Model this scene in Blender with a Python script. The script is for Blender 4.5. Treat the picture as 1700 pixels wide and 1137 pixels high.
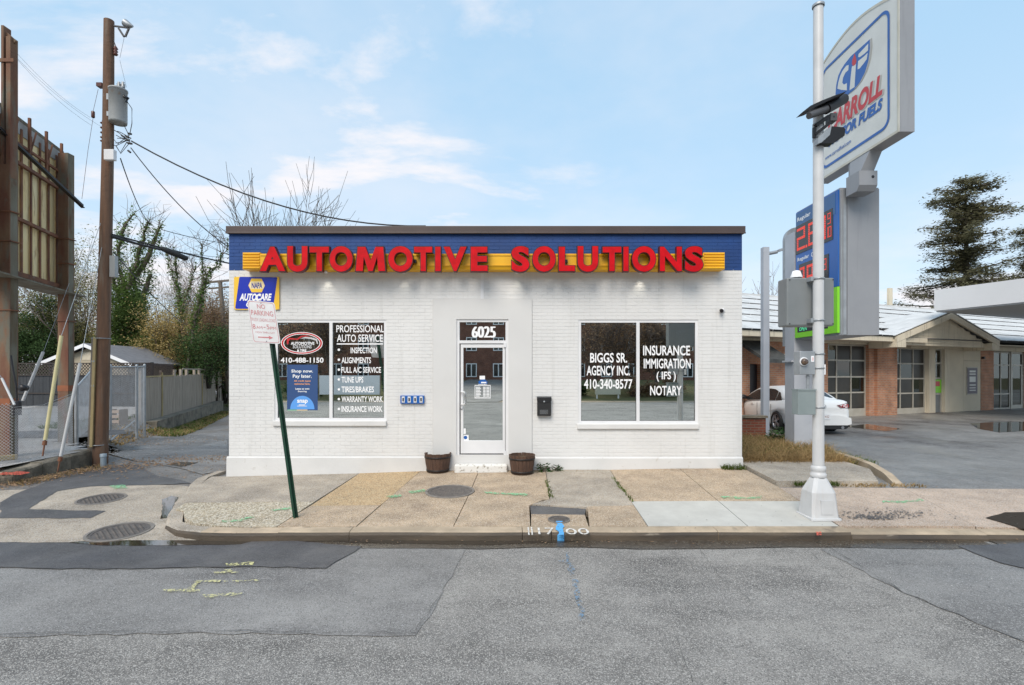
import bpy, bmesh, math, random
from mathutils import Vector, Matrix
random.seed(7)
R = math.radians
SC = bpy.context.scene
for o in list(bpy.data.objects): bpy.data.objects.remove(o)
COL = SC.collection
# ------------------------------------------------------------ camera, sky, sun, exposure
F = 850.0; CZ = 1.9; HY = 622.0; FY = 9.88         # focal length in photo pixels, eye height, horizon row, distance of the shop front
cd = bpy.data.cameras.new('camera'); cam = bpy.data.objects.new('camera', cd); COL.objects.link(cam)
cam.location = (0, 0, CZ); cam.rotation_euler = (R(90), 0, 0)
cd.sensor_width = 36; cd.lens = 36*F/1700; cd.shift_y = (HY-568.5)/1700; cd.clip_start = .05; cd.clip_end = 3000
SC.camera = cam
SUN_EL, SUN_AZ = R(46), R(202)                     # azimuth clockwise from +Y: high behind the camera, slightly left
w = bpy.data.worlds.new('World'); SC.world = w; w.use_nodes = True
def build_world():
    nt = w.node_tree; N = nt.nodes; L = nt.links; N.clear()
    out = N.new('ShaderNodeOutputWorld'); bg = N.new('ShaderNodeBackground'); L.new(bg.outputs[0], out.inputs[0])
    bg.inputs['Strength'].default_value = .12
    sky = N.new('ShaderNodeTexSky'); sky.sky_type = 'NISHITA'; sky.sun_disc = False
    sky.sun_elevation = SUN_EL; sky.sun_rotation = SUN_AZ; sky.air_density = 1.0; sky.dust_density = 1.6; sky.ozone_density = 1.6
    tc = N.new('ShaderNodeTexCoord'); sp = N.new('ShaderNodeSeparateXYZ'); L.new(tc.outputs['Generated'], sp.inputs[0])
    def math_(op, a, b=None, clamp=False):
        m = N.new('ShaderNodeMath'); m.operation = op; m.use_clamp = clamp
        for i, v in enumerate((a, b)):
            if v is None: continue
            if isinstance(v, (int, float)): m.inputs[i].default_value = v
            else: L.new(v, m.inputs[i])
        return m.outputs[0]
    zc = math_('MAXIMUM', sp.outputs[2], 0.0); zz = math_('ADD', zc, .16)
    cb = N.new('ShaderNodeCombineXYZ'); L.new(math_('DIVIDE', sp.outputs[0], zz), cb.inputs[0]); L.new(math_('DIVIDE', sp.outputs[1], zz), cb.inputs[1])
    def noise(scale, detail, rough, loc, sc=(1, 1, 1), dist=0):
        mp = N.new('ShaderNodeMapping'); mp.inputs['Location'].default_value = loc; mp.inputs['Scale'].default_value = sc
        L.new(cb.outputs[0], mp.inputs[0]); n = N.new('ShaderNodeTexNoise'); n.inputs['Scale'].default_value = scale
        n.inputs['Detail'].default_value = detail; n.inputs['Roughness'].default_value = rough; n.inputs['Distortion'].default_value = dist
        L.new(mp.outputs[0], n.inputs[0]); return n.outputs[0]
    def ramp(v, a, b, lo=0, hi=1):
        r = N.new('ShaderNodeMapRange'); r.interpolation_type = 'SMOOTHSTEP'; L.new(v, r.inputs[0])
        for i, q in zip((1, 2, 3, 4), (a, b, lo, hi)): r.inputs[i].default_value = q
        return r.outputs[0]
    n1 = noise(1.0, 10, .58, (CS, 1.2, 0), (1, 1.7, 1), .3)
    n2 = noise(.42, 3, .5, (CS2, 4.4, 0))
    cl = math_('MULTIPLY', ramp(n1, .46, .64, 0, .95), ramp(n2, .42, .56), True)
    veil = ramp(noise(.8, 6, .6, (1, 8, 0)), .35, .7, .0, .38)
    low = ramp(zc, .0, .35, .30, .0)                # the thin white haze towards the horizon
    fac = math_('MAXIMUM', cl, math_('MAXIMUM', veil, low))
    light = N.new('ShaderNodeMix'); light.data_type = 'RGBA'; light.inputs[0].default_value = 1; light.blend_type = 'MULTIPLY'
    L.new(sky.outputs[0], light.inputs[6]); light.inputs[7].default_value = SKYTINT
    cr = N.new('ShaderNodeValToRGB'); L.new(zc, cr.inputs[0]); cr.color_ramp.elements[0].color = HORIZON; cr.color_ramp.elements[1].color = ZENITH; e_ = cr.color_ramp.elements.new(.5); e_.color = MIDSKY
    flat = N.new('ShaderNodeMix'); flat.data_type = 'RGBA'; flat.inputs[0].default_value = .8; L.new(light.outputs[2], flat.inputs[6]); sc_ = N.new('ShaderNodeVectorMath'); sc_.operation = 'SCALE'; sc_.inputs['Scale'].default_value = 6; L.new(cr.outputs[0], sc_.inputs[0]); L.new(sc_.outputs[0], flat.inputs[7])
    mx = N.new('ShaderNodeMix'); mx.data_type = 'RGBA'; L.new(fac, mx.inputs[0]); L.new(flat.outputs[2], mx.inputs[6])
    mx.inputs[7].default_value = CLOUD
    L.new(mx.outputs[2], bg.inputs[0])
CS, CS2 = 94.1, 17.3
SKYTINT = (1.2, 1.3, 1.35, 1)
CLOUD = (5.45, 5.3, 5.45, 1)
HORIZON = (.67, .81, .91, 1); MIDSKY = (.455, .70, .91, 1); ZENITH = (.36, .60, .86, 1)
build_world()
sd = bpy.data.lights.new('sun', 'SUN'); sun = bpy.data.objects.new('sun', sd); COL.objects.link(sun)
sd.energy = 2.1; sd.angle = R(34); sd.color = (1, .905, .79)
sun.rotation_euler = (R(90)-SUN_EL, 0, -SUN_AZ+R(180)); sun.location = (-6, -10, 30)
SC.view_settings.view_transform = 'Standard'; SC.view_settings.look = 'None'; SC.view_settings.exposure = .60
SC.view_settings.gamma = 1; SC.view_settings.use_curve_mapping = False
SC.render.engine = 'CYCLES'; SC.cycles.max_bounces = 6; SC.cycles.transparent_max_bounces = 8
# ------------------------------------------------------------ helpers
def P(px, py, Y): return Vector(((px-850)/F*Y, Y, CZ+(HY-py)/F*Y))
def tag(o, label=None, cat=None, group=None, kind=None):
    for k, v in (('label', label), ('category', cat), ('group', group), ('kind', kind)):
        if v: o[k] = v
    return o
def empty(name, loc=(0, 0, 0), rz=0, parent=None):
    o = bpy.data.objects.new(name, None); COL.objects.link(o); o.location = loc; o.rotation_euler = (0, 0, rz); o.empty_display_size = .2
    if parent: o.parent = parent
    return o
def link(name, me, parent=None, loc=None):
    o = bpy.data.objects.new(name, me); COL.objects.link(o)
    if parent: o.parent = parent
    if loc is not None: o.location = loc
    return o
def copy_tree(o, parent=None):
    c = o.copy(); COL.objects.link(c); c.parent = parent
    for ch in list(o.children): copy_tree(ch, c)
    return c
class MB:
    """collects shapes; coordinates are world ones, build() moves the origin to `origin`"""
    def __init__(s): s.v = []; s.f = []; s.m = []; s.sm = []
    def add(s, vs, fs, mi=0, smooth=False):
        b = len(s.v); s.v.extend([tuple(v) for v in vs])
        for f in fs: s.f.append(tuple(b+i for i in f)); s.m.append(mi); s.sm.append(smooth)
        return s
    def box(s, x0, x1, y0, y1, z0, z1, mi=0, T=None):
        vs = [Vector((x, y, z)) for z in (z0, z1) for y in (y0, y1) for x in (x0, x1)]
        if T: vs = [T @ v for v in vs]
        return s.add(vs, [(0, 2, 3, 1), (4, 5, 7, 6), (0, 1, 5, 4), (2, 6, 7, 3), (0, 4, 6, 2), (1, 3, 7, 5)], mi)
    def quad(s, a, b, c, d, mi=0): return s.add([a, b, c, d], [(0, 1, 2, 3)], mi)
    def tube(s, pts, rad, n=8, mi=0, caps=True, smooth=True):
        pts = [Vector(p) for p in pts]; k = len(pts)
        if not hasattr(rad, '__len__'): rad = [rad]*k
        vs = []; fs = []; up = None
        for i, p in enumerate(pts):
            d = (pts[min(i+1, k-1)]-pts[max(i-1, 0)])
            if d.length < 1e-9: d = Vector((0, 0, 1))
            d.normalize()
            if up is None:
                up = Vector((0, 0, 1)) if abs(d.z) < .9 else Vector((0, 1, 0))
            a = d.cross(up)
            if a.length < 1e-4: a = d.cross(Vector((1, 0, 0)))
            a.normalize(); b = d.cross(a).normalized(); up = -b if False else up
            for j in range(n):
                t = 2*math.pi*j/n; vs.append(p+a*(math.cos(t)*rad[i])+b*(math.sin(t)*rad[i]))
        for i in range(k-1):
            for j in range(n):
                j2 = (j+1) % n; fs.append((i*n+j, i*n+j2, (i+1)*n+j2, (i+1)*n+j))
        s.add(vs, fs, mi, smooth)
        if caps: s.add(vs[:n], [tuple(range(n))], mi); s.add(vs[-n:], [tuple(reversed(range(n)))], mi)
        return s
    def lathe(s, c, prof, n=24, mi=0, smooth=True, axis='Z'):
        vs = []; fs = []; c = Vector(c)
        for r, h in prof:
            for j in range(n):
                t = 2*math.pi*j/n; q = (r*math.cos(t), r*math.sin(t), h)
                if axis == 'Y': q = (q[0], q[2], q[1])
                if axis == 'X': q = (q[2], q[0], q[1])
                vs.append(c+Vector(q))
        for i in range(len(prof)-1):
            for j in range(n):
                j2 = (j+1) % n; f = (i*n+j, i*n+j2, (i+1)*n+j2, (i+1)*n+j)
                fs.append(f if axis != 'Y' else tuple(reversed(f)))
        return s.add(vs, fs, mi, smooth)
    def prism(s, poly, ext, mi=0, mi2=None):
        """poly: 3-D points of one face, ext: Vector to the other face"""
        ext = Vector(ext); n = len(poly); a = [Vector(p) for p in poly]; b = [p+ext for p in a]
        s.add(a+b, [tuple(reversed(range(n))), tuple(range(n, 2*n))], mi)
        s.add(a+b, [(i, (i+1) % n, (i+1) % n+n, i+n) for i in range(n)], mi if mi2 is None else mi2); return s
    def bar(s, a, b, wx, wy, mi=0, up=(0, 0, 1)):
        a = Vector(a); b = Vector(b); d = (b-a); l = d.length; d.normalize(); u = Vector(up)
        x = d.cross(u)
        if x.length < 1e-3: x = d.cross(Vector((0, 1, 0)))
        x.normalize(); y = x.cross(d)
        T = Matrix((x, y, d)).transposed().to_4x4(); T.translation = a
        return s.box(-wx/2, wx/2, -wy/2, wy/2, 0, l, mi, T)
    def build(s, name, mats, parent=None, origin=None, bevel=0, world=True):
        me = bpy.data.meshes.new(name)
        o0 = Vector(origin) if origin is not None else Vector((0, 0, 0))
        me.from_pydata([tuple(Vector(v)-o0) for v in s.v] if origin is not None else s.v, [], s.f)
        if not isinstance(mats, (list, tuple)): mats = [mats]
        for m in mats: me.materials.append(m)
        me.polygons.foreach_set('material_index', s.m); me.polygons.foreach_set('use_smooth', s.sm); me.update()
        o = bpy.data.objects.new(name, me); COL.objects.link(o)
        if origin is not None: o.location = o0
        if parent:
            o.parent = parent
            if world and not rotated(parent): o.location = Vector(o.location)-abs_loc(parent)
        if bevel: bev(o, bevel)
        return o
def rotated(o):
    while o:
        if abs(o.rotation_euler.z)+abs(o.rotation_euler.x)+abs(o.rotation_euler.y) > 1e-6: return True
        o = o.parent
    return False
def abs_loc(o):
    v = Vector((0, 0, 0))
    while o: v += Vector(o.location); o = o.parent
    return v
def bev(o, w_, seg=2):
    b = o.modifiers.new('bevel', 'BEVEL'); b.width = w_; b.segments = seg; b.limit_method = 'ANGLE'; b.angle_limit = R(40); b.harden_normals = False
    return o
def lerp(a, b, t): return a+(b-a)*t
def interp(x, tab):
    if x <= tab[0][0]: return tab[0][1]
    for (a, va), (b, vb) in zip(tab, tab[1:]):
        if x <= b: return lerp(va, vb, (x-a)/(b-a))
    return tab[-1][1]
# ------------------------------------------------------------ materials
def mat(name, c1, c2=None, scale=3.0, detail=6, lo=.35, hi=.65, rough=.8, metal=0, bump=0, bscale=60, speck=None, sscale=220, sth=.62,
        c3=None, s3=1.2, t3=(.55, .7), stretch=(1, 1, 1), island=0, emit=None, estr=0, spec=.5, rough2=None, bdist=.01, coat=0, world=False, blotch=0, streak=None, macro=0):
    m = bpy.data.materials.new(name); m.use_nodes = True; nt = m.node_tree; N = nt.nodes; L = nt.links
    p = N['Principled BSDF']; p.inputs['Roughness'].default_value = rough; p.inputs['Metallic'].default_value = metal
    p.inputs['Specular IOR Level'].default_value = spec; p.inputs['Coat Weight'].default_value = coat
    c1 = tuple(c1)+(1,); m.diffuse_color = c1
    if world: g = N.new('ShaderNodeNewGeometry'); co = g.outputs['Position']
    else: g = N.new('ShaderNodeTexCoord'); co = g.outputs['Object']
    mp = N.new('ShaderNodeMapping'); L.new(co, mp.inputs[0]); mp.inputs['Scale'].default_value = stretch; co2 = mp.outputs[0]
    def noise(sc, det=detail, src=None, rg=.55):
        n = N.new('ShaderNodeTexNoise'); n.inputs['Scale'].default_value = sc; n.inputs['Detail'].default_value = det; n.inputs['Roughness'].default_value = rg
        L.new(src or co2, n.inputs[0]); return n.outputs[0]
    def mr(v, a, b, lo_=0, hi_=1):
        r = N.new('ShaderNodeMapRange'); L.new(v, r.inputs[0])
        for i, q in zip((1, 2, 3, 4), (a, b, lo_, hi_)): r.inputs[i].default_value = q
        return r.outputs[0]
    def mix(f, a, b, blend='MIX'):
        x = N.new('ShaderNodeMix'); x.data_type = 'RGBA'; x.blend_type = blend
        if isinstance(f, (int, float)): x.inputs[0].default_value = f
        else: L.new(f, x.inputs[0])
        for i, q in ((6, a), (7, b)):
            if isinstance(q, tuple): x.inputs[i].default_value = q if len(q) == 4 else q+(1,)
            else: L.new(q, x.inputs[i])
        return x.outputs[2]
    col = None
    if c2 is not None: col = mix(mr(noise(scale), lo, hi), c1, tuple(c2))
    if blotch:
        n = noise(.55, 3, co); col = mix(1.0, col if col is not None else c1, _grey(N, L, mr(n, .3, .7, 1-blotch, 1+blotch)), 'MULTIPLY')
    if macro:
        n = noise(2.6, 9, co, .72); col = mix(1.0, col if col is not None else c1, _grey(N, L, mr(n, .3, .7, 1-macro, 1+macro)), 'MULTIPLY')
    if c3 is not None:
        f3 = mr(noise(s3, 8, None, .62), *t3); col = mix(f3, col if col is not None else c1, tuple(c3))
    if streak is not None:
        mp2 = N.new('ShaderNodeMapping'); L.new(co, mp2.inputs[0]); mp2.inputs['Scale'].default_value = (9, 9, .5)
        col = mix(mr(noise(1.4, 5, mp2.outputs[0]), .55, .75, 0, .75), col if col is not None else c1, tuple(streak))
    if speck is not None:
        v = N.new('ShaderNodeTexVoronoi'); v.inputs['Scale'].default_value = sscale; L.new(co, v.inputs[0])
        cc = N.new('ShaderNodeSeparateColor'); L.new(v.outputs['Color'], cc.inputs[0])
        f = mr(cc.outputs[0], sth, sth+.05); col = mix(f, col if col is not None else c1, tuple(speck))
        f = mr(cc.outputs[1], .86, .9, 0, .6); col = mix(f, col, (.02, .02, .022))
    if island:
        g2 = N.new('ShaderNodeNewGeometry'); r_ = mr(g2.outputs['Random Per Island'], 0, 1, 1-island, 1+island)
        col = mix(1.0, col if col is not None else c1, _grey(N, L, r_), 'MULTIPLY')
    if col is None: p.inputs['Base Color'].default_value = c1
    else: L.new(col, p.inputs['Base Color'])
    if rough2 is not None: L.new(mr(noise(scale*.7, 4), .4, .62, rough, rough2), p.inputs['Roughness'])
    if bump:
        b = N.new('ShaderNodeBump'); b.inputs['Strength'].default_value = bump; b.inputs['Distance'].default_value = bdist
        L.new(noise(bscale, 4, co), b.inputs['Height']); L.new(b.outputs[0], p.inputs['Normal'])
    if emit: p.inputs['Emission Color'].default_value = tuple(emit)+(1,); p.inputs['Emission Strength'].default_value = estr
    return m
def _grey(N, L, v):
    c = N.new('ShaderNodeCombineColor')
    for i in range(3): L.new(v, c.inputs[i])
    return c.outputs[0]
def paint_mat(name, c, cover=.5, sc=30):
    m = mat(name, c, rough=.9); nt = m.node_tree; N = nt.nodes; L = nt.links; p = N['Principled BSDF']; g = N.new('ShaderNodeNewGeometry')
    n = N.new('ShaderNodeTexNoise'); n.inputs['Scale'].default_value = sc; n.inputs['Detail'].default_value = 7; n.inputs['Roughness'].default_value = .7; L.new(g.outputs['Position'], n.inputs[0])
    r = N.new('ShaderNodeMapRange'); L.new(n.outputs[0], r.inputs[0]); r.inputs[1].default_value = .62-cover*.3; r.inputs[2].default_value = .72-cover*.3
    L.new(r.outputs[0], p.inputs['Alpha']); return m
def brick_mat(name, c1, c2, mortar, axis='XZ'):
    m = bpy.data.materials.new(name); m.use_nodes = True; nt = m.node_tree; N = nt.nodes; L = nt.links; p = N['Principled BSDF']
    tc = N.new('ShaderNodeTexCoord'); s_ = N.new('ShaderNodeSeparateXYZ'); L.new(tc.outputs['Object'], s_.inputs[0])
    cb = N.new('ShaderNodeCombineXYZ'); L.new(s_.outputs['XYZ'.index(axis[0])], cb.inputs[0]); L.new(s_.outputs[2], cb.inputs[1])
    b = N.new('ShaderNodeTexBrick'); L.new(cb.outputs[0], b.inputs[0]); b.inputs['Scale'].default_value = 1
    for k, v in (('Brick Width', .215), ('Row Height', .072), ('Mortar Size', .009), ('Mortar Smooth', .2), ('Bias', -.1)): b.inputs[k].default_value = v
    b.inputs['Color1'].default_value = c1+(1,); b.inputs['Color2'].default_value = c2+(1,); b.inputs['Mortar'].default_value = mortar+(1,)
    n = N.new('ShaderNodeTexNoise'); n.inputs['Scale'].default_value = 2.2; n.inputs['Detail'].default_value = 6; L.new(tc.outputs['Object'], n.inputs[0])
    r = N.new('ShaderNodeMapRange'); L.new(n.outputs[0], r.inputs[0]); r.inputs[1].default_value = .3; r.inputs[2].default_value = .7; r.inputs[3].default_value = .72; r.inputs[4].default_value = 1.15
    x = N.new('ShaderNodeMix'); x.data_type = 'RGBA'; x.blend_type = 'MULTIPLY'; x.inputs[0].default_value = 1
    L.new(b.outputs[0], x.inputs[6]); L.new(_grey(N, L, r.outputs[0]), x.inputs[7]); L.new(x.outputs[2], p.inputs['Base Color'])
    bm_ = N.new('ShaderNodeBump'); bm_.invert = True; bm_.inputs['Strength'].default_value = .6; bm_.inputs['Distance'].default_value = .01
    L.new(b.outputs['Fac'], bm_.inputs['Height']); L.new(bm_.outputs[0], p.inputs['Normal']); p.inputs['Roughness'].default_value = .9
    return m
def glass_mat(name, refl=.4, tint=(.75, .8, .78), trans=.55):
    m = bpy.data.materials.new(name); m.use_nodes = True; nt = m.node_tree; N = nt.nodes; L = nt.links; N.clear()
    out = N.new('ShaderNodeOutputMaterial'); g = N.new('ShaderNodeBsdfGlossy'); g.inputs['Roughness'].default_value = .0; g.inputs['Color'].default_value = (.92, .96, .93, 1)
    t = N.new('ShaderNodeBsdfTransparent'); t.inputs['Color'].default_value = tuple(c*trans for c in tint)+(1,)
    fr = N.new('ShaderNodeFresnel'); fr.inputs['IOR'].default_value = 1.5
    a = N.new('ShaderNodeMath'); a.operation = 'ADD'; a.use_clamp = True; L.new(fr.outputs[0], a.inputs[0]); a.inputs[1].default_value = refl
    tc = N.new('ShaderNodeTexCoord'); n = N.new('ShaderNodeTexNoise'); n.inputs['Scale'].default_value = 1.3; L.new(tc.outputs['Object'], n.inputs[0])
    b = N.new('ShaderNodeBump'); b.inputs['Strength'].default_value = .02; b.inputs['Distance'].default_value = .01; L.new(n.outputs[0], b.inputs['Height']); L.new(b.outputs[0], g.inputs['Normal'])
    x = N.new('ShaderNodeMixShader'); L.new(a.outputs[0], x.inputs[0]); L.new(t.outputs[0], x.inputs[1]); L.new(g.outputs[0], x.inputs[2]); L.new(x.outputs[0], out.inputs[0])
    return m
m_wall = mat('white_painted_brick', (.69, .685, .675), (.66, .655, .645), scale=1.6, rough=.55, bump=.35, bscale=90, bdist=.004, blotch=.04, streak=(.60, .595, .58), world=True)
m_stucco = mat('white_smooth_render', (.63, .625, .615), (.60, .595, .585), scale=1.3, rough=.6, bump=.15, bscale=40, bdist=.004)
m_plinth = mat('white_plinth_paint', (.66, .655, .645), (.61, .605, .595), scale=2.2, rough=.55, bump=.3, bscale=30, bdist=.006, c3=(.44, .41, .36), s3=6, t3=(.62, .74))
m_blue = mat('blue_painted_brick', (.006, .055, .225), (.005, .042, .175), scale=2, rough=.6, bump=.35, bscale=90, bdist=.004, blotch=.15, world=True)
m_cap = mat('brown_metal_edge', (.075, .050, .044), (.055, .038, .034), rough=.45, scale=1.5)
m_frame = mat('white_aluminium', (.74, .74, .75), (.68, .68, .69), rough=.35, scale=2)
m_glass = glass_mat('window_glass', .78, (.8, .85, .83), .8)
m_dark = mat('rubber_and_shade_black', (.012, .012, .013), rough=.6)
m_white = mat('white_vinyl', (.85, .85, .86), rough=.5)
m_yellow = mat('yellow_sign_metal', (.86, .47, .012), (.78, .40, .01), rough=.38, scale=2, c3=(.35, .2, .03), s3=5, t3=(.68, .78))
m_red = mat('red_letter_acrylic', (.56, .0, .006), (.40, .0, .004), scale=7, rough=.5, emit=(1, .0, .01), estr=.05, spec=.2)
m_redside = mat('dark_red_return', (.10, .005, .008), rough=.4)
m_black = mat('black_trim', (.015, .013, .015), rough=.4)
m_in = mat('interior_wall', (.16, .15, .14), rough=.9)
m_conc = mat('old_concrete', (.46, .345, .235), (.37, .28, .19), macro=.22, scale=2.5, rough=.9, bump=.5, bscale=120, bdist=.006, speck=(.58, .50, .40), sscale=130, sth=.8, blotch=.20, c3=(.20, .145, .10), s3=1.1, t3=(.50, .74), world=True)
m_concg = mat('grey_concrete', (.42, .355, .28), (.34, .29, .23), macro=.22, scale=2.5, rough=.9, bump=.5, bscale=120, bdist=.006, speck=(.46, .44, .40), sscale=130, sth=.8, blotch=.18, c3=(.20, .165, .13), s3=1.0, t3=(.50, .75), world=True)
m_tan = mat('tan_aggregate_concrete', (.52, .36, .20), (.43, .30, .17), scale=4, rough=.95, bump=.9, bscale=90, bdist=.01, speck=(.55, .44, .28), sscale=75, sth=.7, blotch=.12, world=True)
m_pebble = mat('pebble_aggregate_concrete', (.42, .35, .25), (.33, .28, .2), scale=5, rough=.95, bump=.9, bscale=90, bdist=.01, speck=(.60, .55, .45), sscale=60, sth=.62, blotch=.12, world=True)
m_new = mat('new_pale_concrete', (.51, .50, .46), (.45, .44, .405), macro=.08, scale=2.2, rough=.85, bump=.2, bscale=140, bdist=.003, blotch=.08, world=True)
m_pink = mat('pinkish_concrete', (.48, .37, .285), (.40, .31, .24), macro=.18, scale=2.4, rough=.9, bump=.5, bscale=120, bdist=.006, speck=(.5, .45, .4), sscale=130, sth=.8, blotch=.16, c3=(.22, .17, .14), s3=1.3, t3=(.58, .8), world=True)
m_road = mat('coarse_worn_asphalt', (.275, .26, .24), (.21, .20, .188), macro=.30, scale=.9, lo=.35, hi=.65, rough=.85, bump=1.0, bscale=95, bdist=.012, speck=(.42, .40, .37), sscale=140, sth=.72, blotch=.26, c3=(.085, .080, .076), s3=.8, t3=(.50, .72), stretch=(.5, 1.25, 1), world=True)
m_road2 = mat('grey_asphalt_overlay', (.245, .236, .224), (.20, .193, .184), macro=.22, scale=1.3, rough=.75, bump=.7, bscale=120, bdist=.008, speck=(.34, .33, .32), sscale=140, sth=.80, blotch=.22, c3=(.095, .091, .09), s3=.8, t3=(.50, .72), stretch=(.5, 1.25, 1), world=True, rough2=.55)
m_dasp = mat('fresh_dark_asphalt', (.075, .074, .079), (.105, .102, .102), macro=.25, scale=1.6, rough=.7, bump=.8, bscale=110, bdist=.008, speck=(.13, .13, .13), sscale=110, sth=.86, blotch=.2, world=True, rough2=.45)
m_alley = mat('alley_asphalt', (.20, .19, .18), (.145, .138, .13), macro=.3, scale=1.0, rough=.7, bump=.8, bscale=80, bdist=.01, speck=(.24, .23, .22), sscale=85, sth=.82, blotch=.25, c3=(.17, .125, .09), s3=.7, t3=(.52, .70), world=True, rough2=.4)
m_lot = mat('wet_lot_asphalt', (.23, .22, .205), (.17, .163, .153), macro=.2, scale=.8, rough=.7, bump=.6, bscale=70, bdist=.008, speck=(.27, .27, .27), sscale=80, sth=.80, blotch=.22, c3=(.075, .065, .060), s3=.30, t3=(.54, .66), world=True, rough2=.3)
m_gravel = mat('pale_gravel', (.42, .41, .40), (.33, .32, .31), scale=1.3, rough=.95, bump=1, bscale=60, bdist=.02, speck=(.46, .45, .44), sscale=55, sth=.7, blotch=.2, world=True)
m_soil = mat('grassy_soil', (.10, .085, .045), (.075, .085, .03), scale=.8, rough=1, bump=1, bscale=12, bdist=.04, c3=(.16, .13, .08), s3=.4, t3=(.5, .7), world=True)
m_kerb = mat('kerb_concrete', (.46, .365, .26), (.35, .28, .20), macro=.22, scale=3, rough=.9, bump=.6, bscale=70, bdist=.01, c3=(.12, .10, .08), s3=2.6, t3=(.58, .72), blotch=.2, world=True)
m_kerbface = mat('stained_kerb_face', (.105, .080, .055), (.050, .040, .031), scale=2.2, rough=.6, bump=.6, bscale=50, bdist=.01, c3=(.26, .22, .17), s3=4, t3=(.60, .72), stretch=(.5, 1, 2.5), world=True)
m_water = bpy.data.materials.new('puddle_water'); m_water.use_nodes = True
_p = m_water.node_tree.nodes['Principled BSDF']; _p.inputs['Base Color'].default_value = (.045, .036, .027, 1); _p.inputs['Roughness'].default_value = .04; _p.inputs['IOR'].default_value = 1.45; _p.inputs['Coat Weight'].default_value = .5
m_wet = mat('wet_brown_gutter', (.060, .047, .036), (.085, .068, .05), scale=3, rough=.35, bump=.5, bscale=80, bdist=.006, speck=(.16, .14, .11), sscale=90, sth=.82, world=True, rough2=.15)
m_iron = mat('cast_iron', (.17, .15, .135), (.11, .10, .095), scale=14, rough=.6, metal=.5, bump=.4, bscale=60, bdist=.005)
m_ring = mat('iron_ring', (.26, .235, .21), (.18, .165, .15), scale=12, rough=.7, metal=.3)
m_pyel = paint_mat('yellow_marking_paint', (.60, .57, .28), .50, 38)
m_pgrn = paint_mat('green_marking_paint', (.22, .52, .28), .55, 24)
m_pblu = paint_mat('blue_marking_paint', (.10, .38, .72), .95, 30)
m_pblu2 = paint_mat('worn_blue_paint', (.15, .25, .36), .42, 30)
m_pwht = paint_mat('white_marking_paint', (.72, .70, .66), .75, 40)
m_pred = paint_mat('red_marking_paint', (.62, .10, .06), .6, 40)
m_pole = mat('weathered_wood_pole', (.165, .088, .052), (.105, .064, .044), scale=2.5, rough=.9, bump=.7, bscale=9, bdist=.02, stretch=(6, 6, .5), c3=(.20, .165, .13), s3=1.6, t3=(.55, .75))
m_poletop = mat('grey_weathered_wood', (.20, .17, .14), (.13, .11, .09), scale=2.5, rough=.9, bump=.6, bscale=12, bdist=.02, stretch=(6, 6, .5))
m_rust = mat('rusted_steel', (.145, .058, .036), (.19, .115, .07), scale=2.2, rough=.9, bump=.5, bscale=30, bdist=.01, stretch=(2, 2, .6), c3=(.14, .13, .10), s3=1.5, t3=(.52, .62))
m_rustg = mat('galvanised_rusty', (.20, .19, .15), (.13, .10, .06), scale=2.2, rough=.8, stretch=(2, 2, .5), c3=(.12, .045, .025), s3=2, t3=(.58, .7), metal=.2)
m_rustr = mat('rusty_angle', (.22, .095, .05), (.13, .06, .04), scale=3, rough=.9, c3=(.24, .2, .15), s3=2, t3=(.6, .7))
m_ochre = mat('ochre_sheet_metal', (.74, .56, .27), (.76, .64, .38), scale=1.6, rough=.75, stretch=(3, 3, .5), c3=(.24, .10, .045), s3=1.9, t3=(.58, .70))
m_galv = mat('galvanised_steel', (.38, .40, .42), (.30, .32, .335), scale=5, rough=.45, metal=.45)
m_chain = mat('chain_link_wire', (.42, .42, .43), (.34, .33, .32), scale=5, rough=.5, metal=.4)
m_wood = mat('grey_weathered_boards', (.37, .31, .25), (.25, .21, .17), scale=2.2, rough=.95, stretch=(9, 9, .6), bump=.4, bscale=30, bdist=.005, c3=(.24, .2, .16), s3=1, t3=(.6, .75), island=.35)
m_dfence = mat('dark_stained_boards', (.030, .034, .040), (.045, .048, .052), scale=3, rough=.85, stretch=(6, 6, .5))
m_lattice = mat('dark_brown_lattice', (.055, .045, .04), rough=.9)
m_stone = mat('old_kerb_stone', (.24, .21, .165), (.15, .13, .10), scale=3, rough=.95, bump=.9, bscale=20, bdist=.03, c3=(.07, .065, .05), s3=1.8, t3=(.52, .68), world=True)
m_wpole = mat('white_painted_pole', (.58, .585, .59), (.52, .525, .53), scale=4, rough=.4, bump=.1, bscale=40, bdist=.003, streak=(.52, .5, .48))
m_grey = mat('grey_enclosure', (.20, .215, .22), (.17, .185, .19), scale=2, rough=.45)
m_greyg = mat('green_grey_enclosure', (.235, .275, .275), (.20, .24, .24), scale=4, rough=.5)
m_pylon = mat('grey_sign_metal', (.275, .285, .305), (.245, .255, .275), scale=1.5, rough=.45, streak=(.22, .225, .24))
m_lpylon = mat('light_grey_post', (.44, .46, .50), (.38, .40, .44), scale=1.5, rough=.5)
m_face = mat('white_sign_face', (.66, .67, .64), (.60, .61, .58), scale=2, rough=.3)
m_sblue = mat('sign_blue', (.02, .12, .42), (.015, .1, .36), scale=2, rough=.3)
m_hblue = mat('header_blue', (.03, .11, .27), rough=.3)
m_sred = mat('sign_red', (.50, .03, .035), rough=.3)
m_lime = mat('lime_green_panel', (.22, .64, .02), rough=.35)
m_screen = mat('dark_price_screen', (.03, .028, .03), rough=.2)
m_led = mat('red_led', (.5, .04, .03), emit=(1, .16, .13), estr=.3)
m_ledoff = mat('dim_led', (.12, .03, .03), rough=.4)
m_green = mat('green_steel_post', (.015, .070, .040), (.02, .05, .035), scale=6, rough=.45, metal=.3, c3=(.16, .07, .04), s3=9, t3=(.7, .76))
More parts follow.
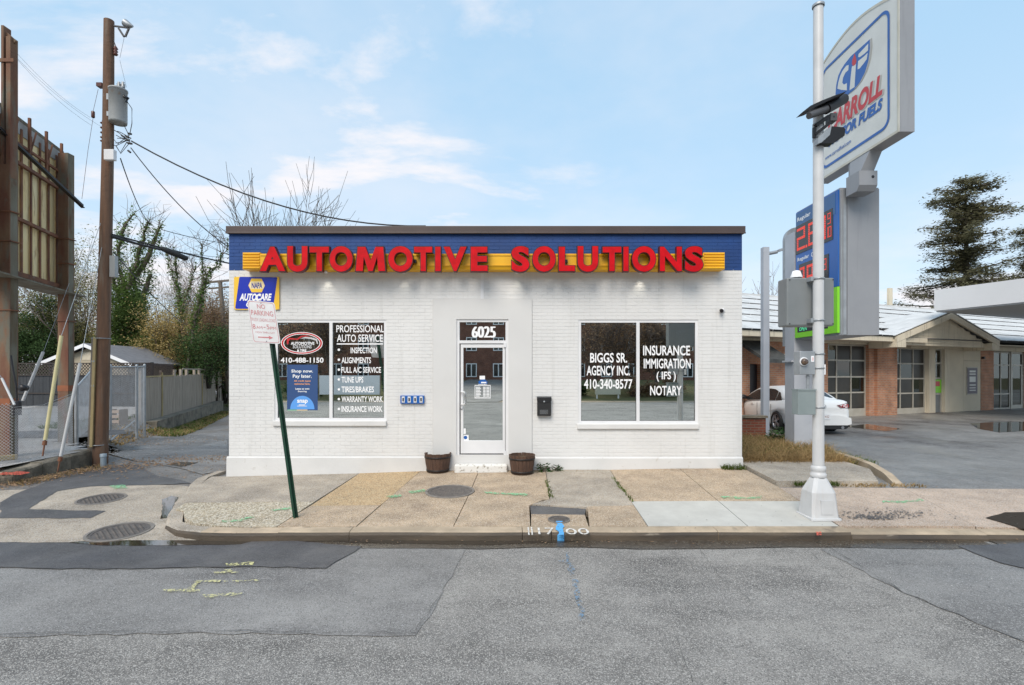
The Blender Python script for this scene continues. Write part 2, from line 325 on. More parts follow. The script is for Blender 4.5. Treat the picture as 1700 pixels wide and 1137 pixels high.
m_barrel = mat('barrel_staves', (.105, .055, .035), (.06, .034, .024), scale=3, rough=.8, stretch=(8, 8, .8), bump=.5, bscale=30, bdist=.005)
m_hoop = mat('barrel_hoop', (.03, .025, .023), rough=.5, metal=.5)
m_wire = mat('black_cable', (.025, .025, .027), rough=.6)
m_porc = mat('brown_porcelain', (.10, .03, .018), rough=.25)
m_trans = mat('transformer_grey', (.36, .37, .37), (.31, .32, .32), scale=3, rough=.45, c3=(.3, .17, .09), s3=3, t3=(.64, .74))
m_yguard = mat('pale_yellow_plastic', (.62, .56, .30), (.54, .48, .27), scale=4, rough=.5)
m_bark = mat('tree_bark', (.115, .095, .078), (.075, .062, .052), scale=5, rough=.95, world=True)
m_twig = mat('bare_twigs', (.21, .165, .14), (.13, .10, .088), scale=5, rough=.95, world=True)
def leaf(name, c, isl=.45):
    m = mat(name, tuple(min(.6, x*1.25) for x in c), tuple(x*.8 for x in c), scale=.35, rough=.8, island=isl, world=True, spec=.2); nt = m.node_tree; N = nt.nodes; L = nt.links
    p = N['Principled BSDF']; out = next(n for n in N if n.type == 'OUTPUT_MATERIAL'); t = N.new('ShaderNodeBsdfTranslucent'); x = N.new('ShaderNodeMixShader'); x.inputs[0].default_value = .42
    L.new(p.inputs['Base Color'].links[0].from_socket, t.inputs['Color']); L.new(p.outputs[0], x.inputs[1]); L.new(t.outputs[0], x.inputs[2]); L.new(x.outputs[0], out.inputs[0]); return m
m_ivy = leaf('ivy_leaves', (.135, .205, .060)); m_ivyd = leaf('dark_evergreen_leaves', (.07, .12, .045)); m_olive = leaf('olive_leaves', (.24, .225, .085))
m_aut = leaf('yellow_brown_leaves', (.46, .35, .15)); m_brn = leaf('russet_leaves', (.33, .225, .145)); m_con = leaf('conifer_needles', (.21, .20, .12), .5)
m_weed = leaf('weed_leaves', (.06, .12, .04)); m_dry = leaf('dry_grass', (.36, .25, .12), .35); m_grass = leaf('green_grass', (.11, .15, .035), .4)
# ------------------------------------------------------------ lettering (built-in font turned into mesh)
def glyphs(txt, offset=0.0, extrude=0.0, shear=0.0, res=4, space=1.0):
    cu = bpy.data.curves.new('t', 'FONT'); cu.body = txt; cu.offset = offset; cu.extrude = extrude; cu.shear = shear; cu.resolution_u = res; cu.align_x = 'LEFT'; cu.space_character = space
    o = bpy.data.objects.new('t', cu); COL.objects.link(o); bpy.context.view_layer.update()
    me = bpy.data.meshes.new_from_object(o.evaluated_get(bpy.context.evaluated_depsgraph_get()))
    bpy.data.objects.remove(o); bpy.data.curves.remove(cu)
    vs = [v.co.copy() for v in me.vertices]; fs = [tuple(p.vertices) for p in me.polygons]; nz = [p.normal.z for p in me.polygons]
    bpy.data.meshes.remove(me); return vs, fs, nz
def text(txt, M4, mats, parent=None, name='lettering', offset=0.0, depth=0.0, shear=0.0, res=4, space=1.0, double=0.0, world=True):
    """M4(u, v, w): maps u,v in 0..1 over the text's bounding box and w (metres towards the viewer) to a point"""
    vs, fs, nz = glyphs(txt, offset, .5 if depth else 0.0, shear, res, space)
    x0 = min(v.x for v in vs); x1 = max(v.x for v in vs); y0 = min(v.y for v in vs); y1 = max(v.y for v in vs)
    mb = MB(); reps = [0.0] if not double else [-double, 0.0, double]
    for k, dx in enumerate(reps):
        pts = [M4(((v.x-x0)/(x1-x0))*(1-2*abs(double))+double+dx, (v.y-y0)/(y1-y0), (v.z+.5)*depth+k*.0006) for v in vs]
        b = len(mb.v); mb.v.extend([tuple(p) for p in pts])
        for f, n in zip(fs, nz): mb.f.append(tuple(b+i for i in f)); mb.m.append(0 if abs(n) > .7 else (1 if isinstance(mats, (list, tuple)) and len(mats) > 1 else 0)); mb.sm.append(False)
    return mb.build(name, mats, parent, world=world)
def facing(px0, px1, py0, py1, Y):
    """text plane parallel to the shop front, given by its place in the photograph at distance Y"""
    a = P(px0, py1, Y); b = P(px1, py0, Y)
    return lambda u, v, w: Vector((lerp(a.x, b.x, u), Y-w, lerp(a.z, b.z, v)))
# ------------------------------------------------------------ ground heights
FT = [(-5.6, -.06), (-5.49, -.053), (-2.94, .009), (-1.74, .05), (.65, .075), (1.88, .075), (3.2, .10), (4.44, .10), (7, .10), (20, .10)]
YC = 6.44                                             # kerb line
def g_road(x, y): return -.2+.012*max(0, min(6.3-y, 10)) - .02*max(0, min(1, (-2.6-x)/1.0))*max(0, min(1, (y-5.2)/1.2))
def g_pav(x, y):
    base = interp(x, FT); t = max(0, min(1, (y-YC)/(FY-YC))); c = -.075 if x < 5.6 else lerp(-.075, -.11, min(1, (x-5.6)/2))
    return c+t*(base-c)
ALF = [(-9.15, 8.9), (-9.3, 11.4), (-11.2, 13), (-13.4, 16), (-15, 20.5), (-19.3, 33), (-26, 50)]
def alley_left(y): return interp(y, [(b, a) for a, b in ALF])
def g_alley(x, y):
    if 11.3 < y < 21.5:
        t = max(0, min(1, (alley_left(y)+1.5-x)/1.9)); t = t*t*(3-2*t); e_ = min(1, (y-11.3)/.5, (21.5-y)/.8)
        return lerp(g_alley0(x, y), g_left(x, y), t*e_)
    return g_alley0(x, y)
def g_alley0(x, y):
    if y < 9.5: return lerp(-.215, -.10, max(0, min(1, (y-6.2)/2.2)))
    return interp(y, [(9.5, -.10), (11, -.12), (22, -.50), (40, -.52), (60, .2), (400, 0)])
def g_lot(x, y): return interp(y, [(8.5, -.02), (12, .05), (21, .18), (60, .3)])
def g_left(x, y): return interp(y, [(8.9, .20), (12, .25), (20, .25), (27, .44), (60, .5)])
def gp(px, py, g, dz=0.0):
    Y = 9.0
    for _ in range(12):
        k = (px-850)/F*Y; Y = min(60, F*(CZ-g(k, Y)-dz)/max(py-HY, 8))
    k = (px-850)/F*Y; return Vector((k, Y, g(k, Y)+dz))
def sheet(name, x0, x1, y0, y1, nx, ny, g, m, keep=None, dz=0, parent=None):
    mb = MB(); idx = {}
    for j in range(ny+1):
        for i in range(nx+1):
            x = lerp(x0, x1, i/nx); y = lerp(y0, y1, j/ny); idx[i, j] = len(mb.v); mb.v.append((x, y, g(x, y)+dz))
    for j in range(ny):
        for i in range(nx):
            if keep and not keep(lerp(x0, x1, (i+.5)/nx), lerp(y0, y1, (j+.5)/ny)): continue
            mb.f.append((idx[i, j], idx[i+1, j], idx[i+1, j+1], idx[i, j+1])); mb.m.append(0); mb.sm.append(True)
    return tag(mb.build(name, m, parent), kind=None if parent else 'structure')
def densify(pts, step=.25, jit=0.0):
    out = []
    for i, a in enumerate(pts):
        b = pts[(i+1) % len(pts)]; n = max(1, int((b-a).length/step))
        for k in range(n):
            p = a.lerp(b, k/n)
            if k and jit: p += Vector((random.uniform(-jit, jit), random.uniform(-jit, jit), 0))
            out.append(p)
    return out
def flat_patch(name, pts, g, m, dz, parent=None, jit=.022, step=.14, kind='structure'):
    """an irregular sheet laid over the ground; fan-free fill through bmesh triangulation"""
    ps = densify([Vector((p.x, p.y, 0)) for p in pts], step, jit)
    bm = bmesh.new(); vs = [bm.verts.new((p.x, p.y, g(p.x, p.y)+dz)) for p in ps]
    f = bm.faces.new(vs); bm.normal_update()
    if f.normal.z < 0: f.normal_flip()
    bmesh.ops.triangulate(bm, faces=[f])
    for _ in range(5):
        le = [e for e in bm.edges if e.calc_length() > .55]
        if not le: break
        bmesh.ops.subdivide_edges(bm, edges=le, cuts=1); bmesh.ops.triangulate(bm, faces=[q for q in bm.faces if len(q.verts) > 3])
    for v in bm.verts: v.co.z = g(v.co.x, v.co.y)+dz
    me = bpy.data.meshes.new(name); bm.to_mesh(me); bm.free(); me.materials.append(m)
    o = bpy.data.objects.new(name, me); COL.objects.link(o)
    if parent: o.parent = parent; o.location = -abs_loc(parent)
    elif kind: o['kind'] = kind
    return o
# ------------------------------------------------------------ ground, road, alley, lots
def g_far(x, y): return -.62 if abs(y-12) < 60 and abs(x) < 60 else -.62
ground = sheet('ground', -500, 500, -300, 900, 8, 8, lambda x, y: -.68, m_soil)
road = sheet('road', -70, 70, -17, 6.46, 70, 24, g_road, m_road)
alley = sheet('alley', -32, -4.5, 6.46, 50, 110, 175, g_alley, m_alley, keep=lambda x, y: x > alley_left(y)-.7-(22 if y < 8.9 else 0) and (y < 12 or x > -5-(y-10)*1.4))
tag(sheet('alley_apron', -70, -30, 6.46, 8.9, 8, 4, g_alley, m_concg), kind='structure')
lot_left = sheet('gravel_lot', -60, -9.1, 8.6, 60, 200, 140, g_left, m_gravel, keep=lambda x, y: x < alley_left(y)-(.16 if y < 11.6 else .3))
lot = sheet('forecourt', 4.45, 70, 8.52, 60, 60, 60, g_lot, m_lot, keep=lambda x, y: True)
grass_back = sheet('back_lawn', -40, 40, 24, 90, 10, 10, lambda x, y: interp(y, [(24, -.56), (40, -.45), (90, 1)]), m_soil, keep=lambda x, y: x > -28 and x < 14)
# kerb line (street) as separate stones, the rounded return into the alley, and the slabs
pav = empty('pavement', (0, 8, 0)); tag(pav, kind='structure')
def strip_stone(name, x0, x1, y0, y1, g, m, mface, thick=.30, drop=0.0, r=.035, parent=None):
    mb = MB(); n = max(1, int((x1-x0)/.35)); prof = []
    for i in range(n+1):
        x = lerp(x0, x1, i/n); wob = math.sin(x*3.1)*.006+random.uniform(-.003, .003); z = g(x, y0)-drop
        prof.append([Vector((x, y0+wob, z-thick)), Vector((x, y0+wob, z-r*1.3)), Vector((x, y0+wob+r*.4, z-r*.35)), Vector((x, y0+wob+r*1.3, z)), Vector((x, y1, g(x, y1)-drop)), Vector((x, y1, z-thick))])
    vs = [p for q in prof for p in q]; fs = []; 
    for i in range(n):
        for k in range(5):
            a = i*6+k; mb.add([vs[a], vs[a+6], vs[a+7], vs[a+1]], [(0, 1, 2, 3)], 1 if k < 2 else 0, False)
    mb.add(prof[0], [(5, 4, 3, 2, 1, 0)], 0); mb.add(prof[-1], [(0, 1, 2, 3, 4, 5)], 0)
    return mb.build(name, [m, mface], parent)
KX = [-2.95, -2.05, .13, .50, 2.6, 4.28]
for a, b in zip(KX, KX[1:]): strip_stone('kerb_stone', a+.004, b-.004, YC, YC+.2, g_pav, m_kerb, m_kerbface, parent=pav)
for a, b in ((4.28, 6.0), (6.0, 9.0), (9.0, 12), (12, 16), (16, 24)):
    strip_stone('kerb_stone', a+.006, b-.006, YC+.02*(a > 4.3), YC+.2, g_pav, m_kerb, m_kerbface, drop=.025, r=.05, parent=pav)
arc = [Vector((-2.95, YC, 0)), Vector((-3.5, YC-.01, 0)), Vector((-3.95, 6.47, 0)), Vector((-4.35, 6.62, 0)), Vector((-4.68, 6.9, 0)), Vector((-4.95, 7.35, 0)), Vector((-5.2, 7.9, 0)), Vector((-5.5, 8.6, 0)), Vector((-5.8, 9.2, 0)), Vector((-6.0, 9.75, 0)), Vector((-6.02, 10.4, 0))]
def arc_kerb(i0, i1):
    mb = MB(); rows = []
    for i in range(i0, i1+1):
        p = arc[i]; d = (arc[min(i+1, len(arc)-1)]-arc[max(i-1, 0)]).normalized(); n = Vector((-d.y, d.x, 0))
        if n.dot(Vector((0, 8.6, 0))-p) < 0: n = -n
        dropk = .025*math.exp(-((p.y-6.85)/.35)**2); z = interp(p.y, [(6.4, -.075), (6.9, -.095), (10, -.055)])-dropk
        q = p+n*(.2 if i > 2 else .2)
        rows.append([Vector((p.x, p.y, z-.3)), Vector((p.x, p.y, z-.045))+n*.002, Vector((p.x, p.y, z-.012))+n*.014, Vector((p.x, p.y, z))+n*.045, Vector((q.x, q.y, z+.004)), Vector((q.x, q.y, z-.3))])
    for a, b in zip(rows, rows[1:]):
        for k in range(5): mb.add([b[k], a[k], a[k+1], b[k+1]], [(0, 1, 2, 3)], 1 if (k < 2 and a[0].x > -4.6) else 0, False)
    return mb.build('kerb_stone', [m_kerb if i0 == 0 else m_concg, m_kerbface], pav)
arc_kerb(0, 2); arc_kerb(2, 5); arc_kerb(5, 8); arc_kerb(8, 10)
def slab(pts, m, name='slab', dz=0.0, g=g_pav, gap=.007, thick=.14):
    c = sum(pts, Vector((0, 0, 0)))/len(pts); ps = []
    for p in pts:
        d = (c-p); d.z = 0; ps.append(p+d.normalized()*gap*1.4)
    n = len(ps); dense = densify([Vector((p.x, p.y, 0)) for p in ps], .5, .0)
    bm = bmesh.new(); vs = [bm.verts.new((p.x, p.y, g(p.x, p.y)+dz)) for p in dense]; f = bm.faces.new(vs); bm.normal_update()
    if f.normal.z < 0: f.normal_flip()
    r = bmesh.ops.extrude_face_region(bm, geom=[f]); 
    for v in [e for e in r['geom'] if isinstance(e, bmesh.types.BMVert)]: v.co.z += 0
    for v in vs: v.co.z -= thick
    bmesh.ops.recalc_face_normals(bm, faces=bm.faces); bmesh.ops.triangulate(bm, faces=[q for q in bm.faces if len(q.verts) > 4])
    me = bpy.data.meshes.new(name); bm.to_mesh(me); bm.free(); me.materials.append(m)
    o = bpy.data.objects.new(name, me); COL.objects.link(o); o.parent = pav; o.location = -abs_loc(pav)+Vector((0, 0, random.uniform(-.004, .004)))
    return o
V = lambda x, y: Vector((x, y, 0))
K0 = YC+.2; K1 = 7.86; KB = FY-.0
BX = [-3.08, -1.92, -.70, .60, 1.82, 3.15, 4.45]     # joints between slabs
sub = MB(); sub.box(-4.3, 30, YC+.15, 8.5, -.6, -.22); sub.box(-5.3, 4.45, 7.2, FY+.1, -.6, -.20); sub.build('bedding_soil', m_soil, pav)
slab([V(-3.05, K0), V(-3.02, K1), V(-5.02, K1), V(-4.93, 7.5), V(-4.77, 7.42), V(-4.5, 7.03), V(-4.22, 6.80), V(-3.9, 6.68), V(-3.5, K0)], m_pebble)
slab([V(-3.02, K1), V(-2.93, KB), V(-5.55, KB), V(-5.8, KB), V(-5.62, 9.2), V(-5.35, 8.6), V(-5.05, 7.95), V(-5.02, K1)], m_concg)
slab([V(-3.05, K0), V(-3.0, 7.6), V(-1.95, 7.6), V(-2.02, K0)], m_conc)
slab([V(-3.0, 7.6), V(-2.93, KB), V(-1.76, KB), V(-1.95, 7.6)], m_tan)
slab([V(-2.02, K0), V(-1.93, K1), V(-.70, K1), V(-.76, K0)], m_conc); slab([V(-1.93, K1), V(-1.76, KB), V(-.63, KB), V(-.70, K1)], m_conc)
slab([V(-.76, K0), V(-.70, K1), V(.50, K1), V(.26, 7.55), V(.24, K0)], m_conc); slab([V(-.70, K1), V(-.63, KB), V(.65, KB), V(.58, K1)], m_conc)
slab([V(.24, K0), V(.26, 7.15), V(1.02, 7.12), V(1.0, K0)], m_conc)
slab([V(.26, 7.17), V(.26, 7.6), V(1.08, 7.42), V(1.02, 7.13)], m_dasp, dz=-.012)
slab([V(1.0, K0), V(1.10, 7.5), V(1.80, 7.55), V(1.76, K0)], m_conc)
slab([V(.28, 7.6), V(.58, K1), V(.65, KB), V(1.88, KB), V(1.80, 7.55), V(1.1, 7.43)], m_concg)
slab([V(1.76, K0), V(1.80, 7.75), V(3.12, 7.75), V(3.06, K0)], m_new); slab([V(3.06, K0), V(3.12, 7.75), V(4.42, 7.75), V(4.3, 7.2), V(4.25, K0)], m_new)
slab([V(1.80, 7.75), V(1.88, KB), V(3.22, KB), V(3.12, 7.75)], m_conc); slab([V(3.12, 7.75), V(3.22, KB), V(4.46, KB), V(4.44, 8.4), V(4.42, 7.75)], m_conc)
slab([V(4.25, K0), V(4.3, 7.2), V(4.42, 8.48), V(6.5, 8.48), V(6.02, K0)], m_pink)
slab([V(4.5, 8.72), V(4.5, 10.45), V(6.75, 10.45), V(6.72, 9.6), V(6.25, 8.72)], m_concg, dz=.045)
for i, x in enumerate((6.02, 8.8, 11.6, 14.4, 17.4, 21)):
    x2 = (8.8, 11.6, 14.4, 17.4, 21, 26)[i]; slab([V(x, K0), V(x+.48, 8.48), V(x2+.48, 8.48), V(x2, K0)], m_pink)
# patches of asphalt and concrete laid in the street and the alley mouth
fp = lambda name, pp, g, m, dz, **k: flat_patch(name, [gp(x, y, g) for x, y in pp], g, m, dz, **k)
fp('asphalt_patch', [(-900, 950), (-900, 1070), (0, 1058), (300, 1052), (690, 1056), (735, 985), (772, 912), (600, 905), (400, 902), (0, 903)], g_road, m_road2, .006)
fp('asphalt_patch', [(-900, 902), (-900, 950), (0, 944), (170, 947), (330, 943), (542, 945), (575, 925), (600, 909), (420, 897), (200, 900), (0, 897)], g_road, m_dasp, .016)
fp('asphalt_patch', [(1362, 912), (1500, 985), (1700, 1066), (2300, 1300), (2600, 1000), (2600, 905), (1700, 905)], g_road, m_road2, .006)
fp('asphalt_patch', [(1590, 908), (1660, 936), (1760, 958), (2400, 960), (2400, 903), (1700, 903)], g_road, m_dasp, .016)
flat_patch('concrete_apron', [V(-30, 6.42), V(-30, 8.6), V(-9.3, 8.75)]+[gp(x, y, g_alley) for x, y in [(60, 812), (85, 800), (150, 804), (300, 806), (324, 810), (300, 836), (282, 866)]]+[V(-4.2, 6.55), V(-3.3, 6.42)], g_alley, m_concg, .004)
fp('asphalt_patch', [(0, 835), (32, 818), (72, 803), (85, 790), (150, 775), (230, 772), (260, 790), (300, 797), (318, 803), (240, 806), (150, 808), (95, 816), (48, 846), (176, 849), (150, 861), (0, 861)], g_alley, m_dasp, .009)
fp('asphalt_patch', [(155, 748), (235, 740), (330, 740), (378, 730), (378, 782), (335, 788), (300, 778), (240, 768)], g_alley, m_road2, .013)
def gutter(px0, px1, wob, m, dz=.0055):
    pts = [Vector((lerp(px0, px1, i/14), YC+.02, 0)) for i in range(15)]+[Vector((lerp(px1, px0, i/14), YC-.24-wob*math.sin(i*1.3)-random.uniform(0, .06), 0)) for i in range(15)]
    return flat_patch('wet_gutter', pts, g_road, m, dz+.006, jit=.01)
gutter(-2.9, 5.9, .03, m_wet); gutter(6.0, 20, .04, m_wet)
flat_patch('puddle', [V(-3.0, YC+.03), V(-.9, YC+.02), V(.9, YC+.02), V(.6, YC-.08), V(-.4, YC-.16), V(-1.6, YC-.10), V(-2.3, YC-.02), V(-3.0, YC-.05)], g_road, m_water, .015)
flat = lambda z: (lambda x, y: z)
flat_patch('puddle', [V(-5.55, 6.40), V(-5.2, 6.52), V(-4.9, 6.62), V(-4.55, 6.68), V(-4.2, 6.62), V(-3.9, 6.5), V(-3.2, 6.44), V(-3.0, 6.34), V(-3.6, 6.31), V(-4.4, 6.29), V(-5.1, 6.30)], flat(-.196), m_water, 0, step=.12)
flat_patch('puddle', [gp(x, y, g_alley) for x, y in [(268, 830), (284, 824), (296, 826), (286, 845), (279, 860), (266, 862), (270, 846)]], g_alley, m_water, .010, step=.1)
flat_patch('puddle', [gp(x, y, g_pav) for x, y in [(1636, 860), (1668, 851), (1760, 850), (1790, 872), (1720, 884), (1690, 876)]], g_pav, m_water, .007, step=.15)
flat_patch('puddle', [gp(x, y, g_lot) for x, y in [(1400, 708), (1440, 704), (1498, 712), (1470, 716)]], g_lot, m_water, .006)
flat_patch('puddle', [gp(x, y, g_lot) for x, y in [(1610, 703), (1660, 700), (1760, 700), (1760, 712), (1660, 718), (1625, 712)]], g_lot, m_water, .006)
flat_patch('puddle', [gp(x, y, g_alley) for x, y in [(275, 772), (300, 768), (330, 769), (300, 776)]], g_alley, m_water, .02)
# tar stains and crack lines in the street
def crack(pp, g, wd, m=None, dz=.018):
    ps = [gp(x, y, g) for x, y in pp]; pts = []
    for a, b in zip(ps, ps[1:]):
        n = max(2, int((b-a).length/.09))
        for k in range(n): pts.append(a.lerp(b, k/n)+Vector((random.uniform(-.018, .018), random.uniform(-.022, .022), 0)))
    pts.append(ps[-1]); L_ = []; R_ = []
    for i, p in enumerate(pts):
        d = pts[min(i+1, len(pts)-1)]-pts[max(i-1, 0)]; d.normalize(); n = Vector((-d.y, d.x, 0)); w_ = wd*random.uniform(.1, .8)
        for q, lst in ((p+n*w_, L_), (p-n*w_, R_)): lst.append(Vector((q.x, q.y, g(q.x, q.y)+dz)))
    mb = MB()
    for i in range(len(pts)-1): mb.add([R_[i], R_[i+1], L_[i+1], L_[i]], [(0, 1, 2, 3)])
    return tag(mb.build('pavement_crack', m or m_black), kind='structure')
m_crack = mat('crack_dirt', (.07, .065, .06), (.12, .11, .10), scale=30, rough=1, world=True)  # dark grey colour of the crack lines and small crumbs
for pp, wd in (([(1155, 905), (1200, 965), (1260, 1010)], .004), ([(1340, 915), (1400, 960), (1480, 990)], .004), ([(1372, 908), (1500, 985), (1700, 1066)], .007), ([(0, 1055), (300, 1050), (690, 1053)], .006),
               ([(735, 985), (705, 1030), (690, 1050)], .004), ([(1120, 1060), (1140, 1100), (1150, 1137)], .005), ([(0, 945), (170, 948), (330, 944), (540, 946)], .005)):
    crack(pp, g_road, wd, m_crack)
# worn paint on the ground, each mark a part of the surface it lies on
def mark(px, g, m, parent, dz=.022, name='paint_mark', jit=.02): return flat_patch(name, [gp(x, y, g) for x, y in px], g, m, dz, parent, jit=jit, step=.06)
for pp in ([(374, 938), (422, 936), (420, 941), (376, 942)], [(354, 952), (384, 950), (398, 953), (380, 955), (356, 955)], [(372, 949), (384, 947), (382, 951)], [(322, 968), (368, 966), (364, 970), (326, 971)],
           [(270, 982), (308, 981), (332, 982), (332, 985), (305, 985), (272, 984)], [(326, 968), (332, 969), (318, 982), (309, 982)], [(336, 990), (404, 987), (398, 991), (340, 995)], [(370, 967), (432, 966), (428, 968), (372, 969)]):
    mark(pp, g_road, m_pyel, road)
mark([(940, 920), (944, 920), (954, 955), (946, 958)], g_road, m_pblu2, road); mark([(950, 965), (958, 965), (972, 1030), (964, 1035)], g_road, m_pblu2, road); mark([(926, 934), (944, 930), (940, 937)], g_road, m_pblu2, road)
for pp in ([(366, 865), (400, 862), (420, 857), (422, 860), (400, 866), (370, 868)], [(450, 847), (482, 842), (484, 846), (455, 849)], [(640, 825), (662, 821), (670, 824), (650, 827)], [(678, 816), (704, 813), (708, 816), (684, 820)],
           [(803, 816), (820, 818), (876, 820), (874, 824), (835, 821), (808, 820)], [(1193, 824), (1222, 825), (1240, 827), (1265, 824), (1264, 829), (1200, 828)], [(1463, 832), (1500, 833), (1530, 829), (1535, 832), (1500, 836), (1466, 835)]):
    mark(pp, g_pav, m_pgrn, pav, .010)
mark([(923, 866), (934, 866), (936, 889), (926, 889)], g_pav, m_pblu, pav, .010); mb = MB(); x0 = gp(926, 885, g_pav).x; mb.box(x0, x0+.085, YC-.008, YC+.02, -.2, -.115); mb.build('paint_mark', m_pblu, pav)
mark([(1354, 884), (1362, 883), (1364, 889), (1356, 890)], g_pav, m_pred, pav, .008)
mark([(180, 808), (205, 806), (212, 812), (190, 813)], g_alley, m_pgrn, alley, .02)
def ground_text(txt, px0, px1, py0, py1, g, m, parent, dz=.009, **k):
    a = gp(px0, py1, g); b = gp(px1, py1, g); c = gp(px0, py0, g)
    def M4(u, v, w_):
        x = lerp(a.x, b.x, u); y = lerp(a.y, c.y, v); return Vector((x, y, g(x, y)+dz+w_))
    return text(txt, M4, [m], parent, **k)
ground_text('ll', 877, 885, 876, 889, g_pav, m_pwht, pav); ground_text('17', 894, 922, 877, 888, g_pav, m_pwht, pav); ground_text('00', 941, 980, 878, 888, g_pav, m_pwht, pav)
# loose dirt: crumbs of asphalt and leaf litter, nobody could count them
def litter(name, spots, n, m, size, g, kind='stuff', aspect=1.0, up=0.3):
    mb = MB()
    for _ in range(n):
        cx, cy, rx, ry = random.choice(spots); x = random.gauss(cx, rx); y = random.gauss(cy, ry); s_ = size*random.uniform(.4, 1.3); a = random.uniform(0, 6.28)
        z = g(x, y)+.014; d = Vector((math.cos(a), math.sin(a), random.uniform(-.1, .1)))*s_; e = Vector((-math.sin(a), math.cos(a), 0))*s_*aspect*.6; c = Vector((x, y, z))
        t = c+Vector((random.uniform(-.3, .3)*s_, random.uniform(-.3, .3)*s_, s_*up))
        mb.add([c-d, c+e, c+d, c-e, t], [(0, 1, 4), (1, 2, 4), (2, 3, 4), (3, 0, 4)])
    return tag(mb.build(name, m), kind=kind)
litter('asphalt_crumbs', [(5.0, 7.05, .35, .08), (5.4, 7.15, .3, .1), (4.9, 6.95, .2, .05)], 420, m_dasp, .018, g_pav)
litter('asphalt_crumbs', [(-3.6, 6.95, .5, .12), (-2.6, 7.0, .5, .15), (-1.5, 7.1, .8, .2), (2.0, 6.9, 2, .3), (5.5, 7.5, 1.5, .5), (-.5, 6.2, 4, .1)], 420, m_crack, .009, g_pav)
litter('leaf_litter', [(-8.9, 10.1, .2, .5), (-8.7, 10.8, .5, .5), (-9.0, 9.3, .15, .5), (-8.2, 11.6, .5, .5), (-7.6, 12.4, .7, .4), (-11.5, 16.5, 1, 1)], 1500, m_brn, .028, lambda x, y: g_alley(x, y)+random.uniform(0, .05), up=.5)
litter('leaf_litter', [(-6.5, 10.6, 1, .4), (-7.5, 15, 2, 3), (-9, 18, 2, 3)], 500, m_brn, .022, g_alley)
litter('leaf_litter', [(-1, 6.35, 3, .05), (4, 6.33, 2, .05), (0, 9.7, 3, .06), (5, 8.55, .8, .05), (2.8, 9.7, 1.2, .05)], 260, m_brn, .014, lambda x, y: g_pav(x, y) if y > 6.44 else g_road(x, y)+.02)
litter('road_grit', [(0, 5, 5, 1.2), (3, 4.5, 3, 1)], 500, m_pwht, .006, g_road)
# ------------------------------------------------------------ the shop
fx = lambda px: (px-850)*FY/F
fz = lambda py: CZ+(HY-py)*FY/F
shop = empty('shop_building', (-.5, FY, 0)); tag(shop, 'white painted brick shop with a blue top band and a glass door between two windows', 'building')
XL, XR = fx(380), fx(1232)
W1 = (fx(456), fx(641.5), fz(698), fz(531)); W2 = (fx(960.5), fx(1159), fz(703), fz(531)); DR = (fx(758), fx(844), fz(755), fz(530))
SUR = (fx(719), fx(883), -.2, fz(496)); ZB = fz(447); ZT = fz(388); ZP = fz(757); DEP = 9.0
def wall_piece(z0, z1, m, name, label=None):
    mb = MB(); xs = [XL]
    holes = [h for h in (W1, DR, W2) if h[3] > z0]
    zs = sorted({z0, z1}|{z for h in holes for z in (h[2], h[3]) if z0 < z < z1})
    for za, zb in zip(zs, zs[1:]):
        x = XL; zm = (za+zb)/2
        for h in holes:
            if h[2] < zm < h[3]: mb.box(x, h[0], FY+.0043, FY+.26, za, zb); x = h[1]
        mb.box(x, XR, FY+.0043, FY+.26, za, zb)
    o = mb.build(name, m, shop)
    if label: o['label'] = label
    return o
wall = wall_piece(-.6, ZB, m_wall, 'front_wall'); band = wall_piece(ZB, ZT, m_blue, 'top_band', 'blue painted brick band under the brown roof edge')
mb = MB(); mb.box(XL, XL+.25, FY+.262, FY+DEP, -.8, ZT); mb.box(XR-.25, XR, FY+.262, FY+DEP, -.8, ZT); mb.box(XL+.25, XR-.25, FY+DEP-.25, FY+DEP, -.8, ZT); mb.build('side_wall', m_wall, shop)
mb = MB(); mb.box(XL+.252, XR-.252, FY+.262, FY+DEP-.252, .02, .06); mb.box(XL+.252, XR-.252, FY+3.2, FY+3.3, .06, 3.0); mb.box(XL+.252, XR-.252, FY+.262, FY+3.3, 3.0, 3.1)
mb.box(-1.0, -.9, FY+.262, FY+3.2, .06, 3.0); mb.build('interior', m_in, shop)
mb = MB(); mb.box(XL-.0, XR+.0, FY+.27, FY+DEP, ZT-.01, ZT+.06); mb.build('roof', m_cap, shop)
mb = MB(); mb.box(fx(377)+.0, fx(1236), FY-.05, FY+.3, ZT+.001, fz(376)); mb.box(fx(377), fx(1236), FY-.065, FY-.05, ZT-.012, ZT+.02); mb.box(fx(377)+.0, fx(377)+.3, FY+.3, FY+DEP, ZT+.001, fz(376)-.02); mb.box(fx(1236)-.3, fx(1236), FY+.3, FY+DEP, ZT+.001, fz(376)-.02)
cap = mb.build('roof_edge', m_cap, shop); bev(cap, .008)
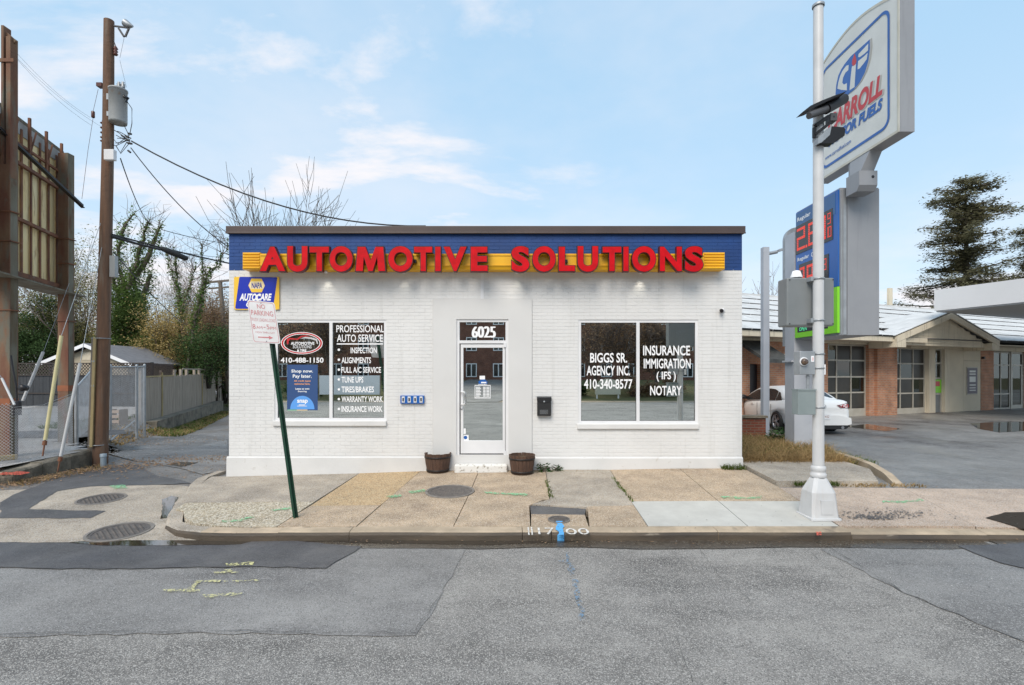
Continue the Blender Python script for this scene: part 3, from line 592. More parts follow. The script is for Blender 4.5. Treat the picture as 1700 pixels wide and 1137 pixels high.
# bricks, each with its own edges; the 300 that show largest are objects, the rest one mesh
def brick_cut(x0, x1, z0, z1):
    segs = [(x0, x1)]; zm = (z0+z1)/2
    for h in (W1, W2, SUR):
        if h[2]-.05*(h is not SUR) < zm < h[3]+.01:
            out = []
            for a, b in segs:
                if b <= h[0]-.004 or a >= h[1]+.004: out.append((a, b)); continue
                if a < h[0]-.03: out.append((a, h[0]-.004))
                if b > h[1]+.03: out.append((h[1]+.004, b))
            segs = out
    return [s_ for s_ in segs if s_[1]-s_[0] > .02]
def brick_geo(mb, x0, x1, z0, z1, dy=0.0, y=FY):
    i = .0023; vs = [(x0, y+.0052, z0), (x1, y+.0052, z0), (x1, y+.0052, z1), (x0, y+.0052, z1), (x0+i, y+dy, z0+i), (x1-i, y+dy, z0+i), (x1-i, y+dy, z1-i), (x0+i, y+dy, z1-i)]
    mb.add(vs, [(4, 5, 6, 7), (0, 1, 5, 4), (1, 2, 6, 5), (2, 3, 7, 6), (3, 0, 4, 7)])
BW, BH, JT = .205, .0600, .005
mw = MB(); mbl = MB(); full = []; z = ZP+.004; row = 0
while z < ZT-.02:
    x = XL-(BW/2 if row % 2 else 0)
    while x < XR:
        a = max(x, XL+.001); b = min(x+BW-JT, XR-.001); z1 = min(z+BH, ZT-.003)
        for s_ in brick_cut(a, b, z, z1):
            if z+BH > ZB-.002 and z < ZB-.01 and z+BH-ZB > .02: pass
            if abs(s_[1]-s_[0]-(BW-JT)) < 1e-4 and z+BH < ZB-.02 and abs(z+BH-z1) < 1e-6: full.append((s_[0], z))
            else: brick_geo(mbl if z+BH/2 > ZB else mw, s_[0], s_[1], z, z1, random.uniform(-.0012, .0014))
        x += BW
    z += BH+.0075; row += 1
full.sort(key=lambda q: q[0]**2+(q[1]-CZ)**2)
for x, z in full[300:]: brick_geo(mw, x, x+BW-JT, z, z+BH, random.uniform(-.0012, .0014))
tag(mw.build('brickwork', m_wall, wall), kind='stuff'); tag(mbl.build('brickwork', m_blue, band), kind='stuff')
bp = MB(); brick_geo(bp, 0, BW-JT, 0, BH, 0, 0); bproto = bp.build('brick', m_wall)
for i, (x, z) in enumerate(full[:300]):
    o = bproto if i == 0 else bproto.copy()
    if i: COL.objects.link(o)
    o.parent = wall; o.location = Vector((x, FY+random.uniform(-.0012, .0014), z))-abs_loc(wall)
# plinth, smooth door surround, step
mb = MB()
for a, b in ((XL-.03, SUR[0]-.001), (SUR[1]+.001, XR+.005)):
    n = 10
    for i in range(n):
        xa = lerp(a, b, i/n); xb = lerp(a, b, (i+1)/n)
        pr = lambda x: [Vector((x, FY-.045, -.5)), Vector((x, FY-.03, ZP-.03-.012*(x > 0))), Vector((x, FY-.0, ZP-.012*(x > 0)-.004)), Vector((x, FY+.02, -.5))]
        A = pr(xa); B = pr(xb)
        for k in range(3): mb.add([A[k], B[k], B[k+1], A[k+1]], [(0, 1, 2, 3)])
    mb.add(pr(a), [(3, 2, 1, 0)]); mb.add(pr(b), [(0, 1, 2, 3)]); mb.build('plinth', m_plinth, shop); mb = MB()
mb = MB(); mb.box(SUR[0], DR[0], FY-.022, FY+.007, -.2, SUR[3]); mb.box(DR[1], SUR[1], FY-.022, FY+.007, -.2, SUR[3]); mb.box(DR[0], DR[1], FY-.022, FY+.007, DR[3], SUR[3]); mb.box(DR[0], DR[1], FY-.022, FY+.2, -.2, DR[2]-.002)
mb.build('door_surround', m_stucco, shop)
mb = MB(); mb.box(fx(756), fx(842.5), FY-.20, FY-.023, -.12, fz(767)-.02); o = mb.build('door_step', mat('flaking_white_step', (.70, .69, .66), (.30, .27, .22), scale=16, lo=.56, hi=.66, rough=.9, bump=.7, bscale=30, bdist=.01, world=True), shop); bev(o, .03, 3)
mb = MB(); mb.box(fx(798), fx(803.3), FY-.012, FY+.008, fz(496)+.002, fz(452)); o = mb.build('cable_duct', m_frame, shop)
# windows
def window(W, mull, name='window', label=None):
    x0, x1, z0, z1 = W; t = .05; y0 = FY+.015; y1 = FY+.075
    mb = MB(); e = .0008
    mb.box(x0, x1, y0, y1, z1-t, z1); mb.box(x0, x1, y0, y1, z0, z0+t)
    mb.box(x0, x0+t, y0, y1, z0+t, z1-t); mb.box(x1-t, x1, y0, y1, z0+t, z1-t); mb.box(mull-.03, mull+.03, y0-.004, y1, z0+t, z1-t)
    fr = mb.build(name, m_frame, shop); fr['label'] = label
    for a, b in ((x0+t, mull-.03), (mull+.03, x1-t)):
        g = MB(); g.box(a-.004, b+.004, FY+.045, FY+.051, z0+t-.004, z1-t+.004); g.build('pane', m_glass, fr)
        g = MB(); q = .007
        g.box(a, a+q, FY+.036, FY+.044, z0+t, z1-t); g.box(b-q, b, FY+.036, FY+.044, z0+t, z1-t); g.box(a+q, b-q, FY+.036, FY+.044, z0+t, z0+t+q); g.box(a+q, b-q, FY+.036, FY+.044, z1-t-q, z1-t); g.build('seal', m_black, fr)
    sl = MB(); sl.box(x0-.03, x1+.005, FY-.045, FY+.02, z0-.105, z0-.003); s_ = sl.build('sill', m_plinth, fr); bev(s_, .012)
    return fr
win1 = window(W1, fx(549), label='left shop window with the list of auto services in white letters'); win2 = window(W2, fx(1059.5), label='right shop window with the insurance and notary lettering')
YG = FY+.0445
def decal(parent, txt, a, off=.010, **k): return text(txt, facing(*a, YG), [m_white], parent, offset=off, res=3, **k)
def z6(x0, x1, y0, y1): s_ = 5.686; return (440+x0/s_, 440+x1/s_, 520+y0/s_, 520+y1/s_)
def z8(x0, x1, y0, y1): s_ = 5.167; return (940+x0/s_, 940+x1/s_, 500+y0/s_, 500+y1/s_)
decal(win1, 'PROFESSIONAL', z6(673, 1125, 112, 180)); decal(win1, 'AUTO SERVICE', z6(678, 1113, 200, 270))
def flatbox(mb, a, Y, t=.002, mi=0):
    p = P(a[0], a[3], Y); q = P(a[1], a[2], Y); mb.box(p.x, q.x, Y-t, Y, p.z, q.z, mi)
mb = MB(); flatbox(mb, z6(677, 1113, 284, 295), YG)
mb.build('underline', m_white, win1)
for t_, x0, x1, y0, y1 in (('INSPECTION', 808, 1055, 322, 378), ('ALIGNMENTS', 722, 1000, 415, 472), ('FULL A/C SERVICE', 720, 1095, 507, 562), ('TUNE UPS', 722, 928, 598, 655), ('TIRES/BRAKES', 722, 1028, 690, 747), ('WARRANTY WORK', 722, 1112, 783, 838), ('INSURANCE WORK', 722, 1108, 875, 932)):
    decal(win1, t_, z6(x0, x1, y0, y1), .018)
def disc(c, rx, rz, Y, n=32, inner=None):
    pts = [Vector((c.x+rx*math.cos(2*math.pi*i/n), Y, c.z+rz*math.sin(2*math.pi*i/n))) for i in range(n)]
    mb = MB()
    if inner is None: mb.add(pts, [tuple(reversed(range(n))) if False else tuple(range(n))])
    else:
        q = [Vector((c.x+inner[0]*math.cos(2*math.pi*i/n), Y, c.z+inner[1]*math.sin(2*math.pi*i/n))) for i in range(n)]
        mb.add(pts+q, [(i, (i+1) % n, n+(i+1) % n, n+i) for i in range(n)])
    return mb
for y in (344, 438, 532, 624, 718, 810, 903): disc(P(440+697/5.686, 520+y/5.686, YG), .024, .024, YG, 12).build('bullet', m_white, win1)
decal(win1, '410-488-1150', z6(148, 552, 418, 467), .022)
c = P(501, 569.6, YG)
disc(c, .405, .215, YG-.0005, 48, (.345, .17)).build('oval_emblem', m_white, win1); disc(c, .392, .204, YG-.0015, 48, (.358, .181)).build('oval_ring', m_sred, win1)
def swoosh(pts, m, Y, name='car_outline', parent=win1):
    mb = MB(); up = [P(440+x/5.686, 520+y/5.686, Y) for x, y in pts]; 
    mb.add(up, [tuple(range(len(up)))]); return mb.build(name, m, parent)
swoosh([(205, 240), (235, 232), (300, 240), (340, 214), (390, 208), (430, 222), (400, 218), (350, 222), (310, 250), (235, 246), (225, 262), (218, 296), (205, 285)], m_sred, YG-.0012)
m_silver = mat('silver_vinyl', (.55, .55, .56), rough=.4)
swoosh([(330, 240), (380, 222), (440, 228), (490, 244), (502, 290), (490, 288), (480, 258), (430, 242), (380, 236)], m_silver, YG-.0012)
decal(win1, 'AUTOMOTIVE', z6(243, 465, 270, 298), .03); text('SOLUTIONS', facing(*z6(262, 440, 300, 332), YG), [m_silver], win1, offset=.03, res=2); decal(win1, '& TIRE', z6(302, 390, 340, 362), .04)
for t_, b in (('BIGGS SR.', (205, 523, 443, 527)), ('AGENCY INC.', (175, 547, 553, 637)), ('410-340-8577', (153, 568, 668, 752)), ('INSURANCE', (660, 1062, 380, 465)), ('IMMIGRATION', (665, 1067, 492, 577)), ('( IFS )', (775, 940, 603, 690)), ('NOTARY', (720, 990, 725, 808))):
    decal(win2, t_, z8(*b), .018)
# poster and banner behind the left window
YP = FY+.0435
def panel(name, a, Y, m, t=.006, parent=None):
    p = P(a[0], a[3], Y); q = P(a[1], a[2], Y); mb = MB(); mb.box(p.x, q.x, Y, Y+t, p.z, q.z)
    return mb.build(name, m, parent)
pr = empty('poster', P(501, 680, YP)); tag(pr, 'navy blue financing poster with a light blue half circle inside the left window', 'poster')
panel('sheet', z6(208, 497, 485, 915), YP, mat('poster_navy', (.025, .07, .20), rough=.5, emit=None), parent=pr)
m_pw = mat('poster_white', (.85, .85, .85), rough=.6); m_po = mat('poster_orange', (.8, .35, .12), rough=.6); m_pb = mat('poster_light_blue', (.10, .32, .75), rough=.6)
for t_, b, m_ in (('Shop now.', (248, 453, 530, 568), m_pw), ('Pay later.', (262, 440, 577, 618), m_pw), ('All credit types', (273, 430, 630, 650), m_po), ('welcome here.', (275, 425, 657, 675), m_po), ('Lease to own', (287, 418, 703, 721), m_pw), ('financing', (310, 393, 729, 748), m_pw)):
    text(t_, facing(*z6(*b), YP-.001), [m_], pr, offset=.02, res=2)
c = P(440+352/5.686, 520+906/5.686, YP-.0012); mb = MB(); n = 20; mb.add([Vector((c.x+.235*math.cos(math.pi*i/n), c.y, c.z+.26*math.sin(math.pi*i/n))) for i in range(n+1)], [tuple(range(n+1))]); mb.build('half_circle', m_pb, pr)
text('snap', facing(*z6(303, 403, 815, 858), YP-.0024), [m_pw], pr, offset=.03, res=3)
mb = MB(); flatbox(mb, z6(318, 378, 862, 869), YP-.003, .0005); flatbox(mb, z6(303, 395, 874, 878), YP-.003, .0005); mb.build('underline', m_pw, pr)
mb = MB(); flatbox(mb, z6(212, 300, 909, 917), YP-.0015, .0005, 0); flatbox(mb, z6(300, 400, 909, 917), YP-.0015, .0005, 1); mb.build('colour_bar', [mat('bar_green', (.2, .5, .3)), mat('bar_sand', (.7, .55, .3))], pr)
# door
door = MB(); x0, x1, z0, z1 = DR; t = .055
door.box(x0, x0+t, FY+.0, FY+.09, z0, z1); door.box(x1-t, x1, FY+.0, FY+.09, z0, z1); door.box(x0+t, x1-t, FY+.0, FY+.09, z1-.05, z1); door.box(x0+t, x1-t, FY+.0, FY+.09, fz(570), fz(565))
dfr = door.build('door_frame', m_frame, shop); g = MB(); g.box(x0+t-.003, x1-t+.003, FY+.045, FY+.051, fz(565)-.003, z1-.047); g.build('pane', m_glass, dfr)
dl = MB(); a0, a1, b0, b1 = fx(764.5), fx(838.5), fz(753), fz(571); y0 = FY+.018
dl.box(a0, fx(769), y0, FY+.062, b0, b1); dl.box(fx(834.5), a1, y0, FY+.062, b0, b1); dl.box(fx(769), fx(834.5), y0, FY+.062, fz(577), b1); dl.box(fx(769), fx(834.5), y0, FY+.062, b0, fz(731.5))
leafd = dl.build('door', m_frame, shop); bev(leafd, .003)
g = MB(); g.box(fx(769)-.003, fx(834.5)+.003, FY+.040, FY+.046, fz(731.5)-.003, fz(577)+.003); g.build('pane', m_glass, leafd)
hd = MB(); hx = fx(765.8); hx2 = fx(772.5); hy = FY-.055; hd.tube([(hx, FY+.02, fz(650.5)), (hx, hy, fz(650.5)), (hx2-.02, hy, fz(650.5)), (hx2, hy, fz(653)), (hx2, hy, fz(668.5)), (hx2-.02, hy, fz(671)), (hx, hy, fz(671)), (hx, FY+.02, fz(671))], .013, 8)
hd.build('handle', m_frame, leafd); mb = MB(); mb.lathe((fx(766.3), FY+.017, fz(679)), [(0, -.012), (.017, -.01), (.02, 0)], 12, axis='Y'); mb.build('lock', m_galv, leafd)
mb = MB(); 
for zz in (fz(573), fz(752)): mb.box(a1-.03, a1+.02, FY-.012, FY+.016, zz-.04, zz+.04)
mb.build('hinge', m_frame, leafd)
YD = FY+.0385
z7 = lambda x0, x1, y0, y1: (730+x0/3.67, 730+x1/3.67, 490+y0/3.67, 490+y1/3.67)
text('6025', facing(*z7(195, 342, 190, 258), YG), [m_white], dfr, offset=-.005, res=5, double=.030)
mb = MB()
for q in ((213, 310, 547, 551), (213, 310, 623, 628), (213, 216, 551, 623), (307, 310, 551, 623)): flatbox(mb, z7(*q), YD, .001)
for i in range(7):
    y = 558+i*9; flatbox(mb, z7(220, 220+random.randint(20, 34), y, y+5), YD, .001); flatbox(mb, z7(264, 280, y, y+5), YD, .001); flatbox(mb, z7(284, 303, y, y+5), YD, .001)
mb.build('opening_hours', m_white, leafd); text('HOURS', facing(*z7(236, 286, 541, 547), YD), [m_white], leafd, res=2, offset=.03)
mb = MB(); mb.add([P(730+x/3.67, 490+y/3.67, YD) for x, y in ((237, 540), (236, 524), (246, 520), (252, 512), (276, 512), (284, 522), (290, 526), (289, 540))], [tuple(range(8))]); mb.build('car_sticker', m_sblue, leafd)
mb = MB(); flatbox(mb, z7(243, 276, 491, 513), YD, .001); mb.build('sticker', m_white, leafd); mb = MB(); flatbox(mb, z7(252, 284, 528, 536), YD-.0015, .001); mb.build('sticker', m_white, leafd)
mb = MB(); flatbox(mb, z7(139, 158, 812, 845), YD, .001); mb.build('sticker', m_white, leafd); mb = MB(); flatbox(mb, z7(139, 176, 851, 885), YD, .001); st = mb.build('sticker', m_white, leafd)
disc(P(730+157/3.67, 490+867/3.67, YD-.0015), .036, .036, YD-.0015, 10).build('sticker', m_sblue, leafd)
# ------------------------------------------------------------ the lettered sign
YS = FY-.23
sg = empty('shop_sign', (fx(803), FY-.1, fz(435))); tag(sg, 'long yellow sign box with big red channel letters across the blue band', 'sign')
YX = lambda px: P(px, 430, YS).x; YZ = lambda py: P(803, py, YS).z
mb = MB()
def cab(x0, x1, ytop):
    zt, zb, zl = YZ(ytop), YZ(447), YZ(441)
    prof = [(FY-.012, zt), (YS, zt), (YS, zl), (YS+.03, zb), (FY-.012, zb-.01)]
    A = [Vector((x0, y, z)) for y, z in prof]; mb.prism(A, (x1-x0, 0, 0))
cab(YX(432), YX(1168), 421)
o = mb.build('sign_box', m_yellow, sg)
for a, b in ((403, 432), (1168, 1203)):
    e = MB(); zt, zb = YZ(419), YZ(447); e.box(YX(a), YX(b), YS+.0, FY-.012, zb, zt)
    for i in range(6):
        z = lerp(zb, zt, (i+.5)/6); h = (zt-zb)/6*.32; e.prism([Vector((YX(a)+.01, YS, z-h)), Vector((YX(a)+.01, YS-.02, z-h*.4)), Vector((YX(a)+.01, YS-.02, z+h*.4)), Vector((YX(a)+.01, YS, z+h))], (YX(b)-YX(a)-.02, 0, 0))
    e.build('ribbed_end_cap', m_yellow, sg)
mb = MB(); mb.box(YX(432), YX(1168), YS-.012, YS-.001, YZ(424.5), YZ(423)); mb.box(YX(432), YX(1168), YS-.012, YS-.001, YZ(441), YZ(439.6)); mb.build('sign_rib', m_yellow, sg)
LT = [('A', 430, 474.5), ('U', 476, 511.5), ('T', 513, 547), ('O', 546, 586.5), ('M', 589, 641), ('O', 643.5, 686), ('T', 686.5, 718.5), ('I', 721.5, 732.5), ('V', 735.5, 775.5), ('E', 780.5, 810.5),
      ('S', 848, 880), ('O', 883, 923.5), ('L', 926.7, 955.5), ('U', 958, 994), ('T', 999.5, 1032.5), ('I', 1034, 1044.5), ('O', 1048.5, 1090), ('N', 1094.5, 1133), ('S', 1136, 1168.5)]
YL = FY-.40
M_OUT = [(0, 0), (.07, 1), (.33, 1), (.5, .44), (.67, 1), (.93, 1), (1, 0), (.76, 0), (.725, .60), (.575, 0), (.425, 0), (.275, .60), (.24, 0)]
for ch, a, b in LT:
    if ch == 'M':
        f0 = facing(a, b, 408.5, 451, YL); f1 = facing(a+1.5, b-1.5, 409.8, 449.8, YL-.006)
        mb = MB(); mb.prism([f0(u, v, 0) for u, v in reversed(M_OUT)], (0, .10, 0), 0, 1); ret = mb.build('letter', [m_black, m_redside], sg)
        mb = MB(); mb.add([f1(u, v, 0) for u, v in reversed(M_OUT)], [tuple(range(len(M_OUT)))]); mb.build('letter_face', m_red, ret); continue
    ov = 1.0 if ch in 'OSU' else 0; top, bot = 408.5-ov, 451+ov
    f0 = facing(a, b, top, bot, YL)
    ret = text(ch, (lambda u, v, w_, f0=f0: f0(u, v, w_-.10)), [m_black, m_redside], sg, name='letter', offset={'I': .05, 'M': .034, 'N': .045}.get(ch, .062), depth=.10, res=5)
    ins = 1.4
    f1 = facing(a+ins*.8, b-ins*.8, top+ins*.8, bot-ins*.8, YL-.006)
    text(ch, f1, [m_red], ret, name='letter_face', offset={'I': .04, 'M': .026, 'N': .035}.get(ch, .045), res=5)
mb = MB()
for x in (450, 530, 610, 690, 760, 865, 940, 1015, 1080, 1150): p = YX(x); mb.box(p-.02, p+.02, YL+.10, YS-.001, YZ(437), YZ(432))
mb.build('letter_bracket', m_black, sg)
for i, px in enumerate((545, 672, 858, 1062)):     # the small lit lamps under the sign box
    x = fx(px); mb = MB(); mb.lathe((x, FY-.12, YZ(447)-.055), [(.0, .0), (.03, .0), (.032, .05), (0, .05)], 14); mb.build('lamp_housing', m_frame, sg)
    ld = bpy.data.lights.new('sign_lamp', 'SPOT'); ld.energy = (3, 1.4, 1.4, 3.6)[i]; ld.spot_size = R(75); ld.spot_blend = 1; ld.color = (1, .93, .78); ld.shadow_soft_size = .03
    lo = bpy.data.objects.new('sign_lamp', ld); COL.objects.link(lo); lo.location = (x, FY-.12, YZ(447)-.065); lo.rotation_euler = (R(12), 0, 0)
# ------------------------------------------------------------ things on the front
def rrect(x0, x1, z0, z1, r, n=5):
    pts = []
    for cx, cz, a0 in ((x1-r, z1-r, 0), (x0+r, z1-r, 90), (x0+r, z0+r, 180), (x1-r, z0+r, 270)):
        for k in range(n+1): a = R(a0+90*k/n); pts.append((cx+r*math.cos(a), cz+r*math.sin(a)))
    return pts
YN = FY-.03
a = P(388.5, 514, YN); b = P(463.5, 459.5, YN)
nb = empty('metal_sign', ((a.x+b.x)/2, YN, a.z)); tag(nb, 'yellow and blue auto repair plate fixed to the left end of the white wall', 'sign')
mb = MB(); mb.prism([Vector((x, YN, z)) for x, z in rrect(a.x, b.x, a.z, b.z, .02)], (0, .012, 0)); mb.build('plate', mat('plate_yellow', (.86, .53, .04), rough=.35), nb)
zz_ = lambda x, y, Y: P(380+x/8.75, 450+y/8.75, Y)
def flatpoly(pts, m, parent, name, Y, conv=zz_):
    mb = MB(); mb.add([conv(x, y, Y) for x, y in pts], [tuple(range(len(pts)))]); return mb.build(name, m, parent)
flatpoly([(170, 82), (690, 88), (702, 100), (655, 440), (636, 550), (105, 547), (92, 530), (150, 100), (158, 86)], mat('plate_blue', (.012, .03, .40), rough=.25), nb, 'blue_field', YN-.002)
flatpoly([(328, 107), (475, 110), (523, 210), (475, 308), (330, 308), (283, 208)], mat('hexagon_yellow', (.86, .55, .05), rough=.35), nb, 'hexagon', YN-.004)
flatpoly([(315, 150), (497, 150), (519, 210), (497, 260), (315, 260), (290, 208)], mat('hexagon_band', (.86, .72, .42), rough=.35), nb, 'hexagon_band', YN-.0045)
text('NAPA', facing(380+330/8.75, 380+485/8.75, 450+165/8.75, 450+250/8.75, YN-.006), [mat('plate_text_blue', (.02, .04, .30))], nb, offset=.03)
f0 = facing(380+152/8.75, 380+622/8.75, 450+325/8.75, 450+430/8.75, YN-.004); text('AutoCare'.upper(), f0, [m_white], nb, offset=.045, shear=.25); text('C', facing(380+385/8.75, 380+462/8.75, 450+335/8.75, 450+432/8.75, YN-.006), [m_white], nb, offset=.05, shear=.2)
text('CENTER', facing(380+250/8.75, 380+560/8.75, 450+450/8.75, 450+520/8.75, YN-.004), [m_white], nb, offset=.04, shear=.2)
mb = MB()
for x, y in ((90, 75), (712, 72), (85, 548), (712, 552)): p = zz_(x, y, YN-.001); mb.lathe(p, [(.009, 0), (.007, -.005), (0, -.006)], 8, axis='Y')
mb.build('screw', m_galv, nb)
kb = empty('key_drop_box', P(684, 670, FY)); tag(kb, 'blue row of four small key slots on the wall left of the door', 'key box')
mb = MB(); p = P(664.5, 670, FY-.05); q = P(704, 656.5, FY-.05); mb.box(p.x, q.x, FY-.05, FY-.002, p.z, q.z); o = mb.build('box', m_sblue, kb); bev(o, .004)
for i in range(4):
    x = lerp(p.x, q.x, (i+.5)/4); mb = MB(); mb.box(x-.028, x+.028, FY-.056, FY-.051, p.z+.02, q.z-.018); mb.build('key_slot', m_frame, kb); mb = MB(); mb.box(x-.014, x+.014, FY-.06, FY-.0565, p.z+.05, q.z-.045); mb.box(x-.004, x+.004, FY-.06, FY-.0565, p.z+.028, p.z+.044); mb.build('slot_mark', m_black, kb)
mbx = empty('mailbox', P(903, 691, FY)); tag(mbx, 'black wall mounted mailbox to the right of the glass door', 'mailbox')
p = P(891.5, 690.5, FY-.09); q = P(915.5, 658.5, FY-.09); mb = MB(); mb.box(p.x+.006, q.x-.006, FY-.09, FY-.002, p.z, q.z-.06); o = mb.build('box', m_dark, mbx); bev(o, .008)
mb = MB(); n = 10; prof = []
for i in range(n+1): u = i/n; prof.append(Vector((lerp(p.x, q.x, u), FY-.098, q.z-.075-.045*math.sin(math.pi*u))))
prof += [Vector((q.x, FY-.098, q.z-.02)), Vector((p.x, FY-.098, q.z-.02))]; mb.prism(prof, (0, .006, 0)); mb.prism([Vector((p.x, FY-.098, q.z-.02)), Vector((q.x, FY-.098, q.z-.02)), Vector((q.x, FY-.085, q.z)), Vector((p.x, FY-.085, q.z))], (0, .083, 0)); mb.build('lid', mat('black_satin', (.02, .02, .022), rough=.3), mbx)
c = Vector(((p.x+q.x)/2, FY-.1, q.z-.095)); mb = MB(); mb.lathe(c, [(0, -.006), (.016, -.004), (.018, .002)], 10, axis='Y'); mb.build('lid_catch', m_galv, mbx)
mb = MB()
for i in range(4):
    for j in range(8): mb.box(p.x+.055+j*.02, p.x+.068+j*.02, FY-.0925, FY-.0905, p.z+.04+i*.022, p.z+.048+i*.022)
mb.build('perforation', m_galv, mbx)
cv = empty('wall_camera', P(1196, 516, FY)); tag(cv, 'small black security camera high on the white wall right of the window', 'camera')
mb = MB(); c = P(1196.5, 515.5, FY); mb.lathe(c+Vector((.025, -.002, .0)), [(.045, 0), (.045, -.02), (.02, -.03), (0, -.03)], 14, axis='Y'); mb.build('base', m_frame, cv)
mb = MB(); mb.tube([c+Vector((0, -.03, 0)), c+Vector((-.02, -.10, -.02))], [.035, .035], 12); mb.build('lens_body', m_black, cv)
def half_barrel(px0, px1, py0, py1, Y, label):
    p = gp((px0+px1)/2, py1, g_pav); Y = p.y+.22; rt = (px1-px0)/2/F*Y; rb = rt*.80; z0 = g_pav(p.x, Y)+.003; h = (py1-py0-7)/F*Y+.02
    e = empty('half_barrel_planter', (p.x, Y, z0)); tag(e, label, 'planter', 'wooden half barrels beside the door')
    n = 20
    for k in range(n):
        a0 = 2*math.pi*(k+.03)/n; a1 = 2*math.pi*(k+.97)/n; mb = MB(); ring = []
        for r_, z in ((rb, 0), (lerp(rb, rt, .5)+.006, h*.5), (rt, h+random.uniform(-.004, .004))):
            for a_ in (a0, (a0+a1)/2, a1): ring.append((p.x+r_*math.cos(a_), Y+r_*math.sin(a_), z0+z))
            for a_ in (a1, a0): ring.append((p.x+(r_-.022)*math.cos(a_), Y+(r_-.022)*math.sin(a_), z0+z))
        mb.add(ring, [(0, 1, 6, 5), (1, 2, 7, 6), (5, 6, 11, 10), (6, 7, 12, 11), (3, 4, 9, 8), (8, 9, 14, 13), (2, 3, 8, 7), (7, 8, 13, 12), (4, 0, 5, 9), (9, 5, 10, 14), (10, 11, 12, 13, 14)])
        mb.build('stave', m_barrel, e)
    for z, w_ in ((h*.80, .03), (h*.10, .035)):
        r0 = lerp(rb, rt, z/h)+.007; mb = MB(); mb.lathe((p.x, Y, z0+z), [(r0-.004, -w_/2), (r0+.002, -w_/2), (r0+.004, w_/2), (r0-.003, w_/2)], 32); mb.build('hoop', m_hoop, e)
    mb = MB(); mb.lathe((p.x, Y, z0+h*.82), [(rt*.9, 0), (0, .02)], 20); mb.build('soil', m_soil, e)
half_barrel(702, 746, 751, 787, 9.3, 'empty wooden half barrel on the left side of the door step')
half_barrel(845, 889, 754, 790, 9.3, 'empty wooden half barrel on the right side of the door step, by the mailbox')
# manhole covers
def manhole(px, py, g, r, label, group, mdz=.0):
    c = gp(px, py, g); dx = .15; nx_ = (g(c.x+dx, c.y)-g(c.x-dx, c.y))/(2*dx); ny_ = (g(c.x, c.y+dx)-g(c.x, c.y-dx))/(2*dx)
    e = empty('manhole_cover', (c.x, c.y, c.z+.012+mdz)); tag(e, label, 'manhole cover', group)
    T = lambda x, y, z: Vector((c.x+x, c.y+y, c.z+.012+mdz+z+nx_*x+ny_*y))
    def ring(prof, n=40):
        vs = []; fs = []
        for rr, z in prof:
            for j in range(n): a_ = 2*math.pi*j/n; vs.append(T(rr*math.cos(a_), rr*math.sin(a_), z))
        for i in range(len(prof)-1):
            for j in range(n): fs.append((i*n+j, i*n+(j+1) % n, (i+1)*n+(j+1) % n, (i+1)*n+j))
        return vs, fs
    mb = MB(); mb.add(*ring([(r*1.0, -.012), (r*.995, .002), (r*.90, .003), (r*.89, -.006)]), 0, False); mb.build('frame_ring', m_ring, e)
    mb = MB(); mb.add(*ring([(r*.875, -.01), (r*.87, .0), (r*.79, .0), (r*.785, -.006), (.0001, -.006)]), 0, False); n = int(r/.034)
    for i in range(-n, n+1):
        for j in range(-n, n+1):
            x, y = i*.036*r/.33, j*.036*r/.33; 
            if math.hypot(x, y) > r*.76 or (i+j) % 2: continue
            h = .0125*r/.33; vs = [T(x-h, y-h, -.007), T(x+h, y-h, -.007), T(x+h, y+h, -.007), T(x-h, y+h, -.007), T(x-h*.8, y-h*.8, .001), T(x+h*.8, y-h*.8, .001), T(x+h*.8, y+h*.8, .001), T(x-h*.8, y+h*.8, .001)]
            mb.add(vs, [(4, 5, 6, 7), (0, 1, 5, 4), (1, 2, 6, 5), (2, 3, 7, 6), (3, 0, 4, 7)])
    mb.build('lid', m_iron, e)
manhole(747, 816, g_pav, .40, 'round iron manhole cover in the pavement slabs in front of the door', 'manhole covers')
manhole(928, 863, g_pav, .15, 'small round iron valve cover at the kerb with blue paint running from it', 'manhole covers')
manhole(199, 883, g_alley, .38, 'large iron manhole cover beside the puddle at the mouth of the alley', 'manhole covers')
manhole(168, 829, g_alley, .335, 'iron manhole cover in pale concrete farther up the alley mouth', 'manhole covers')
# no parking sign on its leaning post
c0 = gp(490, 860, g_pav); Yp = c0.y
ps = empty('parking_sign', c0); tag(ps, 'leaning green post with a tilted white no parking sign in red letters', 'street sign')
top = P(441, 505, Yp)+Vector((0, .02, 0)); mb = MB(); d = (top-c0); mb.bar(c0-d.normalized()*.1, top, .022, .05, 0, (0, 1, 0)); mb.bar(c0-d.normalized()*.1+Vector((0, .02, 0)), top+Vector((0, .02, 0)), .072, .012, 0, (0, 1, 0)); mb.build('post', m_green, ps)
ysn = Yp-.035; Q = [zz_(x, y, ysn) for x, y in ((262, 418), (660, 455), (752, 1058), (352, 1040))]   # tl tr br bl
def q4(u, v, w_): a_ = Q[3].lerp(Q[2], u); b_ = Q[0].lerp(Q[1], u); p_ = a_.lerp(b_, v); return Vector((p_.x, ysn-w_, p_.z))
rp = rrect(0, 1, 0, 1, .07)
mb = MB(); mb.prism([q4(u, v, 0) for u, v in rp], (0, .004, 0)); mb.build('sign_plate', mat('sign_white', (.74, .73, .73), (.66, .65, .64), scale=6, rough=.4), ps)
m_rdp = mat('faded_red_print', (.52, .10, .12), (.60, .25, .25), scale=20, rough=.5)
n = len(rp); mb = MB(); A = [q4(.5+(u-.5)*.93, .5+(v-.5)*.955, .002) for u, v in rp]; B = [q4(.5+(u-.5)*.905, .5+(v-.5)*.938, .002) for u, v in rp]; mb.add(A+B, [(i, (i+1) % n, n+(i+1) % n, n+i) for i in range(n)]); mb.build('border', m_rdp, ps)
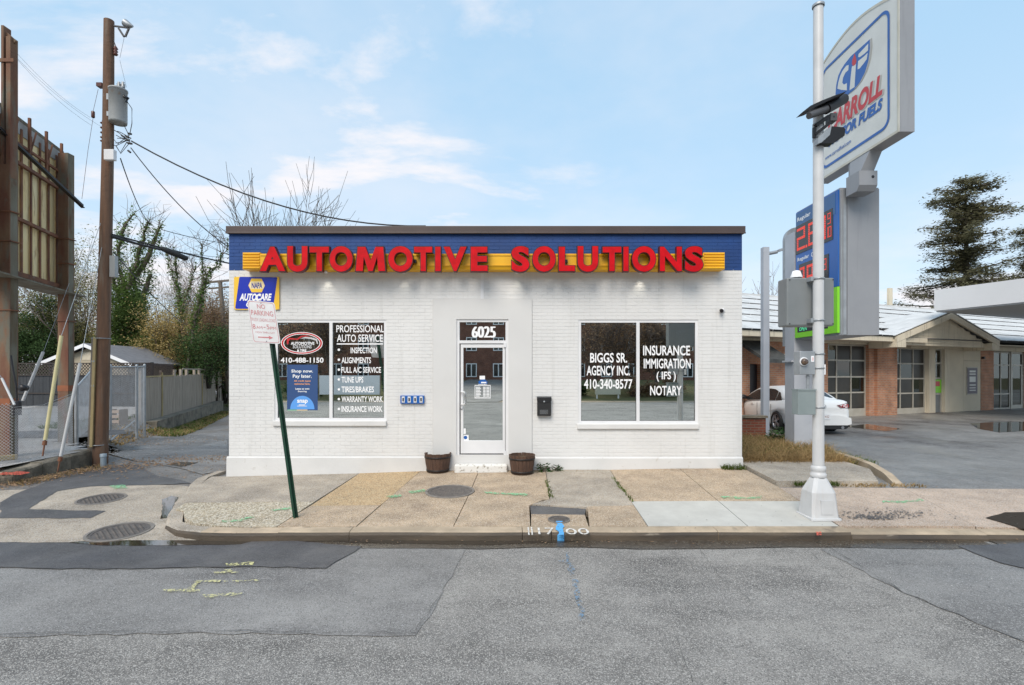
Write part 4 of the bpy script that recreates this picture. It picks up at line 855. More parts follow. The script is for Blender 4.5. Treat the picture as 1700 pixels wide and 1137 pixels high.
def st(txt, u0, u1, v0, v1, off): text(txt, lambda u, v, w_: q4(lerp(u0, u1, u), lerp(v0, v1, v), .002+w_), [m_rdp], ps, offset=off, res=4)
st('NO', .34, .63, .82, .925, .0); st('PARKING', .09, .89, .655, .775, .0); st('TRUCK LOADING ZONE', .05, .92, .515, .59, -.012); st('8', .07, .17, .33, .44, -.004); st('AM', .20, .42, .335, .405, -.004); st('-', .46, .54, .375, .387, .0); st('5', .58, .68, .34, .45, -.004); st('PM', .71, .92, .335, .405, -.004); st('MON THRU SAT', .15, .85, .235, .275, -.01)
mb = MB(); mb.add([q4(u, v, .002) for u, v in ((.21, .128), (.62, .128), (.60, .095), (.76, .14), (.60, .185), (.62, .152), (.21, .152))], [tuple(range(7))]); mb.build('arrow', m_rdp, ps)
mb = MB()
for u, v in ((.5, .955), (.5, .05)): mb.lathe(q4(u, v, .001), [(.008, 0), (.006, -.005), (0, -.006)], 8, axis='Y')
mb.build('bolt', m_galv, ps)
# ------------------------------------------------------------ right side: white pole with enclosures and camera
cb_ = gp(1357, 864, g_pav); wp = empty('white_steel_pole', (cb_.x, cb_.y+.17, cb_.z)); wp.location.x = (1358.5-850)/F*wp.location.y; X0, Y0, Z0 = wp.location
tag(wp, 'tall white steel pole on a flared square base at the kerb', 'pole')
ztop = CZ+(HY-12)/F*Y0
mb = MB(); mb.lathe((X0, Y0, 0), [(.074, Z0+.5), (.070, Z0+2.0), (.062, ztop), ], 20); mb.build('shaft', m_wpole, wp)
mb = MB(); mb.lathe((X0, Y0, 0), [(.075, ztop), (.078, ztop+.005), (.078, ztop+.035), (.05, ztop+.055), (0, ztop+.06)], 18); mb.build('cap', m_galv, wp)
mb = MB()
def octa(z, hw, ch): return [Vector((X0+x, Y0+y, Z0+z)) for x, y in ((hw, -hw+ch), (hw, hw-ch), (hw-ch, hw), (-hw+ch, hw), (-hw, hw-ch), (-hw, -hw+ch), (-hw+ch, -hw), (hw-ch, -hw))]
lv = [octa(.0, .205, .02), octa(.025, .205, .02), octa(.03, .182, .025), octa(.36, .160, .04), octa(.52, .098, .04), octa(.55, .080, .03)]
for a, b in zip(lv, lv[1:]): mb.add(a+b, [(i, (i+1) % 8, (i+1) % 8+8, i+8) for i in range(8)])
mb.lathe((X0, Y0, Z0+.55), [(.095, 0), (.10, .01), (.10, .05), (.088, .06), (.088, .085), (.094, .095), (.094, .14), (.078, .16)], 22)
mb.build('base', m_wpole, wp)
mb = MB(); mb.box(X0-.07, X0+.09, Y0-.186, Y0-.170, Z0+.08, Z0+.27); mb.build('hand_hole_cover', m_wpole, wp)
def on_pole(px0, px1, py0, py1, Y): a_ = P(px0, py1, Y); b_ = P(px1, py0, Y); return a_.x, b_.x, a_.z, b_.z
def boxpart(name, a_, y0, y1, m, parent, bv=.006):
    mb = MB(); mb.box(a_[0], a_[1], y0, y1, a_[2], a_[3]); o = mb.build(name, m, parent)
    if bv: bev(o, bv)
    return o
enc = empty('equipment_box', (X0, Y0+.2, 2.5)); tag(enc, 'large grey equipment box strapped behind the white pole with a white dome antenna on top', 'box')
a_ = on_pole(1305.5, 1384.5, 461, 541, Y0+.10); boxpart('box', a_, Y0+.09, Y0+.34, m_grey, enc, .02)
mb = MB(); c = P(1322, 461, Y0+.2); mb.lathe(c, [(.078, 0), (.078, .012), (.062, .055), (.05, .092), (.025, .10), (0, .102)], 20); mb.build('dome_antenna', m_white, enc)
mb = MB()
for x, z in ((a_[0]+.04, a_[3]-.03), (a_[1]-.02, a_[3]-.03), (a_[0]+.04, a_[2]+.03), (a_[1]-.02, a_[2]+.03), (X0-.1, a_[3]-.04), (X0-.1, a_[2]+.05)): mb.lathe((x, Y0+.089, z), [(.008, 0), (.008, -.006), (0, -.007)], 8, axis='Y')
mb.build('bolt', m_black, enc)
for z in (a_[3]-.035, a_[2]+.065):
    mb = MB(); mb.lathe((X0, Y0, z), [(.076, -.01), (.079, -.01), (.079, .01), (.076, .01)], 20); mb.build('strap', m_galv, enc)
    mb = MB(); mb.box(X0-.112, X0-.076, Y0-.02, Y0+.09, z-.03, z+.03); mb.build('bracket', m_galv, enc)
met = empty('electric_meter', (X0-.2, Y0, 2.0)); tag(met, 'grey electric meter box with a round glass dial strapped to the white pole', 'meter')
b_ = on_pole(1328, 1353.5, 583, 622, Y0-.06); boxpart('box', b_, Y0-.06, Y0+.10, m_galv, met, .008)
c = P(1334, 600.5, Y0-.06); mb = MB(); mb.lathe(c, [(.055, 0), (.062, -.012), (.050, -.02), (.046, -.018)], 24, axis='Y'); mb.build('meter_ring', m_frame, met)
mb = MB(); mb.lathe(c, [(.046, -.018), (.04, -.05), (.02, -.06), (0, -.062)], 24, axis='Y'); mb.build('meter_dial', mat('meter_brown_glass', (.16, .10, .06), (.06, .05, .05), scale=30, rough=.1), met)
mb = MB(); p = P(1349, 595, Y0-.062); mb.box(p.x-.02, p.x+.02, Y0-.063, Y0-.061, p.z-.045, p.z+.035); l_ = mb.build('meter_label', m_white, met); mb = MB(); mb.box(p.x, p.x+.008, Y0-.0645, Y0-.0635, p.z-.03, p.z+.015); mb.build('meter_mark', m_sred, met)
mb = MB(); q = P(1341, 622, Y0); mb.tube([(q.x, Y0-.0, q.z+.0), (q.x, Y0, P(0, 646, Y0).z)], .02, 10); mb.lathe((q.x, Y0, q.z-.02), [(.026, -.03), (.026, 0)], 10); mb.lathe((q.x, Y0, q.z-.11), [(.026, -.03), (.026, 0)], 10); mb.build('conduit', m_galv, met)
tb = empty('junction_box', (X0-.2, Y0, 1.6)); tag(tb, 'green grey metal junction box below the round electric meter on the white pole', 'box')
b_ = on_pole(1325, 1354.5, 647, 688.5, Y0-.08); boxpart('box', b_, Y0-.08, Y0+.08, m_greyg, tb, .005); mb = MB(); mb.box(b_[0]-.004, b_[1]+.004, Y0-.088, Y0+.08, b_[3]-.012, b_[3]+.008); mb.build('lid', m_greyg, tb)
for py, own in ((587.5, met), (611, met), (676, tb)):
    mb = MB(); mb.lathe((X0, Y0, CZ+(HY-py)/F*Y0), [(.077, -.008), (.080, -.008), (.080, .008), (.077, .008)], 20); mb.build('strap', m_galv, own)
rb = empty('relay_box', (X0+.1, Y0+.06, 1.9)); tag(rb, 'small white box with a black top on the right side of the white pole', 'box')
b_ = on_pole(1365, 1369.5, 605, 622, Y0+.05); boxpart('box', b_, Y0+.03, Y0+.12, m_white, rb, .003); b_ = on_pole(1365, 1369.5, 598, 604.5, Y0+.05); boxpart('top', b_, Y0+.03, Y0+.12, m_black, rb, .003)
# traffic camera
tc_ = empty('traffic_camera', P(1370, 210, Y0-.1)); tag(tc_, 'black surveillance camera with a sun shield clamped high on the white pole', 'camera')
cz = lambda x, y, Y=Y0-.12: P(1300+x/8.746, 130+y/8.746, Y)
m_camb = mat('camera_black', (.014, .014, .016), rough=.5, spec=.3); m_camg = mat('camera_grey', (.07, .07, .075), rough=.5)
A = cz(375, 545, Y0-.22); B = cz(560, 470, Y0-.14); C_ = cz(620, 445, Y0-.12); D = cz(880, 300, Y0+.05)
mb = MB(); mb.tube([C_, D], [.070, .070], 16); mb.build('housing', m_camb, tc_); mb = MB(); mb.tube([A.lerp(B, .0), B, C_], [.042, .05, .055], 16); mb.build('lens_tube', m_camg, tc_)
mb = MB(); e0 = cz(283, 487, Y0-.28); e1 = cz(925, 185, Y0+.08); dd = (e1-e0).normalized(); sd_ = Vector((.3, -.9, -.1)).normalized()*.075
mb.prism([cz(x, y, Y0-.22) for x, y in ((283, 487), (400, 450), (480, 408), (600, 352), (800, 250), (925, 185), (740, 250), (560, 322), (400, 395))], (0, .16, 0)); mb.build('sun_shield', m_camb, tc_)
mb = MB(); p = cz(740, 555, Y0-.10); mb.box(p.x-.045, p.x+.045, Y0-.10, Y0+.02, p.z-.05, p.z+.05); o = mb.build('mount_block', m_camg, tc_); mb = MB(); mb.lathe((p.x, Y0-.10, p.z), [(.014, -.001), (.0, -.002)], 12, axis='Y'); mb.build('bolt', m_black, tc_)
mb = MB(); mb.bar(cz(470, 690, Y0-.08), cz(650, 560, Y0-.08), .05, .05); mb.build('bracket', m_camb, tc_); mb = MB(); mb.bar(cz(460, 820, Y0-.08), cz(690, 640, Y0-.08), .03, .04); p = cz(452, 780, Y0-.09); mb.box(p.x-.005, p.x+.03, Y0-.09, Y0-.05, p.z-.07, p.z+.07); mb.build('bracket', m_camb, tc_)
mb = MB(); pts = [(545, 940), (735, 940), (895, 830), (905, 735), (880, 708), (705, 695), (675, 740)]; mb.prism([cz(x, y, Y0-.14) for x, y in pts], (0, .12, 0)); mb.build('infrared_lamp', m_camb, tc_)
mb = MB(); pts = [(505, 870), (555, 820), (690, 698), (705, 700), (680, 820), (560, 930), (510, 945)]; mb.prism([cz(x, y, Y0-.145) for x, y in pts], (0, .10, 0)); mb.build('lamp_window', m_galv, tc_)
for py in (206, 209, 230.5, 233.5):
    mb = MB(); mb.lathe((X0, Y0, CZ+(HY-py)/F*Y0), [(.068, -.005), (.072, -.005), (.072, .005), (.068, .005)], 18); mb.build('strap', m_galv, tc_)
# ------------------------------------------------------------ fuel price pylon
py_ = empty('fuel_price_sign', (7.1, 12.3, .08)); tag(py_, 'grey pylon with a blue fuel price board in red digits and a lime base', 'sign')
YPn = 12.15
mb = MB(); mb.box(6.70, 7.30, YPn, YPn+.42, -.3, 5.3); mb.build('post', m_lpylon, py_)
mb = MB(); mb.box(6.64, 6.78, YPn+.02, YPn+.44, CZ+(HY-598)/F*YPn-.04, CZ+(HY-598)/F*YPn); mb.build('collar', m_lpylon, py_)
mb = MB(); n = 8; prof = [Vector((6.70, YPn+.43, 2.6)), Vector((6.70, YPn+.43, 4.9))]
for i in range(n+1): a = R(180-90*i/n); prof.append(Vector((6.98+.28*math.cos(a)*1.0, YPn+.43, 5.2+.32*math.sin(a))))
prof += [Vector((7.3, YPn+.43, 5.52)), Vector((7.3, YPn+.43, 2.6))]; mb.prism(prof, (0, .10, 0)); mb.build('rounded_back_post', m_galv, py_)
XF = 6.74; YA = 10.5; YB = 12.12
zt = CZ+312/F*YA; zt = 1.9+(622-311)/F*YA; zb = 1.9+(622-556)/F*YA
mb = MB(); mb.box(XF+.0, XF+.79, YA+.02, YB, zb, zt); mb.box(XF+.14, XF+.79, YA, YA+.019, zb-.0, zt-.03); mb.build('cabinet', m_pylon, py_)
mb = MB(); mb.box(XF+.012, XF+.03, YA+.004, YA+.019, zb+.02, zt-.05); mb.box(XF+.06, XF+.125, YA+.008, YA+.019, zb+.01, zt-.04); mb.build('corner_trim', m_galv, py_)
# face on the left side (x = XF): u from far (YB) to near (YA)
def yk(px, X=XF): return X/((px-850)/F)
def zk(px, py, X=XF): return CZ+(HY-py)/F*yk(px, X)
zs1 = lambda x, y: (1220+x/3.344, 280+y/3.344)
def fpanel(name, y0, y1, z0, z1, m, parent, t=.03, X=XF): mb = MB(); mb.box(X-t, X-.0005, y0, y1, z0, z1); return mb.build(name, m, parent)
zsplit = zk(*zs1(585, 650)); 
blue = fpanel('price_board', YA+.04, YB-.02, zsplit, zt-.03, m_sblue, py_, .03)
lime = fpanel('lime_green_panel', YA+.03, YB-.02, zb+.05, zsplit-.012, m_lime, py_, .05)
fpanel('lower_screen', yk(*[1220+530/3.344]), YB-.12, zb+.17, zb+.32, m_screen, py_, .052)
text('OPEN', lambda u, v, w_: Vector((XF-.0535-w_, lerp(YB-.20, YB-.5, u), zb+.20+v*.08)), [mat('green_led', (.1, .6, .3), emit=(.1, .8, .4), estr=.5)], py_)
hdz = zk(*zs1(343, 320)); hdr = fpanel('header_panel', YA+.12, YB-.03, zk(1395, 352), zt-.06, m_hblue, blue, .036)
s1t, s1b = zk(*zs1(345, 325)), zk(*zs1(345, 480)); fpanel('digit_screen', YA+.20, YB-.03, s1b, s1t, m_screen, blue, .040)
s2t, s2b = zk(*zs1(372, 545))+.06, zk(*zs1(372, 545))-.62; fpanel('digit_screen', YA+.34, YB-.16, max(s2b, zsplit+.03), s2t, m_screen, blue, .040)
def ftext(t_, ya, yb, z0, z1, m, parent, X, **k): return text(t_, lambda u, v, w_: Vector((X-w_, lerp(ya, yb, u), lerp(z0, z1, v))), [m], parent, **k)
hz = s1t+.10
ftext('Regular', YB-.09, YB-.62, s1t+.07, s1t+.19, m_white, blue, XF-.038, offset=.02)
ftext('Regular', YB-.09, YB-.56, s2t+.06, s2t+.17, m_white, blue, XF-.033, offset=.02); ftext('Credit', YB-.64, YB-1.0, s2t+.07, s2t+.17, m_white, blue, XF-.033, offset=.02)
SEG = {'0': 'abcdef', '1': 'bc', '2': 'abged', '3': 'abgcd', '6': 'afgedc', '8': 'abcdefg', '9': 'abfgcd'}
def seg_digit(ch, ya, yb, z0, z1, parent, X, dots=True):
    """seven segments made of small diodes"""
    zm = (z0+z1)/2; L_ = {'a': ((ya, z1), (yb, z1)), 'g': ((ya, zm), (yb, zm)), 'd': ((ya, z0), (yb, z0)), 'f': ((ya, zm), (ya, z1)), 'e': ((ya, z0), (ya, zm)), 'b': ((yb, zm), (yb, z1)), 'c': ((yb, z0), (yb, zm))}
    mb = MB()
    for s_ in SEG[ch]:
        (a0, c0_), (a1, c1_) = L_[s_]; n = max(4, int(math.hypot(a1-a0, c1_-c0_)/.036)); hw = .014 if abs(z1-z0) > .3 else .009
        for k in range(n+1):
            y = lerp(a0, a1, k/n); z = lerp(c0_, c1_, k/n); mb.box(X-.004, X, y-hw, y+hw, z-hw, z+hw)
            if abs(z1-z0) > .3:
                off = .03 if s_ in 'adg' else 0; offy = 0 if s_ in 'adg' else (.03 if s_ in 'fe' else -.03)
                sg_ = -1 if s_ == 'a' else 1; off *= sg_
                mb.box(X-.004, X, y-offy-hw, y-offy+hw, z+off-hw, z+off+hw)
    return mb.build('price_digit', m_led, parent)
H1 = s1t-s1b; xs_ = XF-.0405
ys_ = [YB-.10, YB-.56, YB-.98]
seg_digit('2', ys_[0], ys_[0]-.30, s1b+.09, s1t-.09, blue, xs_); seg_digit('8', ys_[1], ys_[1]-.30, s1b+.09, s1t-.09, blue, xs_); seg_digit('3', ys_[2], ys_[2]-.19, s1b+.09, s1t-.09, blue, xs_)
mb = MB(); mb.box(xs_-.004, xs_, YB-.50, YB-.44, s1b+.07, s1b+.13); mb.build('decimal_point', m_led, blue)
for zz, c_ in ((.56, '9'), ): seg_digit(c_, YA+.36, YA+.27, s1b+H1*zz, s1t-.08, blue, xs_)
seg_digit('1', YA+.40, YA+.36, s1b+.09, s1b+H1*.44, blue, xs_); seg_digit('0', YA+.33, YA+.25, s1b+.09, s1b+H1*.44, blue, xs_)
b0 = max(s2b, zsplit+.03)+.05; seg_digit('2', YB-.22, YB-.38, b0, s2t-.10, blue, xs_); seg_digit('8', YB-.50, YB-.72, b0, s2t-.10, blue, xs_); seg_digit('9', YB-.82, YB-1.0, b0, s2t-.10, blue, xs_); seg_digit('9', YA+.50, YA+.42, lerp(b0, s2t, .5), s2t-.09, blue, xs_)
# ------------------------------------------------------------ big brand panel on top
bs = empty('fuel_brand_sign', (7.1, 10.5, 5.8)); tag(bs, 'large arched white sign with blue border and red lettering above the price board', 'sign')
XB = 6.95; BA, BB = 9.2, 11.72; BZ0 = 6.27
prof = [(BA, BZ0), (BB, BZ0)]; n = 22
arch = [(lerp(BB, BA, i/n), 8.78+.30*math.sin(math.pi*i/n)) for i in range(n+1)]
outl = prof+arch
mb = MB(); mb.prism([Vector((XB+.015, y, z)) for y, z in reversed(outl)], (.27, 0, 0)); mb.build('cabinet', m_pylon, bs)
cyy = (BA+BB)/2; cz_ = 7.6
inner = [(cyy+(y-cyy)*.965, cz_+(z-cz_)*.965) for y, z in outl]
mb = MB(); A = [Vector((XB, y, z)) for y, z in outl]; B = [Vector((XB, y, z)) for y, z in inner]; n_ = len(A); A2 = [p+Vector((.014, 0, 0)) for p in A]
mb.add(A+B, [(i, n_+i, n_+(i+1) % n_, (i+1) % n_) for i in range(n_)]); mb.add(A+A2, [(i, (i+1) % n_, n_+(i+1) % n_, n_+i) for i in range(n_)]); mb.build('retainer_frame', mat('cream_frame', (.58, .57, .50), (.50, .48, .40), scale=3, rough=.5), bs)
mb = MB(); mb.add([Vector((XB+.006, y, z)) for y, z in inner], [tuple(range(n_))]); mb.build('face_panel', m_face, bs)
def yface(pts, m, name, dx=0.0):
    mb = MB(); mb.add([Vector((XB-.002-dx, y, z)) for y, z in pts], [tuple(range(len(pts)))]); return mb.build(name, m, bs)
rp = rrect(9.42, 11.50, 6.47, 8.70, .20, 6); rq = rrect(9.475, 11.445, 6.525, 8.645, .155, 6); n_ = len(rp)
mb = MB(); mb.add([Vector((XB-.002, y, z)) for y, z in rp]+[Vector((XB-.002, y, z)) for y, z in rq], [(i, (i+1) % n_, n_+(i+1) % n_, n_+i) for i in range(n_)]); mb.build('blue_border', m_sblue, bs)
zr = lambda x, y: (yk(1230+x/2.991, XB), zk(1230+x/2.991, y/2.991, XB))
shield = [(640, 195), (641, 240), (634, 300), (616, 360), (590, 410), (560, 447), (530, 470), (512, 470), (470, 470), (474, 420), (484, 375), (498, 345), (515, 318), (545, 280), (590, 240)]
yface([zr(x+10, y-8) for x, y in shield], mat('logo_shadow', (.42, .42, .40)), 'logo_shadow', -.001)
yface([zr(x, y) for x, y in shield], m_sblue, 'shield')
yface([zr(x, y) for x, y in ((480, 440), (484, 410), (494, 375), (506, 350), (524, 326), (536, 322), (534, 348), (520, 360), (508, 385), (504, 410), (512, 420), (527, 412), (527, 448), (500, 446))], m_face, 'letter', .001)
yface([zr(x, y) for x, y in ((552, 330), (572, 318), (570, 350), (565, 432), (540, 448), (546, 380))], m_face, 'letter', .001)
yface([zr(x, y) for x, y in ((565, 264), (572, 285), (575, 305), (568, 322), (558, 328), (552, 318), (553, 300), (560, 282))], m_sred, 'red_drop', .0015)
yface([zr(x, y) for x, y in ((585, 268), (600, 252), (633, 216), (632, 250), (612, 268), (590, 284), (583, 283))], m_face, 'letter', .001)
yface([zr(x, y) for x, y in ((583, 303), (612, 280), (630, 262), (626, 292), (608, 318), (590, 340), (580, 344))], m_face, 'letter', .001)
def sfont(txt, y0, y1, z0, z1, m, off, sh, dx=0.0, nm='lettering'): return ftext(txt, y0, y1, z0, z1, m, bs, XB-.002-dx, offset=off, shear=sh, name=nm, res=5)
sfont('CARROLL', 11.22, 9.56, 7.14, 7.55, mat('logo_shadow_light', (.45, .45, .43)), .05, .22, -.001); sfont('CARROLL', 11.26, 9.60, 7.16, 7.57, m_sred, .045, .22)
sfont('MOTOR FUELS', 11.24, 9.60, 6.89, 7.11, m_sblue, .05, .22); sfont('www.carrollfuel.com', 11.36, 10.5, 6.66, 6.74, m_sblue, .01, .1)
mb = MB(); mb.prism([Vector((6.80, y, z)) for y, z in ((10.03, 5.62), (10.10, 5.52), (10.42, 5.52), (10.42, 5.90), (10.03, 5.90))], (.36, 0, 0)); mb.build('support_box', m_pylon, bs)
p = Vector((7.07, 10.03, 5.78)); mb = MB(); mb.lathe(p, [(.03, -.003), (0, -.004)], 12, axis='Y'); mb.build('bolt_hole', m_black, bs)
mb = MB(); lo = [Vector((x, y, 5.90)) for x, y in ((6.86, 10.08), (7.12, 10.08), (7.12, 10.40), (6.86, 10.40))]; hi = [Vector((x, y, 6.27)) for x, y in ((6.96, 9.95), (7.20, 9.95), (7.20, 10.55), (6.96, 10.55))]
mb.add(lo+hi, [(0, 1, 5, 4), (1, 2, 6, 5), (2, 3, 7, 6), (3, 0, 4, 7), (4, 5, 6, 7)]); mb.build('neck', m_pylon, bs); mb = MB(); mb.box(6.98, 7.14, 10.43, 10.62, 5.60, 6.27); mb.build('neck', m_pylon, bs)
# ------------------------------------------------------------ galvanised lamp post
gl = gp(1270, 727, g_lot); lp = empty('lamp_post', gl); tag(lp, 'square galvanised lamp post on the weedy verge beside the white shop', 'lamp post')
zt_ = CZ+(HY-411)/F*gl.y; mb = MB(); mb.box(gl.x-.085, gl.x+.085, gl.y-.085, gl.y+.085, gl.z-.2, zt_); mb.build('post', m_lpylon, lp)
mb = MB(); a = P(1275, 421, gl.y); b = P(1290, 418, gl.y); c = P(1316, 409, gl.y); mb.tube([a, b], .05, 8); mb.prism([b+Vector((0, -.12, .05)), c+Vector((0, -.15, .03)), c+Vector((0, .15, .03)), b+Vector((0, .12, .05))], (0, 0, -.06)); mb.build('lamp_head', m_galv, lp)
mb = MB(); p = P(1276.5, 560, gl.y); mb.box(gl.x+.086, gl.x+.12, gl.y-.05, gl.y+.05, p.z-.6, p.z+.25); mb.build('conduit_cover', m_pole, lp)
# ------------------------------------------------------------ service station, built in its own frame (u along the front, d away from the street)
TH = math.atan(.42); OX, OY = (1407-850)/F*20.9, 20.9; stn = empty('service_station', (OX, OY, .18), TH)
tag(stn, 'low brick service station with white shingle roof, two glazed bay doors and a beige gable', 'building')
ct, sn = math.cos(TH), math.sin(TH)
def S(px, py, d=0.0):
    k = (px-850)/F; Y = (d+OY*ct-OX*sn)/(ct-k*sn); X = k*Y; return ((X-OX)*ct+(Y-OY)*sn, CZ+(HY-py)/F*Y-.18)
def SB(mb, px0, px1, py0, py1, d0, d1, mi=0, ref=None):
    u0, z0 = S(px0, py1, d0); u1, z1 = S(px1, py1, d0); _, zt0 = S((px0+px1)/2, py0, d0); _, zb0 = S((px0+px1)/2, py1, d0); mb.box(u0, u1, d0, d1, zb0, zt0, mi); return u0, u1, zb0, zt0
m_sbrick = brick_mat('station_brick', (.54, .24, .125), (.40, .17, .10), (.42, .35, .28)); m_beige = mat('beige_fascia_paint', (.68, .60, .46), (.60, .53, .41), scale=1.2, rough=.7, streak=(.30, .26, .2))
m_tanp = mat('tan_board_panel', (.64, .56, .42), (.56, .49, .37), scale=1.0, rough=.7, c3=(.25, .18, .11), s3=2.5, t3=(.66, .76)); m_shing = mat('white_roof_shingle', (.62, .62, .61), (.52, .52, .51), scale=1.6, rough=.7, c3=(.28, .29, .29), s3=3, t3=(.58, .75), world=True)
m_wfr = mat('white_door_frame', (.48, .45, .39), (.40, .37, .31), scale=3, rough=.5); m_sgl = glass_mat('station_glass', .04, (.5, .55, .55), .6); m_dirt = mat('dirty_glass', (.055, .052, .045), (.03, .03, .028), scale=1.2, rough=.35, spec=.35)
HD = S(1407, 571)[1]; uL = S(1180, 600)[0]; uR = S(1860, 600)[0]; GB = -.4
m_sin = mat('station_interior', (.06, .055, .05), rough=.9)
def sb(name, m, boxes, parent=stn, bv=0):
    for k, b in enumerate(boxes):
        mb = MB(); mb.box(*b); o = mb.build(name, m, parent)
    if bv: bev(o, bv)
    return o
U = lambda px: S(px, 600)[0]
d1a, d1b, d2a, d2b = U(1374.5), U(1442), U(1485), U(1540.5); wA, wB = U(1551), U(1565); pA, pB = U(1573), U(1626.5); qA, qB = U(1627), U(1648); sA, sB_ = U(1648), U(1679); rA = U(1681)
sb('brick_wall', m_sbrick, [(uL, U(1245), 0, .3, GB, HD), (U(1245), U(1264), .0, .3, S(1254, 604)[1], HD), (U(1264), d1a-.0, 0, .3, GB, HD), (d1b, d2a, -.02, .3, GB, HD), (qA, qB, -.04, .3, GB, HD)])
sb('brick_pier', m_sbrick, [(d1b+.35, d2a-.05, -.14, -.021, GB, HD-.05)])
sb('doorway', m_black, [(U(1245), U(1264), .2, .3, GB, S(1254, 604)[1])])
# lean-to over the doorway on the left
mb = MB(); a = S(1225, 562, -1.2); mb.prism([Vector((U(1222), -1.3, 2.25)), Vector((U(1222), -.01, 3.0)), Vector((U(1222), -.01, 2.88)), Vector((U(1222), -1.3, 2.13))], (U(1264)-U(1222), 0, 0)); mb.build('porch_roof', mat('dark_shingle', (.08, .085, .08), (.05, .05, .05), scale=6, rough=.95, bump=1, bscale=20), stn)
sb('porch_rake', m_beige, [(U(1264)+.001, U(1264)+.08, -1.3, -.01, 2.3, 2.45)])
sb('interior', m_sin, [(uL, uR, 5, 5.2, GB, 3), (uL, uR, .31, 5, -.15, -.1), (uL, uR, .31, 5, 3.0, 3.1)])
sb('beam', m_beige, [(uL, U(1507), -.10, .3, HD+.001, S(1470, 562)[1]+.12), (U(1507), uR, -.14, .3, HD-.10, S(1560, 562)[1]+.12)])
def bay(a, b, rows, cols, ztops, label):
    mb = MB(); zt2 = ztops[0]; zb2 = -.02; t = .05
    dd = .12; mb.box(a, a+t, dd, dd+.06, zb2, zt2); mb.box(b-t, b, dd, dd+.06, zb2, zt2); mb.box(a+t, b-t, dd, dd+.06, zb2, ztops[-1])
    xs = [lerp(a+t, b-t, c) for c in cols]
    for i, z in enumerate(ztops[:-1]): mb.box(a+t, b-t, dd+.001, dd+.06, z-.03, z+.03)
    for x in xs[1:-1]: mb.box(x-.025, x+.025, dd+.002, dd+.055, ztops[-1], zt2)
    o = mb.build('bay_door', m_wfr, stn); o['label'] = label
    for i in range(len(ztops)-1):
        for j in range(len(xs)-1):
            g = MB(); g.box(xs[j]+.01, xs[j+1]-.01, dd+.03, dd+.036, ztops[i+1]+.02, ztops[i]-.02); g.build('pane', m_dirt if (i*3+j*5+len(cols)) % 4 else m_sgl, o)
zrow = lambda px, ys: [S(px, y)[1] for y in ys]
bay(d1a, d1b, 4, (0, .27, .64, 1), zrow(1407, (572.5, 598, 625.5, 652, 679)), 'glazed bay door nearer the parked car'); bay(d2a, d2b, 4, (0, .25, .65, 1), zrow(1512, (578.5, 603.5, 628.5, 653, 677.5)), 'glazed bay door nearer the tan panel')
sb('door_post', m_beige, [(d2b, wA-.02, -.06, .3, GB, HD), (wB+.02, pA, -.08, .3, GB, HD)])
mb = MB(); ztop_w = S(1558, 581)[1]; mb.box(wA-.02, wA+.05, .05, .12, -.1, ztop_w); mb.box(wB-.05, wB+.02, .05, .12, -.1, ztop_w)
for y in (580, 603, 628, 654, 687): z = S(1558, y)[1]; mb.box(wA+.05, wB-.05, .05, .12, z-.04, z+.04)
sw = mb.build('side_window', m_wfr, stn); sb('pane', m_sgl, [(wA+.03, wB-.03, .08, .086, S(1558, 654)[1], ztop_w-.02)], sw); sb('lower_panel', m_grey, [(wA+.03, wB-.03, .08, .10, -.1, S(1558, 655)[1])], sw); sb('lintel_panel', m_beige, [(d2b, pA, .05, .3, ztop_w, HD)])
gsn = sb('green_poster', m_lime, [(wA+.05, wB-.03, .035, .045, S(1558, 652)[1], S(1558, 630)[1])]); gsn['label'] = 'bright green and red drink poster'
sb('poster_spot', m_sred, [(wA+.12, wB-.16, .030, .034, S(1558, 641)[1], S(1558, 633)[1])], gsn)
sb('wall_panel', m_tanp, [(pA, lerp(pA, pB, .46)-.006, -.03, .2, -.08, HD-.1), (lerp(pA, pB, .46)+.006, pB, -.03, .2, -.08, S(1600, 599)[1]), (lerp(pA, pB, .46)+.006, pB, -.03, .2, S(1600, 599)[1]+.012, HD-.1)])
pf = sb('framed_notice', mat('purple_notice', (.07, .055, .085), rough=.4), [(U(1604), U(1620), -.06, -.031, S(1612, 653)[1], S(1612, 611)[1])])
sb('notice_frame', m_wfr, [(U(1604)-.05, U(1620)+.05, -.05, -.0305, S(1612, 653)[1]-.05, S(1612, 611)[1]+.05)], pf)
for i, (y0, y1) in enumerate(((615, 618), (620, 622), (625, 634), (638, 640), (643, 644.5), (647, 648.5))): sb('notice_line', m_face, [(U(1607), U(1617), -.064, -.0605, S(1612, y1)[1], S(1612, y0)[1])], pf)
sb('wall_lamp', m_black, [(U(1628)-.03, U(1628)+.06, -.16, -.04, S(1628, 596)[1], S(1628, 592)[1])]); sb('wall_lamp', m_black, [(U(1574), U(1575.5), -.16, -.04, S(1575, 566)[1]-.02, S(1575, 566)[1]+.08)])
mb = MB(); zt3 = S(1664, 585)[1]; z31 = S(1664, 606)[1]; z32 = S(1664, 654)[1]; zb3 = S(1664, 678)[1]
for x in (sA+.03, lerp(sA, sB_, .5), sB_-.03): mb.box(x-.03, x+.03, .05, .12, -.1, zt3)
for z in (zt3, z31, z32, zb3): mb.box(sA+.061, sB_-.061, .055, .11, z-.03, z+.03)
so = mb.build('store_window', m_wfr, stn)
for x0, x1 in ((sA+.05, lerp(sA, sB_, .5)-.02), (lerp(sA, sB_, .5)+.02, sB_-.05)):
    for za, zc in ((z31, zt3), (z32, z31), (zb3, z32)): sb('pane', m_sgl, [(x0, x1, .08, .086, za+.02, zc-.02)], so)
